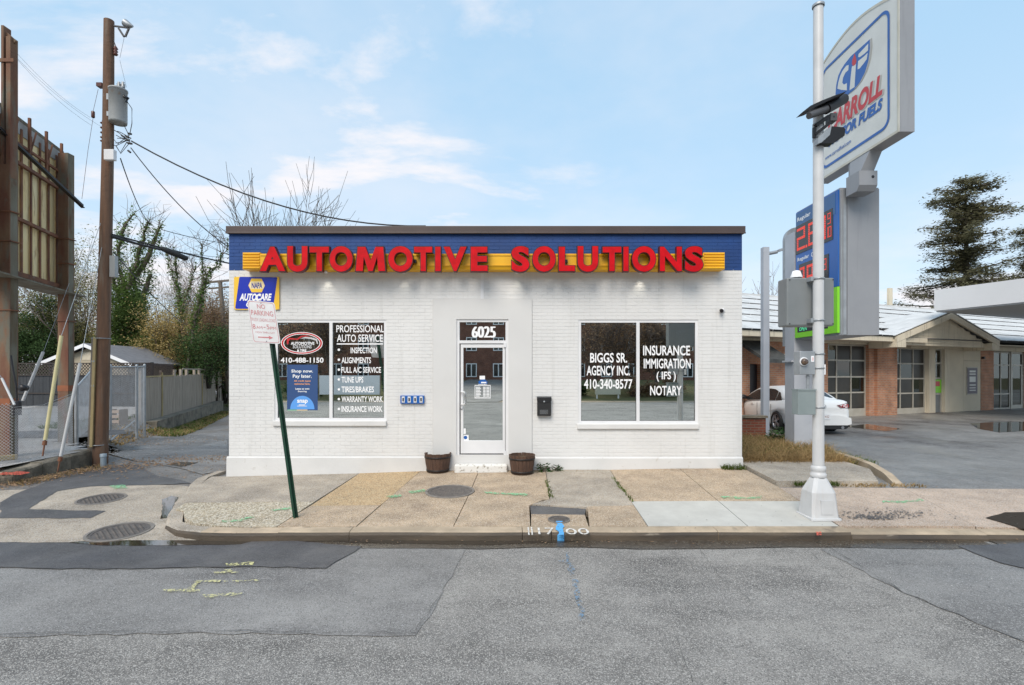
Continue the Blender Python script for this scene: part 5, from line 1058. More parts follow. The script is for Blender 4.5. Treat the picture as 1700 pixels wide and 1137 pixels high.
mb = MB(); rB = rA+1.05; mb.box(rA-.05, rA+.02, .04, .12, -.1, zt3); mb.box(rB-.02, rB+.07, .04, .12, -.1, zt3); mb.box(rA+.02, rB-.02, .045, .11, zt3-.05, zt3+.05); mb.box(rA+.02, rB-.02, .045, .11, z31-.04, z31+.04); mb.box(rA+.02, rA+.12, .05, .1, -.05, z31); mb.box(rB-.12, rB-.02, .05, .1, -.05, z31); mb.box(rA+.12, rB-.12, .05, .1, -.05, .2)
sd2 = mb.build('store_door', m_wfr, stn); sb('pane', m_sgl, [(rA+.1, rB-.1, .075, .08, .18, z31-.02)], sd2); sb('pane', m_sgl, [(rA+.02, rB-.02, .075, .08, z31+.03, zt3-.04)], sd2)
sb('wall_above', m_beige, [(sA, uR, .0, .3, zt3+.05, HD)]); sb('far_wall', m_sbrick, [(rB+.07, uR, -.02, .3, GB, zt3+.049)])
for i, (u_, z_) in enumerate(((.2, 1.0), (.35, .6), (.55, 1.3), (.8, .9), (.3, 1.5), (.65, .5))): sb('shelf_goods', (m_sred, m_white, m_sblue, m_yellow)[i % 4], [(sA+u_, sA+u_+.2, .7, .9, z_, z_+.22)])
# roof: eave overhang, fascia, individual white shingles in rows, gable in front
ez = S(1360, 553, -1.1)[1]; eb = S(1360, 562, -1.1)[1]; RD = 4.4; rz = S(1330, 497, RD)[1]; uG0, uG1 = U(1496), U(1668); 
gp0, gp1, gpk = S(1489, 552, -1.25), S(1660, 570, -1.25), S(1580, 521, -1.25); gz = (gp0[1]+gp1[1])/2-.02; um = (gp0[0]+gp1[0])/2; pk = max(gpk[1], gz+1.1)
sb('fascia_board', m_beige, [(uL-.3, U(1491), -1.12, -1.05, eb, ez-.01), (U(1663), uR, -1.12, -1.05, eb, ez-.01)]); sb('soffit', m_beige, [(uL-.3, uR, -1.04, 0-.15, eb+.02, eb+.05)])
mb = MB(); mb.prism([Vector((uL-.3, -1.12, ez-.03)), Vector((uL-.3, RD, rz-.03)), Vector((uL-.3, RD*2+1.1, ez-.03))], (uR-uL+.3, 0, 0)); mb.build('roof', mat('roof_underlay', (.14, .14, .145), rough=.9), stn)
sl = math.atan2(rz-ez, RD+1.12); Ls = math.hypot(rz-ez, RD+1.12); nr = 6; rowh = Ls/nr; first = None; sw_ = .98
T0 = Matrix.Translation((0, -1.12, ez)) @ Matrix.Rotation(sl, 4, 'X')
rnd = random.Random(5)
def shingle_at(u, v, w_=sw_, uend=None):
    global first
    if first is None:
        mb = MB(); mb.box(.014, sw_-.014, -.03, rowh*.98, 0, .05); mb.m[-4] = 1; first = mb.build('shingle', [m_shing, m_dark], stn); o = first  # front butt face coloured dark: the shade line under each row, painted on
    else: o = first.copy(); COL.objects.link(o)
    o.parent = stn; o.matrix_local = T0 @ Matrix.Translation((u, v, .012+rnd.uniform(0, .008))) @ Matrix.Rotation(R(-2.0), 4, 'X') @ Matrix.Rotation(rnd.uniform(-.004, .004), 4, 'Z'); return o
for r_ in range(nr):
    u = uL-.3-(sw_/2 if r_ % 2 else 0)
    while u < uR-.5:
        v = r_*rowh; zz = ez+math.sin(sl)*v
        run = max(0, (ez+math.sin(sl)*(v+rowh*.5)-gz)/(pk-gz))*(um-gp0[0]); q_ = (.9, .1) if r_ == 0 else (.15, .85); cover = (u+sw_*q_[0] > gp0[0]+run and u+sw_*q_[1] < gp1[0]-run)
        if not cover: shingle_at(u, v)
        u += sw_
sb('ridge_cap', m_shing, [(uL-.3, uR, RD-.12, RD+.12, rz-.01, rz+.06)])
sb('chimney_pipe', m_beige, [(S(1477, 480, 4.5)[0], S(1482, 480, 4.5)[0], 4.5, 4.65, rz-.2, S(1480, 478, 4.5)[1])])
gp0, gp1, gpk = S(1489, 552, -1.25), S(1660, 570, -1.25), S(1580, 521, -1.25); gz = (gp0[1]+gp1[1])/2-.02; um = (gp0[0]+gp1[0])/2; pk = max(gpk[1], gz+1.1)
mb = MB(); mb.prism([Vector((gp0[0]+.25, -1.0, gz-.30)), Vector((gp1[0]-.25, -1.0, gz-.30)), Vector((um, -1.0, pk-.10))], (0, .3, 0)); gw = mb.build('gable_wall', m_beige, stn)
mb = MB()
for i in range(7): z = gz-.02+i*.15; hw = (pk-.25-z)/(pk-gz)*(um-gp0[0]-.5); 
for i in range(7):
    z = gz-.05+i*.15; hw = max(.05, (pk-.26-z)/(pk-gz)*(um-gp0[0]-.25)); mb.box(um-hw, um+hw, -1.012, -1.001, z, z+.135)
mb.build('siding_boards', m_beige, gw)
for s_, a in ((1, gp0[0]), (-1, gp1[0])):
    mb = MB(); A = Vector((a, -1.25, gz)); B = Vector((um+(-.001 if s_ == 1 else .001), -1.25, pk)); t_ = Vector((0, 0, -.24)); mb.prism([A, B, B+t_, A+t_], (0, .09, 0)); mb.build('rake_board', m_beige, stn)
    mb = MB(); A2 = A+Vector((-.1*s_, 0, .02)); B2 = B+Vector((0, 0, .05)); mb.prism([A2, B2, B2+Vector((0, 0, .03)), A2+Vector((0, 0, .03))], (0, 4.6, 0)); mb.build('gable_roof', m_shing, stn)
    mb = MB(); A3 = A+Vector((.0, .09, -.05)); B3 = B+Vector((0, .09, -.05)); mb.prism([A3, B3, B3+Vector((0, 0, .02)), A3+Vector((0, 0, .02))], (0, .14, 0)); mb.build('gable_soffit', m_beige, stn)
    mb = MB(); e_ = a+s_*.0; mb.box(min(e_, e_+s_*.6), max(e_, e_+s_*.6), -1.24, -.17, gz-.42, gz-.10); mb.build('gable_return', m_beige, stn)
mb = MB(); mb.box(uL, uR, -1.0, 0-.15, -.12, -.02); mb.build('walkway', m_concg, stn)
mb = MB(); mb.box(U(1450), U(1525), -1.3, -1.0, -.14, -.03); mb.build('walkway_edge', m_tan, stn)
# canopy
cnp = empty('fuel_canopy', (17.07, 20.7, .1), TH); tag(cnp, 'flat white fuel pump canopy reaching in from the right edge', 'canopy')
mb = MB(); mb.box(0, 9, -9, 0, 4.38, 5.22); o = mb.build('canopy_box', mat('white_canopy_fascia', (.62, .62, .63), (.58, .585, .59), scale=.6, rough=.45), cnp); mb = MB(); mb.box(.05, 8.95, -8.95, -.05, 4.33, 4.379); mb.build('ceiling_panel', mat('canopy_ceiling', (.40, .41, .42), rough=.6), cnp)
for y in (-2.5, -6.5): mb = MB(); mb.box(4.3, 4.6, y, y+.3, -.2, 4.33); mb.build('column', m_frame, cnp)
# ------------------------------------------------------------ parked saloon, rear towards us
car = empty('parked_car', (9.37, 17.2, g_lot(9.4, 16.4))); tag(car, 'silver white saloon car parked between the shop and the station, its rear towards the street', 'car')
CX, CY0, CZ0 = 9.37, 15.40, g_lot(9.4, 16.4)-.03
m_paint = mat('silver_white_paint', (.82, .82, .81), rough=.35, coat=.15, metal=.0, spec=.3); m_cglass = mat('car_glass', (.02, .023, .026), rough=.05, spec=.6); m_tail = mat('dark_red_lamp', (.20, .006, .012), rough=.12, coat=.8); m_rim = mat('grey_alloy', (.36, .36, .38), rough=.3, metal=.7)
def loft(name, secs, m, parent, closed=True, mi=None):
    n = len(secs[0]); vs = [p for s_ in secs for p in s_]; fs = []
    for i in range(len(secs)-1):
        for j in range(n if closed else n-1): j2 = (j+1) % n; fs.append((i*n+j, i*n+j2, (i+1)*n+j2, (i+1)*n+j))
    mb = MB(); mb.add(vs, fs, 0, True); mb.add(secs[0], [tuple(reversed(range(n)))], 0, False); mb.add(secs[-1], [tuple(range(n))], 0, False)
    return mb.build(name, m, parent)
def csec(t, hw, zb_, zw, zd, inset=.12):
    """one cross section: sill, widest line, belt, deck"""
    h = [(hw*.88, zb_), (hw*.96, zb_+.08), (hw, zw), (hw*.985, zw+.15), (hw-inset*.55, zd-.05), (hw-inset*1.6, zd-.008), (hw*.4, zd+.012), (0, zd+.015)]
    pts = [(x, z) for x, z in h]+[(-x, z) for x, z in reversed(h[:-1])]
    return [Vector((CX-x, CY0+t, CZ0+z)) for x, z in pts]
secs = [csec(.0, .70, .36, .58, .80, .10), csec(.05, .80, .30, .58, .95, .10), csec(.16, .86, .26, .60, 1.045, .10), csec(.4, .89, .24, .62, 1.06, .11), csec(.9, .90, .22, .64, 1.04, .12), csec(1.5, .90, .20, .64, .98, .12), csec(2.4, .90, .20, .63, .95, .12), csec(3.2, .90, .20, .62, .93, .13), csec(3.8, .89, .22, .6, .88, .16), csec(4.35, .84, .25, .55, .78, .2), csec(4.58, .72, .3, .5, .66, .2), csec(4.64, .6, .36, .48, .6, .15)]
body = loft('body', secs, m_paint, car)
def cabs(t, hwb, hwt, zb_, zt): return [Vector((CX-x, CY0+t, CZ0+z)) for x, z in ((hwb, zb_), (lerp(hwb, hwt, .5)+.015, lerp(zb_, zt, .5)), (hwt+.02, zt-.045), (hwt-.06, zt-.008), (0, zt+.012), (-hwt+.06, zt-.008), (-hwt-.02, zt-.045), (-lerp(hwb, hwt, .5)-.015, lerp(zb_, zt, .5)), (-hwb, zb_))]
loft('roof', [cabs(.42, .74, .70, 1.0, 1.07), cabs(.75, .78, .68, .98, 1.21), cabs(1.15, .80, .62, .95, 1.355), cabs(1.7, .81, .58, .92, 1.435), cabs(2.2, .81, .58, .90, 1.44), cabs(2.75, .81, .60, .9, 1.38), cabs(3.2, .80, .64, .9, 1.22), cabs(3.75, .74, .68, .88, .95)], m_paint, car)
def cutter():
    mb = MB()
    for s_ in (-1, 1):
        for t in (1.02, 3.72): mb.lathe((CX+s_*.9, CY0+t, CZ0+.315), [(0, -.28), (.355, -.28), (.355, .28), (0, .28)], 28, axis='X')
    return mb.build('cut', m_black)
try:
    cut = cutter(); bm = bmesh.new(); bm.from_mesh(cut.data); bmesh.ops.remove_doubles(bm, verts=bm.verts, dist=1e-4); bmesh.ops.recalc_face_normals(bm, faces=bm.faces); bm.to_mesh(cut.data); bm.free()
    bm = bmesh.new(); bm.from_mesh(body.data); bmesh.ops.remove_doubles(bm, verts=bm.verts, dist=1e-4); bmesh.ops.recalc_face_normals(bm, faces=bm.faces); bm.to_mesh(body.data); bm.free()
    cut.location = body.matrix_world.translation*0; md = body.modifiers.new('b', 'BOOLEAN'); md.object = cut; md.solver = 'EXACT'; bpy.context.view_layer.update()
    me = bpy.data.meshes.new_from_object(body.evaluated_get(bpy.context.evaluated_depsgraph_get())); body.modifiers.clear()
    if len(me.polygons) > 100: body.data = me
finally:
    bpy.data.objects.remove(cut)
mb = MB(); mb.box(CX-.55, CX+.55, CY0+.7, CY0+4.1, CZ0+.24, CZ0+.7); mb.build('underbody', m_dark, car)
for s_ in (-1, 1):
    xw = CX+s_*.92
    for t in (1.02, 3.72):
        mb = MB(); c = (xw, CY0+t, CZ0+.325); w_ = -s_*.2
        mb.lathe(c, [(.22, w_), (.31, w_), (.325, w_*.85), (.325, w_*.15), (.31, -s_*.0), (.235, s_*.004), (.23, w_*.3)], 32, axis='X'); wh = mb.build('wheel', m_dark, car)
        mb = MB(); mb.lathe(c, [(.232, w_*.35), (.232, -s_*.004), (.215, -s_*.006), (.21, w_*.3)], 32, axis='X'); mb.lathe((c[0], c[1], c[2]), [(.055, -s_*.02), (.05, -s_*.004), (0, -s_*.002)], 14, axis='X')
        for k in range(10):
            a = 2*math.pi*(k//2)/5+(.16 if k % 2 else -.16); mb.bar(Vector((c[0]-s_*.025, c[1]+.03*math.cos(a), c[2]+.03*math.sin(a))), Vector((c[0]-s_*.015, c[1]+.225*math.cos(a), c[2]+.225*math.sin(a))), .02, .026, 0, (1, 0, 0))
        mb.lathe(c, [(.2, -s_*.05), (0, -s_*.05)], 20, mi=1, axis='X'); mb.build('rim', [m_rim, m_dark], wh)
def side(pts, m, name, s_=-1, dx=.012):
    mb = MB(); vs = []
    for t, z in pts:
        f = (z-.93)/(1.44-.93); hw = lerp(.81, .60, max(0, min(1, f)))+.020+dx*.4 if z > .93 else .9; vs.append(Vector((CX+s_*hw, CY0+t, CZ0+z)))
    mb.add(vs, [tuple(range(len(vs)))]); return mb.build(name, m, car)
for s_ in (-1, 1):
    side([(.86, 1.0), (1.22, .985), (1.22, 1.27), (1.10, 1.24)], m_cglass, 'quarter_window', s_); side([(1.26, .985), (2.18, .96), (2.14, 1.35), (1.8, 1.355), (1.5, 1.34), (1.26, 1.28)], m_cglass, 'side_window', s_); side([(2.25, .96), (3.36, .93), (3.0, 1.16), (2.7, 1.29), (2.22, 1.35)], m_cglass, 'side_window', s_)
mb = MB(); mb.add([Vector((CX+x, CY0+t, CZ0+z)) for x, t, z in ((-.60, .50, 1.10), (.60, .50, 1.10), (.52, 1.10, 1.375), (-.52, 1.10, 1.375))], [(0, 1, 2, 3)]); mb.build('rear_window', m_cglass, car)
for s_ in (-1, 1):
    mb = MB(); mb.prism([Vector((CX+s_*x, CY0+t, CZ0+z)) for x, t, z in ((.42, -.012, .90), (.78, .06, .965), (.89, .30, .93), (.87, .22, .83), (.76, .03, .80), (.50, -.03, .83))], (0, .05, 0)); tl = mb.build('tail_light', m_tail, car)
    for x in (.60, .74): mb = MB(); mb.lathe((CX+s_*x, CY0-.012+(.06 if x > .7 else 0), CZ0+.875), [(.048, 0), (.044, -.016), (.03, -.018), (.028, -.01)], 16, axis='Y'); mb.build('lamp_ring', mat('lamp_ring_red', (.5, .02, .03), rough=.2), tl)
mb = MB(); mb.prism([Vector((CX+x, CY0-.035, CZ0+z)) for x, z in ((-.78, .30), (.78, .30), (.66, .18), (-.66, .18))], (0, .3, 0)); mb.build('lower_bumper', m_dark, car)
mb = MB(); mb.prism([Vector((CX+x, CY0-.05, CZ0+z)) for x, z in ((-.82, .34), (-.80, .52), (-.45, .60), (.45, .60), (.80, .52), (.82, .34), (.7, .30), (-.7, .30))], (0, .14, 0)); o = mb.build('bumper', m_paint, car); bev(o, .02, 3)
mb = MB(); mb.box(CX-.16, CX+.16, CY0-.065, CY0-.052, CZ0+.56-.08, CZ0+.56+.08); npl = mb.build('number_plate', m_white, car); text('7BK 4152', lambda u, v, w_: Vector((CX-.13+.26*u, CY0-.067-w_, CZ0+.525+v*.07)), [mat('plate_print', (.35, .15, .08))], npl)
mb = MB(); mb.lathe((CX, CY0-.035, CZ0+.86), [(.062, 0), (.058, -.01), (.05, -.008)], 24, axis='Y'); mb.build('emblem', m_rim, car); mb = MB(); mb.add([Vector((CX+x, CY0-.044, CZ0+.86+z)) for x, z in ((-.05, .018), (-.035, .03), (0, .0), (.035, .03), (.05, .018), (.0, -.03))], [tuple(range(6))]); mb.build('emblem_wing', m_rim, car)
for s_ in (-1, 1): mb = MB(); mb.tube([(CX+s_*.55, CY0-.05, CZ0+.23), (CX+s_*.55, CY0+.2, CZ0+.23)], .045, 12); mb.build('exhaust_pipe', m_rim, car)
for s_ in (-1, 1):
    mb = MB(); mb.tube([(CX+s_*.86, CY0+3.15, CZ0+1.0), (CX+s_*1.02, CY0+3.12, CZ0+1.03), (CX+s_*1.08, CY0+3.1, CZ0+1.02)], [.05, .085, .03], 10); mb.build('wing_mirror', m_black, car)
    for t in (1.45, 2.55): mb = MB(); mb.box(CX+s_*.905-.012, CX+s_*.905+.012, CY0+t, CY0+t+.2, CZ0+.80, CZ0+.835); o = mb.build('door_handle', m_paint, car)
    for t in (1.36, 2.3, 3.3):
        mb = MB(); mb.box(CX+s_*.898-.006, CX+s_*.898+.006, CY0+t, CY0+t+.008, CZ0+.32, CZ0+.86); mb.build('door_gap', m_black, car)
# ------------------------------------------------------------ verge: brick planter, kerb, weeds
pl = empty('brick_planter', (7.0, 13.4, .1)); tag(pl, 'low red brick planter wall between the white shop and the parked car', 'planter')
a = P(1225, 690, 13.6); b = P(1262, 690, 13.6); mb = MB(); mb.box(5.8, b.x+.15, 13.6, 13.85, -.1, a.z-.06); mb.build('brickwork', brick_mat('planter_brick', (.20, .055, .03), (.14, .04, .025), (.16, .12, .09)), pl); mb = MB(); mb.box(5.75, b.x+.19, 13.56, 13.9, a.z-.06, a.z); mb.build('capping', m_stone, pl)
verge = flat_patch('verge', [V(4.46, 9.95), V(4.5, 10.4), V(6.75, 10.4), V(7.1, 10.9), V(7.45, 12), V(7.45, 13.4), V(7.0, 14.6), V(4.46, 14.6)], lambda x, y: g_lot(x, y)+.05, mat('verge_soil', (.13, .10, .06), (.09, .085, .04), scale=3, rough=1, bump=1, bscale=20, bdist=.03, world=True), .005)
ck = empty('forecourt_kerb', (7, 10, 0)); tag(ck, 'curved stained concrete kerb between the verge and the wet forecourt', 'kerb')
pts = [gp(1372, 752, g_lot), gp(1392, 762, g_lot), gp(1425, 772, g_lot), gp(1455, 783, g_lot), gp(1482, 797, g_lot), gp(1500, 808, g_lot)]
for i, (a, b) in enumerate(zip(pts, pts[1:])):
    mb = MB(); h = (.15, .16, .16, .15, .12)[i]; h2 = (.16, .16, .15, .12, .05)[i]; d = (b-a).normalized(); n = Vector((-d.y, d.x, 0)); n = n if n.x > 0 else -n; e = .004
    def pr(p, hh, s=0): return [p+n*.03+Vector((0, 0, -.1)), p+n*.02+Vector((0, 0, hh-.03)), p-n*.01+Vector((0, 0, hh)), p-n*.14+Vector((0, 0, hh)), p-n*.16+Vector((0, 0, -.1))]
    mb.add(pr(a+d*e, h)+pr(b-d*e, h2), [(k, k+1, k+6, k+5) for k in range(4)]+[(0, 5, 9, 4), (4, 3, 2, 1, 0), (5, 6, 7, 8, 9)]); mb.build('kerb_stone', m_kerb, ck)
def blades(name, n, area, g, m, h, spread=.3, wd=.006, keep=None, label=None):
    mb = MB(); c = 0
    while c < n:
        x = random.uniform(area[0], area[1]); y = random.uniform(area[2], area[3])
        if keep and not keep(x, y): continue
        c += 1; hh = h*random.uniform(.4, 1.2); a = random.uniform(0, 6.28); w_ = wd*random.uniform(.6, 1.5); z = g(x, y)
        d = Vector((math.cos(a), math.sin(a), 0)); l = Vector((random.gauss(0, spread), random.gauss(0, spread), 0))*hh; b0 = Vector((x, y, z)); m1 = b0+l*.4+Vector((0, 0, hh*.6)); t_ = b0+l*1.3+Vector((0, 0, hh*random.uniform(.7, 1)))
        mb.add([b0-d*w_, b0+d*w_, m1+d*w_*.8, m1-d*w_*.8, t_], [(0, 1, 2, 3), (3, 2, 4)])
    return tag(mb.build(name, m), kind='stuff')
gv = lambda x, y: g_lot(x, y)+.05
kv = lambda x, y: x < interp(y, [(10.4, 6.7), (12, 7.35), (14.6, 7.3)]) and not (6.6 < x < 7.4 and 12.0 < y < 12.7)
blades('dry_grass', 9000, (4.5, 7.4, 10.3, 13.5), gv, m_dry, .30, .5, .006, kv); blades('dry_grass', 2200, (4.5, 6.9, 10.25, 11.0), gv, m_dry, .22, .8, .006); blades('green_grass', 3000, (4.5, 7.3, 10.8, 13.5), gv, m_grass, .24, .4, .007, kv)
blades('green_grass', 500, (6.8, 7.4, 10.3, 11.6), gv, m_grass, .14, .5); blades('green_grass', 260, (4.75, 5.5, 8.55, 8.68), g_pav, m_grass, .09, .5); blades('dry_grass', 260, (5.5, 6.9, 8.5, 8.66), g_pav, m_dry, .06, .7)
blades('green_grass', 160, (4.0, 4.44, 9.7, 9.86), g_pav, m_grass, .12, .6); blades('green_grass', 90, (.58, .64, 7.9, 9.0), g_pav, m_grass, .05, .8); blades('green_grass', 120, (1.79, 1.84, 7.7, 9.2), g_pav, m_grass, .05, .8)
def leafy(name, n, c, r, m, size, cat, label, stems=8, origin=None, flat_=1.0, group=None, parent=None):
    mb = MB(); c = Vector(c)
    for k in range(stems):
        a = random.uniform(0, 6.28); e_ = c+Vector((math.cos(a)*r.x*.6, math.sin(a)*r.y*.6, r.z*random.uniform(.4, .9))); mb.tube([c-Vector((0, 0, r.z*.0)), c.lerp(e_, .5)+Vector((0, 0, .02)), e_], [.006, .005, .003], 4)
    for k in range(n):
        d = Vector((random.gauss(0, 1), random.gauss(0, 1), abs(random.gauss(0, 1)))).normalized()*random.uniform(.35, 1); p = c+Vector((d.x*r.x, d.y*r.y, d.z*r.z)); add_leaf(mb, p, size*random.uniform(.5, 1.3), 1, flat_)
    return tag(mb.build(name, [m_twig, m], None), label, cat, group)
def add_leaf(mb, p, s_, mi=0, flat_=1.0):
    a = random.uniform(0, 6.28); d = Vector((math.cos(a), math.sin(a), random.uniform(-.7, .7)*flat_)).normalized()*s_; q = Vector((-math.sin(a), math.cos(a), random.uniform(-.8, .8)*flat_)).normalized()*s_*.5
    mb.add([p-d, p+q, p+d, p-q], [(0, 1, 2, 3)], mi)
leafy('weed', 70, gp(902, 782, g_pav)+Vector((0, -.04, 0)), Vector((.20, .10, .19)), m_weed, .045, 'weed', 'broad leaved green weed at the wall foot right beside the barrel', 10)
leafy('weed', 46, gp(925, 781, g_pav)+Vector((0, -.04, 0)), Vector((.17, .09, .14)), m_weed, .04, 'weed', 'second smaller green weed at the wall foot right of the barrel', 8)
leafy('weed', 14, gp(1046, 777, g_pav)+Vector((0, -.02, 0)), Vector((.09, .04, .07)), m_weed, .025, 'weed', 'tiny weed at the wall foot below the insurance window', 5)
leafy('weed', 10, gp(992, 779, g_pav)+Vector((0, -.02, 0)), Vector((.05, .03, .04)), m_weed, .02, 'weed', 'tiny dark tuft at the wall foot left of the insurance window', 4)
leafy('weed_bush', 900, (6.72, 12.9, .0), Vector((.40, .4, .62)), m_weed, .05, 'bush', 'green weedy bush growing beside the grey pylon in front of the car wheel', 18)
# ------------------------------------------------------------ left side: lot edge, billboard frame, fences, pole
ls = empty('lot_edge_wall', (-9.3, 10, 0)); tag(ls, 'low mossy concrete edge wall between the gravel lot and the alley', 'wall')
WL = [Vector((-9.75, 8.6, 0)), Vector((-9.12, 9.35, 0)), Vector((-9.12, 9.95, 0)), Vector((-9.2, 10.7, 0)), Vector((-9.3, 11.45, 0))]
for i, (a, b) in enumerate(zip(WL, WL[1:])):
    zt0, zt1 = [(.04, .07), (.13, .18), (.20, .22), (.22, .24)][i]; d = (b-a).normalized(); n = Vector((-d.y, d.x, 0)); n = n if n.x > 0 else -n; e = .006
    def pr(p, z): return [p+Vector((0, 0, -.5)), p+Vector((0, 0, z-.03)), p-n*.03+Vector((0, 0, z)), p-n*.34+Vector((0, 0, z)), p-n*.34+Vector((0, 0, -.5))]
    mb = MB(); q = [a+d*e, a.lerp(b, .33)+n*.015, a.lerp(b, .66)-n*.012, b-d*e]; zs = [lerp(zt0, zt1, k/3)+random.uniform(-.012, .012) for k in range(4)]; rows = [pr(p, z) for p, z in zip(q, zs)]; vs = [v for r_ in rows for v in r_]
    for k in range(3):
        for j in range(4): mb.add([rows[k][j], rows[k+1][j], rows[k+1][j+1], rows[k][j+1]], [(0, 1, 2, 3)])
    mb.add(rows[0], [(4, 3, 2, 1, 0)]); mb.add(rows[-1], [(0, 1, 2, 3, 4)]); mb.build('coping_stone', m_stone, ls)
mark_ = lambda pp, z: flat_patch('paint_mark', [gp(x, y, lambda a, b: z) for x, y in pp], lambda a, b: z, m_pred, .012, None, jit=.03, step=.1)
flat_patch('lot_patch', [V(-15.5, 13.6), V(-11.5, 13.2), V(-10.7, 14.2), V(-11.5, 15.2), V(-14, 15.0)], g_left, m_dasp, .012, jit=.05)
sl_ = slab([V(-12, 8.4), V(-9.8, 8.55), V(-9.25, 9.3), V(-9.5, 9.6), V(-12, 9.45)], m_conc, name='slab', dz=.0, g=lambda x, y: .06+(y-8.5)*.08)
mark([(0, 786), (25, 783), (50, 786), (35, 790), (0, 790)], lambda x, y: .10, m_pred, pav, .02, jit=.02)
m_timber = mat('yellowed_timber', (.42, .33, .17), (.34, .26, .13), scale=3, rough=.9)
tm = empty('timber_beam', gp(14, 768, g_left)); tag(tm, 'short yellowed timber lying under the mesh fence at the left edge', 'timber'); mb = MB(); a = gp(-30, 768, g_left); b = gp(29, 762, g_left); mb.bar(a+Vector((0, 0, .05)), b+Vector((0, 0, .05)), .12, .09); o = mb.build('timber', m_timber, tm); bev(o, .01)
# billboard seen from behind
bb = empty('billboard_frame', (-10.6, 11.3, .25)); tag(bb, 'back of a rusty steel billboard with ochre sheet panels on two steel columns', 'billboard')
c1x, c1y = -10.28, 10.45; c2x, c2y = -10.93, 12.55
def ibeam(x, y, hw, z0, z1, name='column', lab=None):
    t = .018; mb = MB(); mb.box(x-hw, x+hw, y-.09, y-.09+t, z0, z1); mb.box(x-hw, x+hw, y+.09-t, y+.09, z0, z1); mb.box(x-.01, x+.01, y-.09+t, y+.09-t, z0, z1); mb.box(x+hw-.012, x+hw, y-.09+t, y+.09-t, z0, z1, 1)
    o = mb.build(name, [m_rust, m_rustg], bb); return o
z_c1 = CZ+(HY-46)/F*c1y
ibeam(c1x, c1y, .115, .1, CZ+(HY-275)/F*c1y); ibeam(c2x, c2y, .125, .1, CZ+(HY-256)/F*c2y)
mb = MB(); mb.box(c1x-.07, c1x-.02, c1y-.08, c1y+.08, 5.9, z_c1+.0); mb.box(c1x+.03, c1x+.12, c1y-.08, c1y+.08, 5.9, z_c1-.22); mb.box(c1x-.02, c1x+.03, c1y-.02, c1y+.02, 5.9, z_c1-.30); mb.bar((c1x-.05, c1y, z_c1-.1), (c1x+.16, c1y, z_c1-.30), .05, .05); mb.box(c1x-.14, c1x+.20, c1y-.1, c1y-.08, z_c1-.75, z_c1-.68); mb.build('column_head', m_rust, bb)
for z in (3.2, 4.6, 5.2): 
    for x, y in ((c1x, c1y), (c2x, c2y)): mb = MB(); mb.box(x-.13, x+.16, y-.11, y+.11, z, z+.02); mb.build('clamp_plate', m_rustr, bb)
for (x, y) in ((c1x, c1y), (c2x, c2y)): mb = MB(); hw = .120 if y < 11 else .130; mb.box(x-hw, x+hw, y-.095, y+.095, 1.28 if y < 11 else 1.5, 1.42 if y < 11 else 1.64); mb.build('orange_band', mat('orange_paint_band', (.30, .105, .045), (.22, .08, .04), scale=4, rough=.8), bb)
PA = Vector((c1x-.9, c1y-3.0, 0)); dirp = (Vector((c2x, c2y, 0))-Vector((c1x, c1y, 0))).normalized(); nrm = Vector((-dirp.y, dirp.x, 0)); nrm = nrm if nrm.x < 0 else -nrm
q0 = Vector((c1x, c1y, 0))-dirp*2.6+nrm*.24; Lp = 5.2; zb_, zt_ = 4.08, 7.42
npn = 15
for i in range(npn):
    a = q0+dirp*(Lp*i/npn); b = q0+dirp*(Lp*(i+1)/npn-.012); o_ = nrm*random.uniform(0, .01)
    mb = MB(); zt1 = zt_-.0; mb.prism([a+o_+Vector((0, 0, zb_)), b+o_+Vector((0, 0, zb_)), b+o_+Vector((0, 0, zt1)), a+o_+Vector((0, 0, zt1))], nrm*.02); mb.build('sheet_panel', m_ochre, bb)
    mb = MB(); mb.bar(b-nrm*.03+Vector((0, 0, zb_)), b-nrm*.03+Vector((0, 0, zt1-.15)), .022, .06, 0, dirp); mb.build('rib', m_rustr, bb)
mb = MB()
for z, w_ in ((zb_-.02, .10), (5.25, .07), (6.45, .07), (zt_-.55, .05)): mb.bar(q0-nrm*.09+Vector((0, 0, z)), q0+dirp*Lp-nrm*.09+Vector((0, 0, z)), w_, w_)
mb.build('rail', m_rustr, bb)
mb = MB(); mb.bar(q0+nrm*.03+Vector((0, 0, zt_+.04)), q0+dirp*Lp+nrm*.03+Vector((0, 0, zt_+.04)), .10, .09); mb.build('top_angle', m_rustg, bb)
m_siding = mat('pale_sheet', (.34, .34, .33), (.26, .25, .23), scale=2, rough=.7)
mb = MB(); mb.prism([q0-nrm*.02+Vector((0, 0, zt_-.28)), q0+dirp*Lp-nrm*.02+Vector((0, 0, zt_-.28)), q0+dirp*Lp-nrm*.02+Vector((0, 0, zt_)), q0-nrm*.02+Vector((0, 0, zt_))], nrm*.015); mb.build('top_strip', m_siding, bb)
for k in range(8):
    a = q0+dirp*(Lp*(.06+.125*k))-nrm*.12; mb = MB(); mb.bar(a+Vector((0, 0, zt_-.75)), a+Vector((0, 0, zt_+.16)), .05, .04); mb.bar(a+Vector((0, 0, zt_-.6))-nrm*.02, a+dirp*.25+Vector((0, 0, zt_-.05)), .025, .025); mb.build('stiffener', m_rustr, bb)
mb = MB(); a = P(-60, 160, 9.6); b = P(138, 345, 12.2); mb.bar(a, b, .09, .012); mb.bar(a+Vector((0, 0, .04)), b+Vector((0, 0, .04)), .012, .08); mb.build('loose_steel_angle', m_black, bb)
mb = MB(); a = q0-nrm*.5+Vector((0, 0, zb_-.22)); mb.prism([a, a+dirp*Lp, a+dirp*Lp+nrm*.62, a+nrm*.62], (0, 0, .03)); o = mb.build('walkway_grating', m_rustg, bb)
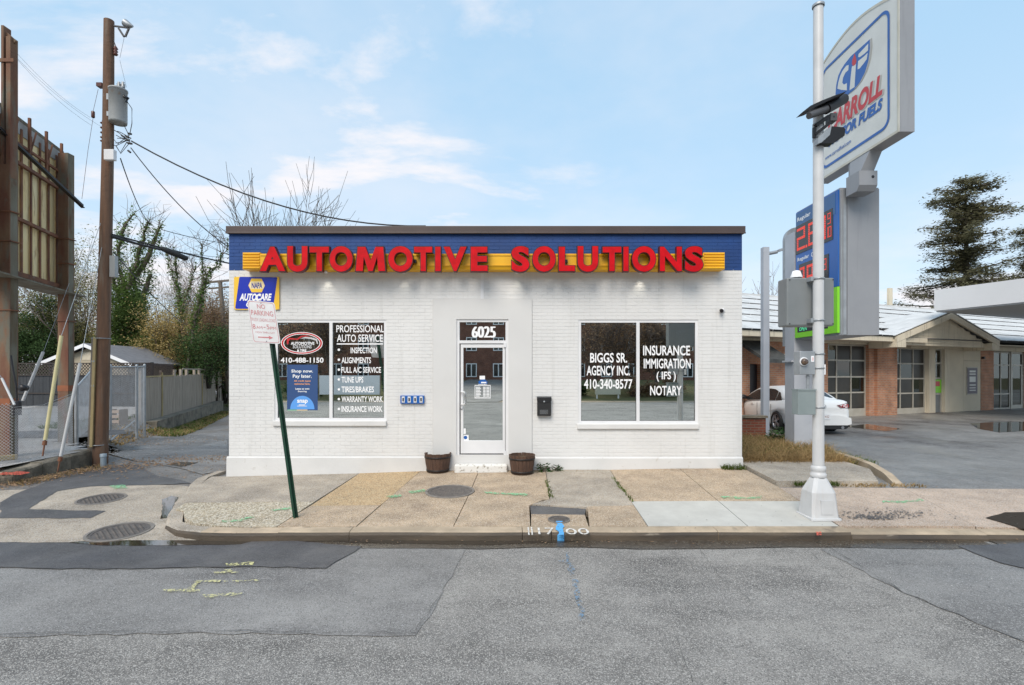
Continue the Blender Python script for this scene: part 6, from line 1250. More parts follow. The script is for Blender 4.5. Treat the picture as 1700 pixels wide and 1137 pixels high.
mb = MB(); mb.tube([P(18, 590, 10.2), P(22, 615, 10.2), P(27, 640, 10.2), P(28, 665, 10.2)], .018, 8); mb.lathe(P(36, 644, 10.15), [(.0, .1), (.06, .1), (.07, 0), (.05, -.03), (0, -.03)], 14, axis='Y'); mb.lathe(P(28, 668, 10.15), [(.07, -.25), (.08, 0), (.07, .03), (0, .03)], 12); mb.build('conduit', m_black, bb)
# chain link fences
def chainlink(parent, A, B, z0a, z0b, z1a, z1b, pitch=.055, rad=.0022, name='mesh', sag=0.0):
    L_ = (B-A).length; dv = (B-A).normalized(); mb = MB(); H = max(z1a-z0a, z1b-z0b); n = int((L_+H)/pitch)
    def pt(s_, h):
        t = s_/L_; z = lerp(lerp(z0a, z0b, t), lerp(z1a, z1b, t), h/H)-sag*math.sin(math.pi*t)*h/H; p = A+dv*s_; return Vector((p.x, p.y, z))
    for sgn in (1, -1):
        for k in range(n):
            s0 = k*pitch-H if sgn == 1 else k*pitch; s1 = s0+H*sgn
            h0, h1 = 0.0, H
            a_, b_ = s0, s1
            if a_ < 0: h0 = (0-a_)/(b_-a_)*H; a_ = 0
            if b_ < 0: h1 = (0-s0)/(s1-s0)*H; b_ = 0
            if b_ > L_: h1 = (L_-s0)/(s1-s0)*H; b_ = L_
            if a_ > L_: h0 = (L_-s0)/(s1-s0)*H; a_ = L_
            if h1-h0 < .03: continue
            nseg = 4; pp = [pt(lerp(a_, b_, i/nseg), lerp(h0, h1, i/nseg)) for i in range(nseg+1)]
            mb.tube(pp, rad, 3, caps=False, smooth=False)
    mb.f and tag(mb.build(name, m_chain, parent), kind='stuff')
f1 = empty('mesh_fence', (-9.35, 9.4, .2)); tag(f1, 'short sagging chain link fence at the left edge in front of the billboard column', 'fence')
A = gp(-40, 775, g_left); A = Vector((-10.6, 9.35, 0)); B = Vector((-9.5, 9.75, 0)); chainlink(f1, A, B, .2, .22, 1.14, 1.38, .06, .0045)
f1b = empty('mesh_fence', (-9.9, 11, .2)); tag(f1b, 'drooping chain link mesh between the two billboard columns', 'fence')
chainlink(f1b, Vector((-9.5, 9.78, 0)), Vector((-10.55, 12.3, 0)), .22, .25, 1.25, 1.42, .06, .004, sag=.08); mb = MB(); mb.tube([(-9.5, 9.78, 1.28), (-9.9, 10.8, 1.26), (-10.55, 12.3, 1.45)], .006, 5); mb.build('top_wire', m_chain, f1b)
gt = empty('mesh_gate', (-10.8, 15.9, .2)); tag(gt, 'tall chain link fence with galvanised posts between the lot and the board fence', 'fence')
gpost = [(127, 13.0, 640, 733), (152, 14.6, 612, 712), (183, 15.8, 607, 720), (227, 17.2, 607, 718), (240, 18.0, 606, 700)]
ptsf = []
for px, y, t_, b_ in gpost:
    x = (px-850)/F*y; z1 = CZ+(HY-t_)/F*y; z0 = g_left(x, y)-.3; ptsf.append((Vector((x, y, 0)), CZ+(HY-b_)/F*y, z1)); mb = MB(); mb.tube([(x, y, z0-.2), (x, y, z1)], .04, 10); mb.lathe((x, y, z1), [(.045, 0), (.03, .04), (0, .05)], 10); mb.build('post', m_galv, gt)
for (a, za, zA), (b, zb2, zB) in zip(ptsf, ptsf[1:]):
    chainlink(gt, a, b, za+.05, zb2+.05, min(zA, zA)-.04, zB-.04, .07, .0042); mb = MB(); mb.tube([(a.x, a.y, zA-.04), (b.x, b.y, zB-.04)], .022, 8); mb.build('rail', m_galv, gt)
mb = MB(); a = gp(183, 735, g_alley); b = gp(226, 716, g_alley); mb.tube([a+Vector((0, 0, .06)), b+Vector((0, 0, .06))], .03, 8); tag(mb.build('steel_tube', m_galv), 'galvanised tube lying on the ground beside the tall chain link fence', 'pipe')
# grey board fence on its retaining wall along the alley
rw = empty('retaining_wall', (-17, 26, -.4)); tag(rw, 'low stained concrete retaining wall under the grey board fence along the alley', 'wall')
RA, RB = Vector((-14.55, 20.2, 0)), Vector((-19.4, 33.5, 0)); dr_ = (RB-RA).normalized(); nr_ = Vector((dr_.y, -dr_.x, 0)); nr_ = nr_ if nr_.x > 0 else -nr_
nb_ = 7
for i in range(nb_):
    a = RA.lerp(RB, i/nb_)+dr_*.01; b = RA.lerp(RB, (i+1)/nb_)-dr_*.01; za = lerp(.02, .16, i/nb_); zc = lerp(.02, .16, (i+1)/nb_)
    mb = MB(); mb.prism([a+nr_*.45+Vector((0, 0, -.7)), b+nr_*.45+Vector((0, 0, -.7)), b+nr_*.45+Vector((0, 0, zc-.02)), a+nr_*.45+Vector((0, 0, za-.02))], -nr_*.30); mb.prism([a+nr_*.47+Vector((0, 0, za-.018)), b+nr_*.47+Vector((0, 0, zc-.018)), b+nr_*.47+Vector((0, 0, zc+.03)), a+nr_*.47+Vector((0, 0, za+.03))], -nr_*.6); mb.build('wall_block', m_stone, rw)
bf = empty('board_fence', (-17, 26, .1)); tag(bf, 'weathered grey vertical board fence running back along the alley', 'fence')
Lf = (RB-RA).length; n = 98
for i in range(n):
    t0 = (i+.05)/n; t1 = (i+.95)/n; a = RA.lerp(RB, t0); b = RA.lerp(RB, t1); zb2 = lerp(.03, .20, t0); zt2 = lerp(1.78, 2.0, t0)+random.uniform(-.03, .03)
    mb = MB(); j = nr_*random.uniform(0, .012); mb.prism([a+j+Vector((0, 0, zb2)), b+j+Vector((0, 0, zb2)), b+j+Vector((0, 0, zt2)), a+j+Vector((0, 0, zt2))], -nr_*.022); o = mb.build('fence_board', m_wood, bf)
for t_ in (.0, .19, .33, .42, .5, .62, .70, .83, .99):
    a = RA.lerp(RB, t_); mb = MB(); mb.bar(a-nr_*.08+Vector((0, 0, -.2)), a-nr_*.08+Vector((0, 0, lerp(2.05, 2.35, t_))), .11, .11); mb.build('fence_post', m_wood, bf)
for z in (.45, 1.5): mb = MB(); mb.bar(RA-nr_*.05+Vector((0, 0, z)), RB-nr_*.05+Vector((0, 0, z+.15)), .05, .09); mb.build('rail', m_wood, bf)
mb = MB(); a = RA.lerp(RB, .17)+nr_*.02; mb.bar(a+Vector((0, 0, .05)), a+Vector((0, 0, 2.0)), .06, .05); a = RA.lerp(RB, .72)+nr_*.02; mb.bar(a+Vector((0, 0, .1)), a+Vector((0, 0, 1.9)), .06, .05); mb.build('new_batten', m_timber, bf)
def trellis(name, parent, A, B, z0, z1, m, pitch=.13, w_=.03):
    mb = MB(); L_ = (B-A).length; dv = (B-A)/L_; H = z1-z0; n = int((L_+H)/pitch); nn = Vector((dv.y, -dv.x, 0))
    for sgn, off in ((1, .004), (-1, .016)):
        for k in range(n):
            s0 = k*pitch-(H if sgn == 1 else 0); pts = []
            a_, b_, h0, h1 = s0, s0+H*sgn, 0, H
            if a_ < 0: h0 = -a_/(b_-a_)*H; a_ = 0
            if a_ > L_: h0 = (L_-s0)/(b_-s0)*H; a_ = L_
            if b_ > L_: h1 = (L_-s0)/(b_-s0)*H; b_ = L_
            if b_ < 0: h1 = (0-s0)/(b_-s0)*H; b_ = 0
            if h1-h0 < .03: continue
            p = A+dv*a_+nn*off+Vector((0, 0, z0+h0)); q = A+dv*b_+nn*off+Vector((0, 0, z0+h1)); d = (q-p).normalized(); u = d.cross(nn).normalized()*w_/2; mb.add([p-u, q-u, q+u, p+u], [(0, 1, 2, 3)])
    return tag(mb.build(name, m, parent), kind='stuff')
trellis('lattice', bf, RA.lerp(RB, .0)+Vector((0, 0, 0)), RA.lerp(RB, .30), 1.84, 2.38, m_barrel, .10, .04)
mb = MB(); a = RA; b = RA.lerp(RB, .30); mb.bar(a+Vector((0, 0, 1.82)), b+Vector((0, 0, 1.86)), .05, .06); mb.build('new_rail', m_timber, bf)
mb = MB(); mb.bar(RA.lerp(RB, .42)+Vector((0, 0, 2.2)), RB+Vector((0, 0, 2.2)), .04, .07); mb.build('top_rail', m_wood, bf)
# farther board fence and dark panel at the far end
ff = empty('board_fence', (-22, 41, .2)); tag(ff, 'dark far board fence beyond the end of the grey one, half in ivy', 'fence')
a = RB+Vector((.0, .3, 0)); b = Vector((-24.2, 45, 0)); 
for i in range(34):
    p = a.lerp(b, (i+.05)/34); q = a.lerp(b, (i+.95)/34); mb = MB(); mb.prism([p+Vector((0, 0, .1)), q+Vector((0, 0, .1)), q+Vector((0, 0, 2.1+random.uniform(-.05, .05))), p+Vector((0, 0, 2.1))], -nr_*.02); mb.build('fence_board', m_wood, ff)
# dark fence with lattice across the back of the lot
df = empty('lattice_fence', (-22, 27, .4)); tag(df, 'dark stained board fence topped with open lattice across the back of the gravel lot', 'fence')
DA, DB = Vector((-38, 26, 0)), Vector((-17.2, 24.4, 0)); n = 120
for i in range(n):
    p = DA.lerp(DB, (i+.02)/n); q = DA.lerp(DB, (i+.98)/n); mb = MB(); j = Vector((0, random.uniform(0, .012), 0)); mb.prism([p+j+Vector((0, 0, .25)), q+j+Vector((0, 0, .25)), q+j+Vector((0, 0, 1.86)), p+j+Vector((0, 0, 1.86))], (0, .02, 0)); mb.build('fence_board', m_dfence, df)
trellis('lattice', df, DA, DB, 1.90, 2.44, m_lattice, .16, .045)
for z in (1.88, 2.45, 1.0): mb = MB(); mb.bar(DA+Vector((0, -.02, z)), DB+Vector((0, -.02, z)), .05, .05); mb.build('rail', m_lattice, df)
for i in range(9): p = DA.lerp(DB, i/8); mb = MB(); mb.bar(p+Vector((0, .06, .1)), p+Vector((0, .06, 2.5)), .1, .1); mb.build('fence_post', m_dfence, df)
# beige garage behind
hs = empty('garage', (-22.5, 29, .4)); tag(hs, 'small beige gabled garage with grey roof behind the lattice fence', 'building')
gx0, gx1, gy0, gy1 = -24.6, -20.4, 27.2, 31; zE = CZ+(HY-602)/F*27.2; zR = CZ+(HY-573)/F*27.2; gm = lerp(gx0, gx1, .5)
mb = MB(); mb.prism([Vector((gx0, gy0, -.2)), Vector((gx1, gy0, -.2)), Vector((gx1, gy0, zE)), Vector((gm, gy0, zR-.15)), Vector((gx0, gy0, zE))], (0, gy1-gy0, 0)); mb.build('wall', mat('beige_siding', (.47, .40, .29), (.43, .37, .27), scale=2, rough=.8), hs)
mb = MB()
for s_, xe in ((-1, gx0-.4), (1, gx1+.4)): mb.prism([Vector((gm, gy0-.3, zR)), Vector((xe, gy0-.3, zE-.12)), Vector((xe, gy0-.3, zE-.02)), Vector((gm, gy0-.3, zR+.1))], (0, gy1-gy0+.6, 0))
mb.build('roof', mat('grey_shingle_roof', (.19, .19, .20), (.15, .15, .16), scale=4, rough=.95, bump=1, bscale=10), hs)
mb = MB()
for s_, xe in ((-1, gx0-.42), (1, gx1+.42)): mb.prism([Vector((gm, gy0-.32, zR-.10)), Vector((xe, gy0-.32, zE-.24)), Vector((xe, gy0-.32, zE-.06)), Vector((gm, gy0-.32, zR+.08))], (0, .02, 0))
mb.build('rake_board', m_white, hs); mb = MB(); p = P(148, 588, gy0); mb.box(p.x-.35, p.x+.35, gy0-.02, gy0-.001, p.z-.3, p.z+.1); mb.build('gable_vent', m_beige, hs)
# utility pole with its hardware
pb = gp(165, 773, lambda x, y: -.12); UY = pb.y
up = empty('utility_pole', (pb.x, UY, -.12)); tag(up, 'brown wooden utility pole at the alley corner carrying a transformer, service boxes and cables', 'utility pole')
pc = lambda py, dx=0: P(interp(py, [(34, 181), (240, 179.5), (773, 166.5)])+dx, py, UY)
pz = [773, 700, 600, 500, 400, 300, 200, 120, 34]
mb = MB(); mb.tube([Vector((pc(773).x, UY, -.4))]+[pc(y) for y in pz], [.145]+[interp(y, [(34, .098), (773, .142)]) for y in pz], 16); mb.build('shaft', m_pole, up)
mb = MB(); mb.tube([Vector((pc(773).x-.20, UY-.0, -.3)), pc(650, -17)+Vector((.05, 0, 0)), pc(562, -16)+Vector((.05, 0, 0))], [.085, .08, .08], 8); mb.build('stub_splice', m_poletop, up)
mb = MB(); a = pc(740, -5.5); b = pc(562, -5); mb.bar(a+Vector((0, -.15, 0)), b+Vector((0, -.13, 0)), .11, .05); mb.build('cable_moulding', m_timber, up)
mb = MB()
for y in (562, 738): mb.lathe(pc(y, -4)+Vector((.01, 0, 0)), [(.172, -.008), (.180, -.008), (.180, .008), (.172, .008)], 16)
for y in (640, 690, 600): mb.box(pc(y, -5).x-.03, pc(y, -5).x+.03, UY-.19, UY-.175, pc(y).z-.02, pc(y).z+.02)
mb.build('band', m_galv, up)
mb = MB(); p = gp(169, 776, g_alley); mb.tube([(p.x+.02, UY-.17, -.2), (p.x+.02, UY-.17, .16)], .055, 12); mb.lathe((p.x+.02, UY-.17, .10), [(.063, 0), (.063, .07), (0, .075)], 12); tag(mb.build('pipe_stub', mat('blue_grey_pvc', (.27, .33, .38), rough=.5)), 'short capped blue grey pipe standing at the foot of the utility pole', 'pipe')
tr = empty('transformer', pc(175, 19)); tag(tr, 'dented grey cylinder transformer hung near the top of the utility pole', 'transformer')
tx = P(199.5, 180, UY).x; tzb = P(0, 207, UY).z; tzt = P(0, 150, UY).z; tr_ = .17
mb = MB(); mb.lathe((tx, UY-.06, 0), [(0, tzb), (tr_*.95, tzb), (tr_, tzb+.04), (tr_, tzt-.05), (tr_+.012, tzt-.045), (tr_+.012, tzt-.015), (tr_*.7, tzt+.02), (0, tzt+.03)], 26); mb.build('tank', m_trans, tr)
for dx in (.0, .09):
    mb = MB(); c = (tx+dx+.02, UY-.06, tzt+.02); mb.lathe(c, [(.03, 0), (.045, .02), (.022, .03), (.045, .05), (.022, .06), (.045, .08), (.022, .09), (.03, .13), (0, .14)], 12); mb.build('bushing', m_galv, tr)
mb = MB(); mb.tube([P(206, 160, UY-.1), P(212, 163, UY-.1), P(210, 170, UY-.1)], .035, 8); mb.build('bushing', m_black, tr)
mb = MB(); mb.box(tx-tr_-.12, tx-tr_+.02, UY-.1, UY-.04, tzt-.25, tzt-.12); mb.box(tx-tr_-.12, tx-tr_+.02, UY-.1, UY-.04, tzb+.15, tzb+.25); mb.build('hanger', m_galv, tr)
mb = MB(); mb.tube([P(212, 170, UY-.1), P(219, 180, UY-.1), P(219, 205, UY-.1), P(215, 225, UY-.1)], .008, 5); mb.tube([P(206, 208, UY), P(212, 220, UY), P(214, 228, UY)], .008, 5); mb.build('lead_wire', m_wire, tr)
ar = empty('lightning_arm', pc(44)); tag(ar, 'bracket with a glass insulator at the very top of the utility pole', 'insulator')
mb = MB(); mb.bar(P(189, 43, UY), P(212, 46, UY), .03, .03); mb.bar(P(197, 47, UY), P(206, 61, UY), .035, .035); mb.bar(P(214, 47, UY), P(208, 61, UY), .03, .03); mb.build('bracket', m_black, ar)
mb = MB(); c = P(214, 42, UY); mb.tube([c+Vector((-.09, 0, .06)), c+Vector((0, 0, 0)), c+Vector((.09, 0, -.02))], [.08, .07, .02], 12); mb.build('insulator', m_galv, ar)
fu = empty('cutout_fuse', P(192, 82, UY)); tag(fu, 'brown ceramic cutout hanging just below the pole top', 'insulator')
mb = MB(); mb.lathe(P(192, 92, UY)+Vector((0, 0, 0)), [(.0, -.0), (.03, .0), (.05, .03), (.025, .06), (.05, .09), (.025, .12), (.05, .15), (.02, .2), (0, .22)], 10); mb.build('insulator', m_porc, fu); mb = MB(); mb.tube([pc(62, 6), P(192, 76, UY)], .008, 5); mb.build('hanger', m_black, fu)
jb = empty('pole_box', P(184.5, 257, UY-.15)); tag(jb, 'small white box on the utility pole beneath the bundle of cables', 'box')
a = P(176, 267, UY-.15); b = P(192.5, 249.5, UY-.15); mb = MB(); mb.box(a.x, b.x, UY-.22, UY-.12, a.z, b.z); o = mb.build('box', m_frame, jb); bev(o, .01)
mb = MB(); bxp = P(166, 142, UY); mb.box(bxp.x-.04, bxp.x+.08, UY-.06, UY+.06, bxp.z-.04, bxp.z+.04); mb.lathe(P(154.5, 190, UY), [(.03, -.07), (.035, -.06), (.035, .06), (.03, .07), (0, .07)], 8); mb.tube([P(163, 148, UY), P(158, 170, UY), P(154.5, 185, UY)], .005, 4); mb.tube([P(154.5, 196, UY), P(146, 250, UY), P(136, 330, UY)], .005, 4); mb.build('guy_insulator', m_porc, up)
mb = MB()
for y in (204, 212, 220, 228, 234): mb.lathe(P(169.5, y, UY-.02), [(.0, -.018), (.03, -.015), (.04, 0), (.03, .015), (0, .018)], 10)
mb.bar(P(171, 200, UY-.05), P(171, 240, UY-.05), .03, .03); mb.build('spool_rack', m_porc, up)
rg = random.Random(3)
mb = MB()
for k in range(9):
    x0 = rg.uniform(187, 196); y0_ = rg.uniform(215, 245); mb.tube([P(x0, y0_, UY), P(x0+rg.uniform(4, 10), y0_+rg.uniform(-2, 14), UY-.05), P(rg.uniform(205, 218), rg.uniform(224, 236), UY)], .008, 4)
for k in range(7): x0 = rg.uniform(192, 216); y0_ = rg.uniform(220, 250); mb.tube([P(x0, y0_, UY-.03), P(x0+rg.uniform(4, 6), y0_+rg.uniform(1, 4), UY-.03)], .022, 6)
mb.build('cable_tangle', m_wire, up)
mb = MB(); p = P(186, 425, UY); mb.box(p.x-.02, p.x+.10, UY-.05, UY+.05, P(0, 460, UY).z, P(0, 425, UY).z); mb.build('terminal_box', m_trans, up)
# spliced cables, guys and droppers
def cable(pts, rad, label, sag=0.0, cat='cable', name='overhead_cable', group=None, n=14, m=None):
    a, b = pts; pp = [a.lerp(b, i/n)-Vector((0, 0, sag*4*(i/n)*(1-i/n))) for i in range(n+1)]; mb = MB(); mb.tube(pp, rad, 6, caps=False); return tag(mb.build(name, m or m_wire), label, cat, group)
cable((P(218, 234, UY), P(707, 375, 12.5)), .017, 'black twisted service cable from the utility pole to the shop roof', .50)
cable((P(217, 245, UY), P(392, 418, 12.5)), .011, 'thin cable from the transformer pole down behind the left corner of the shop', .22)
cable((P(200, 263, UY), P(252, 372, 22)), .012, 'short cable dropping from the pole into the ivy covered tree', .3)
cable((P(268, 381, 24), P(395, 406, 30)), .016, 'cable crossing above the ivy covered tree towards the shop corner', .1)
cb2 = cable((P(186, 389, UY), P(395, 440, 14)), .020, 'thick telephone cable with a black splice case behind the sign corner', .03)
mb = MB(); a = P(265, 411, 12.2); b = P(312, 430, 12.6); d = (b-a); mb.tube([a, a+d*.08, a+d*.3, a+d*.6, a+d*.95, b], [.03, .055, .07, .068, .06, .03], 10); sc_ = mb.build('splice_case', m_dark); tag(sc_, 'black sausage shaped splice case hanging on the telephone cable', 'splice case')
mb = MB(); mb.tube([P(186, 392, UY), P(225, 404, 11.8), P(266, 414, 12.2)], [.035, .03, .03], 8); tag(mb.build('cable_bundle', m_wire), 'thick lashed cable bundle between the pole and the splice case', 'cable')
cable((P(188, 418, UY), P(310, 540, 26)), .014, 'cable running down from the pole across the trees to the far end of the alley', .15)
cable((P(392, 428, 30), P(186, 395, UY)), .010, 'thin upper cable beside the telephone cable', .12)
for i, (x0, y0_, x1, y1_) in enumerate(((28, 88, 150, 195), (28, 96, 168, 210), (30, 100, 152, 208))): cable((P(x0, y0_, c1y), P(x1, y1_, UY)), .0022, ('uppermost', 'middle', 'lowest')[i]+' of the three thin wires between the rusty billboard column and the utility pole', .1, group='thin wires from the billboard to the pole')
cable((P(206, 63, UY), P(199, 96, UY)), .003, 'fine drop wire under the pole top bracket', 0); cable((P(199, 100, UY), P(210, 145, UY)), .003, 'fine wire from the cutout to the transformer bushing', .0)
def guy(px0, py0, px1, py1, Y, top, m, label, thick=.035, anchor=True):
    a = P(px0, py0, Y); b = P(px1, py1, Y+.1); d = (b-a).normalized(); e = empty('guy_guard', a); tag(e, label, 'guy wire')
    mb = MB(); mb.tube([a, a+(b-a)*.5+Vector((0, 0, 0)), b], thick, 8); mb.build('guard_tube', m, e); mb = MB(); mb.tube([b, top], .006, 4, caps=False); mb.build('wire', m_galv, e)
    if anchor: mb = MB(); mb.tube([a, a-d*.30], .014, 6); mb.tube([a-d*.02, a-d*.10], .035, 8); mb.build('anchor_rod', m_rustr, e)
guy(75, 730, 102, 557, 9.5, pc(360, -6), m_yguard, 'pale yellow slanted guy wire guard in front of the second billboard column', .03); guy(101, 757, 133, 603, 9.9, pc(395, -4), m_wpole, 'white slanted guy wire guard at the edge wall near the utility pole', .028)
guy(38, 665, 72, 584, 10.9, P(115, 470, UY), m_wpole, 'white slanted guard tube between the two billboard columns', .028, False); guy(24, 672, 3, 628, 9.6, P(-40, 560, 9.6), m_wpole, 'short pale slanted tube at the left edge before the rusty column', .02, False)
# far pole
up2 = empty('utility_pole', P(378, 640, 34)); tag(up2, 'leaning distant utility pole with crossarms at the far end of the alley', 'utility pole')
mb = MB(); mb.tube([P(380, 650, 34), P(365.5, 466, 34)], [.17, .12], 10); mb.build('shaft', m_poletop, up2); mb = MB(); mb.bar(P(342, 469, 34), P(384, 465, 34), .12, .12); mb.bar(P(346, 479, 34), P(384, 476, 34), .1, .1); mb.build('crossarm', m_poletop, up2)
# small things on the ground at the left
mb = MB(); p = gp(194, 703, g_alley); 
ch = empty('wooden_crate', gp(195, 704, g_left)); tag(ch, 'small pale broken wooden crate behind the chain link fence', 'crate'); q = Vector(ch.location)
for dz in (.05, .22, .38):
    mb = MB(); mb.box(q.x-.2, q.x+.2, q.y-.2, q.y-.18, q.z+dz, q.z+dz+.10); mb.build('slat', mat('pale_crate_wood', (.42, .33, .27), rough=.9) if dz == .05 else bpy.data.materials['pale_crate_wood'], ch)
for dx in (-.2, .17): mb = MB(); mb.box(q.x+dx, q.x+dx+.03, q.y-.18, q.y+.2, q.z, q.z+.5); mb.build('corner_post', bpy.data.materials['pale_crate_wood'], ch)
ga = lambda x, y: g_alley(x, y)+.0
def near_wall(x, y): t = (y-RA.y)/(RB.y-RA.y); xx = lerp(RA.x, RB.x, t); return xx+.45 < x < xx+1.3+.5*(1-t)
blades('verge_grass', 2600, (-19.5, -12, 19, 33), ga, m_grass, .13, .8, .016, near_wall); blades('dry_grass', 2600, (-19.5, -12.5, 19, 33), ga, m_dry, .12, .9, .016, near_wall)
blades('dry_grass', 900, (-14.6, -11.5, 15, 20), ga, m_dry, .09, .9, .014, lambda x, y: abs(x-alley_left(y)-.6) < .7); blades('verge_grass', 900, (-15.5, -11.8, 15.5, 20), lambda x, y: g_left(x, y)-.02, m_grass, .15, .8, .014, lambda x, y: abs(x-alley_left(y)+.6) < .8)
blades('verge_grass', 2200, (-24, -14, 27, 42), ga, m_grass, .25, .6, .02, lambda x, y: x > -.58*y+1 or y > 37); blades('dry_grass', 300, (-9.1, -8.7, 9.2, 11.3), ga, m_dry, .10, .8, .007)
blades('dry_grass', 700, (-14, -12, 22, 27), ga, m_dry, .22, .9, .015, lambda x, y: x > -.56*y+.4)
litter('gravel_stones', [(-11.5, 15.5, .8, 2), (-10.5, 13.5, .8, 1)], 600, m_gravel, .03, lambda x, y: g_alley(x, y)+.01)
# ------------------------------------------------------------ trees
def rot_about(v, ax, a): return Matrix.Rotation(a, 3, ax) @ v
class Tree:
    def __init__(s, seed): s.r = random.Random(seed); s.mb = MB(); s.tips = []; s.path = []
    def branch(s, p, d, L_, r, lev, maxlev, spread=.55, droop=0.0, up=.12, n=4, kids=(3, 5), wob=.16, shrink=.68, minr=.004):
        pts = [p]; rad = [r]; q = p.copy(); dd = d.copy()
        for i in range(n):
            dd = (dd+Vector((s.r.gauss(0, wob), s.r.gauss(0, wob), s.r.gauss(0, wob)+up-droop))).normalized(); q = q+dd*L_/n; pts.append(q); rad.append(max(minr*.6, r*(1-(i+1)/n*.62)))
        s.mb.tube(pts, rad, 6 if lev == 0 else (4 if lev < 3 else 3), caps=False, smooth=lev < 2)
        s.path.append((lev, pts, rad))
        if lev >= maxlev: s.tips.append((pts[-1], dd)); return
        for k in range(s.r.randint(*kids)):
            t = s.r.uniform(.35 if lev == 0 else .2, 1.0); i = min(n-1, int(t*n)); b = pts[i].lerp(pts[i+1], t*n-i); ax = dd.cross(Vector((s.r.gauss(0, 1), s.r.gauss(0, 1), s.r.gauss(0, 1)))).normalized()
            nd = rot_about(dd, ax, s.r.uniform(.5, 1.1)*spread*1.6); s.branch(b, nd, L_*shrink*s.r.uniform(.7, 1.15), max(minr, rad[i]*.55), lev+1, maxlev, spread, droop, up, max(2, n-1), kids, wob, shrink, minr)
        s.branch(pts[-1], dd, L_*shrink, max(minr, rad[-1]), lev+1, maxlev, spread, droop, up, max(2, n-1), kids, wob, shrink, minr)
def leafcloud(centers, per, rad, size, rnd_, mb=None):
    mb = mb or MB()
    for c in centers:
        for _ in range(per):
            p = c+Vector((rnd_.gauss(0, rad), rnd_.gauss(0, rad), rnd_.gauss(0, rad*.8))); s_ = size*rnd_.uniform(.5, 1.3); a = rnd_.uniform(0, 6.28); d = Vector((math.cos(a), math.sin(a), rnd_.uniform(-.8, .8))).normalized()*s_; q = Vector((-math.sin(a), math.cos(a), rnd_.uniform(-.9, .9))).normalized()*s_*.55
            mb.add([p-d, p+q, p+d, p-q], [(0, 1, 2, 3)])
    return mb
def tree(name, base, h, seed, label, cat='tree', leafm=None, per=0, lrad=.5, lsize=.10, trunk_r=.16, maxlev=4, spread=.5, kids=(3, 5), up=.12, group=None, ivy=None, twig=m_twig, lean=(0, 0), minr=.006, shrink=.68, frac=1.0):
    t = Tree(seed); base = Vector(base); t.branch(base-Vector((0, 0, .3)), Vector((lean[0], lean[1], 1)).normalized(), h*.40, trunk_r, 0, maxlev, spread, 0, up, 5, kids, .10, shrink, minr)
    # scale the grown tree to the wanted height
    top_ = max(v[2] for v in t.mb.v)-base.z; k = h/top_; f_ = lambda v: tuple(base+(Vector(v)-base)*k); t.mb.v = [f_(v) for v in t.mb.v]
    e = empty(name, base); tag(e, label, cat, group); t.mb.build('trunk_and_limbs', twig, e); rr = random.Random(seed+99)
    if leafm and per:
        cs = [base+(p-base)*k for p, d in t.tips if rr.random() < frac]; leafcloud(cs, per, lrad, lsize, rr).build('crown', leafm, e)
    if ivy:
        mb = MB()
        for lev, pts, rad in t.path:
            if lev > ivy[0]: continue
            for a, b in zip(pts, pts[1:]):
                a = base+(a-base)*k; b = base+(b-base)*k; n = int((b-a).length*ivy[1]*(1 if lev == 0 else .6)); cs = [a.lerp(b, rr.random()) for _ in range(n)]; leafcloud(cs, 5, ivy[2]*(1.0 if lev == 0 else .62), ivy[3], rr, mb)
        mb.build('ivy', m_ivy, e)
    return e
def place(px, Y, z=-.3): return Vector(((px-850)/F*Y, Y, z))
def hgt(py, Y, z=-.3): return CZ+(HY-py)/F*Y-z
# bare tree behind the shop
tree('bare_tree', place(488, 27), hgt(228, 27), 21, 'leafless tree with fanning upright twigs rising behind the shop roof', twig=m_bark, trunk_r=.17, maxlev=4, spread=.52, kids=(3, 5), up=.17, minr=.018, shrink=.76)
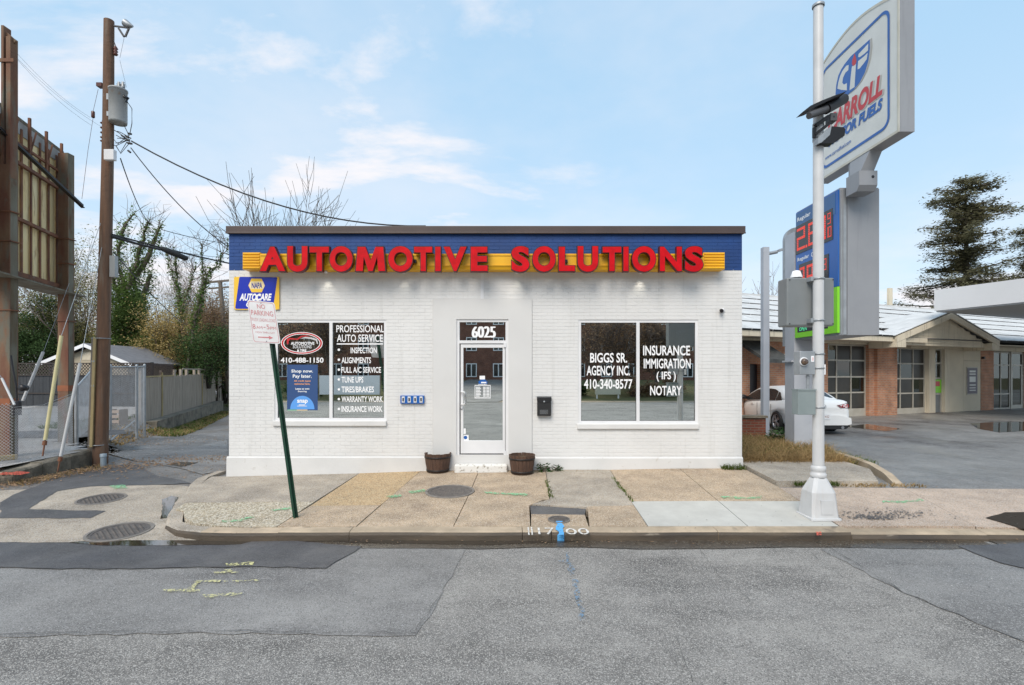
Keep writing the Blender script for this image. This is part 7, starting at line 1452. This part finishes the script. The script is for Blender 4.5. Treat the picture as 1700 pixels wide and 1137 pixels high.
# trees beyond the alley
def bushmass(name, c, r, n, m, size, label, cat='bush', seed=1, group=None, clumps=26):
    rr = random.Random(seed); e = empty(name, (c[0], c[1], c[2]-r[2])); tag(e, label, cat, group); c = Vector(c); cs = []
    for _ in range(clumps):
        d = Vector((rr.gauss(0, 1), rr.gauss(0, 1), rr.gauss(0, 1))).normalized()*rr.uniform(.3, 1.0); cs.append(c+Vector((d.x*r[0], d.y*r[1], d.z*r[2])))
    mb = leafcloud(cs, n//clumps, min(r)*.27, size, rr); mb.build('foliage', m, e)
    mb = MB()
    for q in cs[::2]: mb.tube([Vector((c.x+rr.uniform(-.2, .2), c.y, c.z-r[2]-.3)), c.lerp(q, .5)+Vector((0, 0, -r[2]*.2)), q], [.05, .03, .012], 4)
    mb.build('stems', m_bark, e); return e
def ivy_tree(limbs, Y, label, seed, dens=95, twigs=5, lm=m_ivy):
    rr = random.Random(seed); b = P(limbs[0][0][0], limbs[0][0][1], Y); e = empty('ivy_tree', b); tag(e, label, 'tree'); wood_ = MB(); lf = MB()
    for lim in limbs:
        ps = [P(x, y, Y+rr.uniform(-.4, .4)) for x, y, r_ in lim]; rads = [r_ for x, y, r_ in lim]; fine = []; fr = []
        for i in range(len(ps)-1):
            n = max(2, int((ps[i+1]-ps[i]).length/.35))
            for k in range(n): fine.append(ps[i].lerp(ps[i+1], k/n)+Vector((rr.gauss(0, .05), rr.gauss(0, .05), 0))); fr.append(lerp(rads[i], rads[i+1], k/n))
        fine.append(ps[-1]); fr.append(rads[-1]); wood_.tube(fine, [max(.025, r_*.32) for r_ in fr], 6, caps=False)
        for p, r_ in zip(fine, fr):
            for _ in range(int(dens*2.6*r_+14)):
                if rr.random() < .12: continue
                q = p+Vector((rr.gauss(0, r_*.62), rr.gauss(0, r_*.62), rr.gauss(0, .2))); s_ = rr.uniform(.045, .11); a = rr.uniform(0, 6.28); d = Vector((math.cos(a), math.sin(a), rr.uniform(-.9, .6))).normalized()*s_; t_ = Vector((-math.sin(a), math.cos(a), rr.uniform(-.9, .9))).normalized()*s_*.6
                lf.add([q-d, q+t_, q+d, q-t_], [(0, 1, 2, 3)])
        for _ in range(twigs):
            p = fine[rr.randrange(len(fine)//2, len(fine))]; q = p
            d = Vector((rr.gauss(0, .7), rr.gauss(0, .4), rr.uniform(.3, 1.3))).normalized(); pts = [p]
            for k in range(4): d = (d+Vector((rr.gauss(0, .25), rr.gauss(0, .2), .1))).normalized(); q = q+d*rr.uniform(.25, .5); pts.append(q)
            wood_.tube(pts, [.022, .018, .014, .010, .007], 3, caps=False)
            for k in range(2): a = pts[rr.randrange(1, 4)]; wood_.tube([a, a+Vector((rr.gauss(0, .3), 0, rr.uniform(.1, .5))), a+Vector((rr.gauss(0, .6), 0, rr.uniform(.4, .9)))], [.012, .01, .006], 3, caps=False)
    wood_.build('trunk_and_limbs', m_twig, e); lf.build('ivy', lm, e); return e
ivy_tree([[(212, 690, .55), (210, 560, .6), (207, 480, .50)], [(207, 490, .42), (196, 420, .30), (204, 380, .30), (222, 355, .12)], [(212, 480, .42), (232, 415, .36), (246, 368, .14)], [(216, 470, .40), (244, 430, .50), (256, 400, .36), (268, 374, .12)], [(208, 520, .4), (188, 470, .3), (186, 440, .15)]], 33, 'broken old tree wrapped in green ivy beside the wooden utility pole', 34, 110, 7)
ivy_tree([[(240, 690, .4), (238, 560, .5), (240, 480, .5), (250, 455, .4)], [(240, 520, .35), (226, 480, .35), (216, 455, .3)]], 35, 'second lower ivy clad trunk just right of the broken one', 37, 100, 3)
ivy_tree([[(303, 680, .26), (303, 600, .26), (300, 520, .24), (292, 450, .18), (288, 415, .05)], [(300, 520, .16), (312, 480, .12), (325, 440, .05)], [(298, 490, .14), (282, 450, .10), (276, 420, .05)]], 33, 'slender tree with ivy on its trunk behind the board fence', 46, 90, 9)
ivy_tree([[(308, 680, .30), (312, 600, .30), (322, 540, .30), (334, 490, .24), (345, 455, .14), (366, 428, .05)], [(322, 540, .18), (334, 500, .16), (338, 450, .10), (335, 410, .04)], [(345, 455, .1), (360, 440, .06), (378, 405, .03)]], 31, 'leaning ivy covered tree with a forked bare crown near the shop corner', 52, 100, 9)
bushmass('evergreen_tree', P(205, 545, 33), (1.6, 1.3, 2.7), 26000, m_ivy, .065, 'dense dark green ivy mass at the foot of the broken tree', 'tree', 4, clumps=60)
bushmass('evergreen_tree', P(72, 560, 31), (2.1, 1.3, 2.5), 20000, m_ivyd, .065, 'dark evergreen behind the billboard columns', 'tree', 5, clumps=50)
spec = [(30, 34, 480, m_olive, 'olive leaved tree behind the left billboard column'), (95, 36, 455, m_brn, 'thin russet leaved tree between the billboard columns'), (130, 33, 385, m_olive, 'tall sparse tree right of the second billboard column'), (150, 38, 400, m_aut, 'pale yellow leaved tree left of the wooden utility pole'),
        (262, 37, 470, m_olive, 'yellowing tree right of the dense ivy mass'), (285, 32, 500, m_aut, 'small golden leaved tree above the grey fence'), (340, 36, 475, m_brn, 'russet leaved tree beside the leaning ivy tree'), (358, 34, 505, m_brn, 'brown leaved thicket tree behind the leaning far pole'), (385, 36, 490, m_aut, 'yellow brown tree half hidden by the shop corner'), (-40, 34, 470, m_brn, 'russet tree at the far left edge')]
for i, (px, Y, top_, m_, lab) in enumerate(spec):
    tree('autumn_tree', place(px, Y), hgt(top_, Y), 60+i, lab, leafm=m_, per=55, lrad=.42, lsize=.062, trunk_r=.14, maxlev=4, spread=.55, kids=(2, 4), minr=.012, group=None, twig=m_bark, frac=.75)
for i, (px, Y, top_, lab) in enumerate(((118, 30, 350, 'tall bare thin tree beside the second billboard column'), (345, 40, 395, 'bare twiggy tree above the leaning far pole'), (290, 42, 410, 'fine bare tree behind the splice case'), (232, 44, 372, 'bare tree whose twigs show above the ivy'))):
    tree('bare_tree', place(px, Y), hgt(top_, Y), 80+i, lab, trunk_r=.13, maxlev=4, spread=.42, kids=(3, 4), minr=.012, twig=m_twig)
for i, (px, py, Y, r_, m_, lab) in enumerate(((345, 590, 31, (1.9, 1.4, 1.7), m_ivyd, 'dark rounded evergreen bush beyond the grey board fence'), (300, 580, 34, (1.8, 1.2, 1.6), m_aut, 'yellowish bush between ivy mass and dark bush'), (258, 585, 33, (1.6, 1.2, 1.5), m_olive, 'olive bush behind the garage roof'), (380, 570, 38, (2.0, 1.2, 2.4), m_brn, 'brown thicket beside the shop corner'), (372, 632, 36, (.9, .7, 1.3), m_ivy, 'bright green ivy on the far fence end'),
        (140, 580, 37, (2.6, 1.2, 2.2), m_olive, 'olive hedge above the beige garage'), (25, 590, 30, (2.4, 1.2, 1.8), m_ivyd, 'dark hedge behind the lattice at the left edge'), (-60, 560, 33, (4, 1.2, 3.0), m_olive, 'olive hedge beyond the left edge'))):
    bushmass('bush', P(px, py, Y), r_, 13000, m_, .062, lab, 'bush', 100+i, clumps=38)
# a mixed wood behind them all
def wood(name, x0, x1, y0, y1, n, hmin, hmax, ms, seed):
    rr = random.Random(seed); mb = MB()
    for _ in range(n):
        x = rr.uniform(x0, x1); y = rr.uniform(y0, y1); h = rr.uniform(hmin, hmax); b = Vector((x, y, -.4)); mi = rr.randrange(len(ms)-1)+1
        for k in range(5): t_ = b+Vector((rr.gauss(0, h*.12), rr.gauss(0, h*.12), h*rr.uniform(.7, 1.05))); mid = b.lerp(t_, .45)+Vector((rr.gauss(0, .3), 0, 0)); mb.tube([b, mid, t_], [.12, .06, .02], 3, 0, caps=False)
        for k in range(12):
            c = b+Vector((rr.gauss(0, h*.16), rr.gauss(0, h*.16), h*rr.uniform(.15, .9)))
            for _q in range(60):
                p = c+Vector((rr.gauss(0, h*.075), rr.gauss(0, h*.075), rr.gauss(0, h*.07))); s_ = rr.uniform(.06, .15); a = rr.uniform(0, 6.28); d = Vector((math.cos(a), math.sin(a), rr.uniform(-.8, .8))).normalized()*s_; q = Vector((-math.sin(a), math.cos(a), rr.uniform(-.9, .9))).normalized()*s_*.55
                mb.add([p-d, p+q, p+d, p-q], [(0, 1, 2, 3)], mi)
    return tag(mb.build(name, ms), kind='stuff')
wood('far_wood', -62, -20, 46, 58, 75, 6, 10.5, [m_twig, m_olive, m_aut, m_brn, m_brn], 9); wood('far_wood', -20, 60, 85, 110, 45, 5, 7.5, [m_twig, m_olive, m_brn], 10); wood('far_wood', -110, -60, 20, 60, 40, 7, 11, [m_twig, m_olive, m_aut, m_brn], 12)
# right horizon
tree('bare_tree', place(1252, 38, .2), hgt(442, 38, .2), 91, 'bare tree above the station roof close to the corner of the white shop', trunk_r=.10, maxlev=4, spread=.6, kids=(3, 4), minr=.012); tree('bare_tree', place(1292, 38, .2), hgt(430, 38, .2), 95, 'bare round crowned tree between the lamp post and the price pylon', trunk_r=.12, maxlev=4, spread=.6, kids=(3, 4), minr=.014, leafm=m_brn, per=1, lrad=.3, lsize=.07, frac=.3)
def conifer(base, h, wid, seed, label, lo=.12):
    rr = random.Random(seed); base = Vector(base); e = empty('conifer', base); tag(e, label, 'tree'); tk = MB(); tk.tube([base-Vector((0, 0, .3)), base+Vector((.1, 0, h*.5)), base+Vector((0, 0, h))], [h*.020, h*.013, .03], 8); lf = MB()
    z = lo*h
    while z < h*.99:
        f = z/h; rmax = wid*(interp(f, [(0, .85), (.25, 1), (.45, .74), (.62, .50), (.74, .56), (.86, .46), (.95, .42), (1, .12)]))
        for k in range(rr.randint(5, 8)):
            a = rr.uniform(0, 6.28); L_ = rmax*rr.uniform(.30, 1.10); d = Vector((math.cos(a), math.sin(a), rr.uniform(-.22, .26))); p0 = base+Vector((0, 0, z)); p1 = p0+d*L_*.55+Vector((0, 0, -.02*L_)); p2 = p0+d*L_+Vector((0, 0, .03*L_)); tk.tube([p0, p1, p2], [h*.005, h*.003, .015], 4, caps=False)
            for j in range(int(4+L_*5.0)):
                t_ = rr.uniform(.08, 1.0); c = p0.lerp(p1, t_/.55) if t_ < .55 else p1.lerp(p2, (t_-.55)/.45); sd__ = Vector((-d.y, d.x, 0))*rr.gauss(0, L_*.13*(1.3-t_)); c = c+sd__
                for _ in range(17):
                    p = c+Vector((rr.gauss(0, .28), rr.gauss(0, .28), rr.gauss(-.10, .20))); s_ = rr.uniform(.07, .20); a2 = rr.uniform(0, 6.28); dd = Vector((math.cos(a2), math.sin(a2), rr.uniform(-.5, .3)))*s_; q = Vector((-math.sin(a2), math.cos(a2), rr.uniform(-.4, .4)))*s_*.42; lf.add([p-dd, p+q, p+dd, p-q], [(0, 1, 2, 3)])
        z += h*rr.uniform(.012, .040)
    tk.build('trunk_and_limbs', m_bark, e); lf.build('needles', m_con, e); return e
conifer(place(1603, 48, 0), hgt(292, 48, 0), 7.2, 5, 'tall dark cedar with layered ragged branches behind the station roof'); conifer(place(1722, 50, 0), hgt(372, 50, 0), 5.0, 8, 'second dark conifer cut by the right edge of the picture')
# ------------------------------------------------------------ across the street (seen mirrored in the shop glass)
opp = strip_stone('opposite_kerb', -40, 40, -17.2, -16.95, lambda x, y: -.08, m_kerb, m_kerb); tag(opp, kind='structure')
tag(MB().box(-40, 40, -19.2, -17.2, -.4, -.085).build('opposite_pavement', m_conc), kind='structure')
bank = sheet('grass_bank', -60, 60, -60, -19.2, 20, 14, lambda x, y: interp(-y, [(19.2, -.09), (26, .7), (36, 1.3), (60, 1.6)]), mat('winter_lawn', (.16, .14, .06), (.11, .115, .04), scale=.8, rough=1, bump=1, bscale=20, bdist=.04, world=True))
drv = flat_patch('side_street', [V(-5.5, -17.0), V(-1.0, -17.0), V(4, -60), V(-4, -60)][::-1], lambda x, y: interp(-y, [(17, -.08), (19.2, -.06), (26, .73), (36, 1.33), (60, 1.63)]), m_road2, .02, step=1.2)
ap = empty('apartment_block', (0, -37, 1.3)); tag(ap, 'red brick apartment block with white windows across the street, seen only as a reflection', 'building')
m_abrick = brick_mat('apartment_brick', (.24, .085, .05), (.17, .06, .04), (.2, .17, .14))
mb = MB(); mb.box(-30, 22, -46, -37, .6, 11.5); mb.build('wall', m_abrick, ap)
wf = None
for i in range(17):
    for j in range(3):
        x = -28.5+i*3.0; z = 2.4+j*2.9
        if wf is None:
            mb = MB(); mb.box(-.6, .6, -.02, .05, -.75, .75); mb.box(-.04, .04, .051, .07, -.75, .75); wf = mb.build('window', m_white, ap); wf.location = Vector((x, -37+.0, z))-Vector(ap.location); g = MB(); g.box(-.5, -.06, .052, .06, -.65, .65); g.box(.06, .5, .052, .06, -.65, .65); pn = g.build('pane', m_cglass, wf, world=False); pn.location = (0, 0, 0)
        else: c = copy_tree(wf, ap); c.location = Vector((x, -37, z))-Vector(ap.location)
mb = MB(); mb.box(-30.4, 22.4, -46.4, -36.6, 11.5, 11.9); mb.build('roof', m_cap, ap)
for i, (x, y, h, s_) in enumerate(((7.2, -25, 9, 201), (10.5, -27, 10, 205), (13.5, -24.5, 8, 207), (-15.5, -24, 9.5, 209), (-19, -27, 9, 211), (12.0, -22.8, 6.5, 213))):
    tree('bare_tree', (x, y, .3), h, s_, ('broad', 'tall', 'wide', 'spreading', 'twiggy', 'low')[i]+' bare tree on the lawn across the street', trunk_r=.20, maxlev=4, spread=.6, kids=(4, 5), minr=.03, leafm=m_brn, per=6, lrad=.5, lsize=.10)
for i, (x, y, r_) in enumerate(((5.2, -21.5, (1.2, .8, .7)), (9.8, -21.2, (1.6, .8, .9)), (-8.5, -22, (2, .8, 1)), (12.8, -21.4, (1.3, .8, .8)), (-17, -21.3, (1.8, .8, .8)))):
    bushmass('hedge', (x, y, .5+r_[2]*.5), r_, 1500, m_brn if i % 2 else m_ivyd, .12, ('first', 'second', 'third', 'fourth', 'fifth')[i]+' clipped bush along the lawn across the street', 'bush', 220+i, clumps=14)
ms = empty('lawn_sign', (7.5, -20.2, 0)); tag(ms, 'cream arched sign board on the lawn across the street', 'sign')
mb = MB(); prof = [Vector((6.5, -20.2, .35)), Vector((8.5, -20.2, .35)), Vector((8.5, -20.2, 1.15))]+[Vector((7.5+math.cos(R(a))*.75, -20.2, 1.25+math.sin(R(a))*.35)) for a in range(0, 181, 20)]+[Vector((6.5, -20.2, 1.15))]; mb.prism(prof, (0, -.12, 0)); mb.build('board', mat('cream_sign', (.55, .52, .42), rough=.6), ms)
mb = MB(); mb.box(6.6, 6.7, -20.4, -20.25, -.3, .4); mb.box(8.3, 8.4, -20.4, -20.25, -.3, .4); mb.build('post', m_frame, ms)
bn = empty('cloth_banner', (-12.6, -20, .0)); tag(bn, 'white cloth banner on stakes on the lawn across the street', 'banner'); mb = MB(); mb.box(-15.0, -10.3, -20.05, -20.0, .35, 1.85); mb.build('cloth', m_white, bn); mb = MB(); mb.box(-15.06, -15.0, -20.06, -19.99, -.2, 1.9); mb.box(-10.3, -10.24, -20.06, -19.99, -.2, 1.9); mb.build('stake', m_wood, bn)
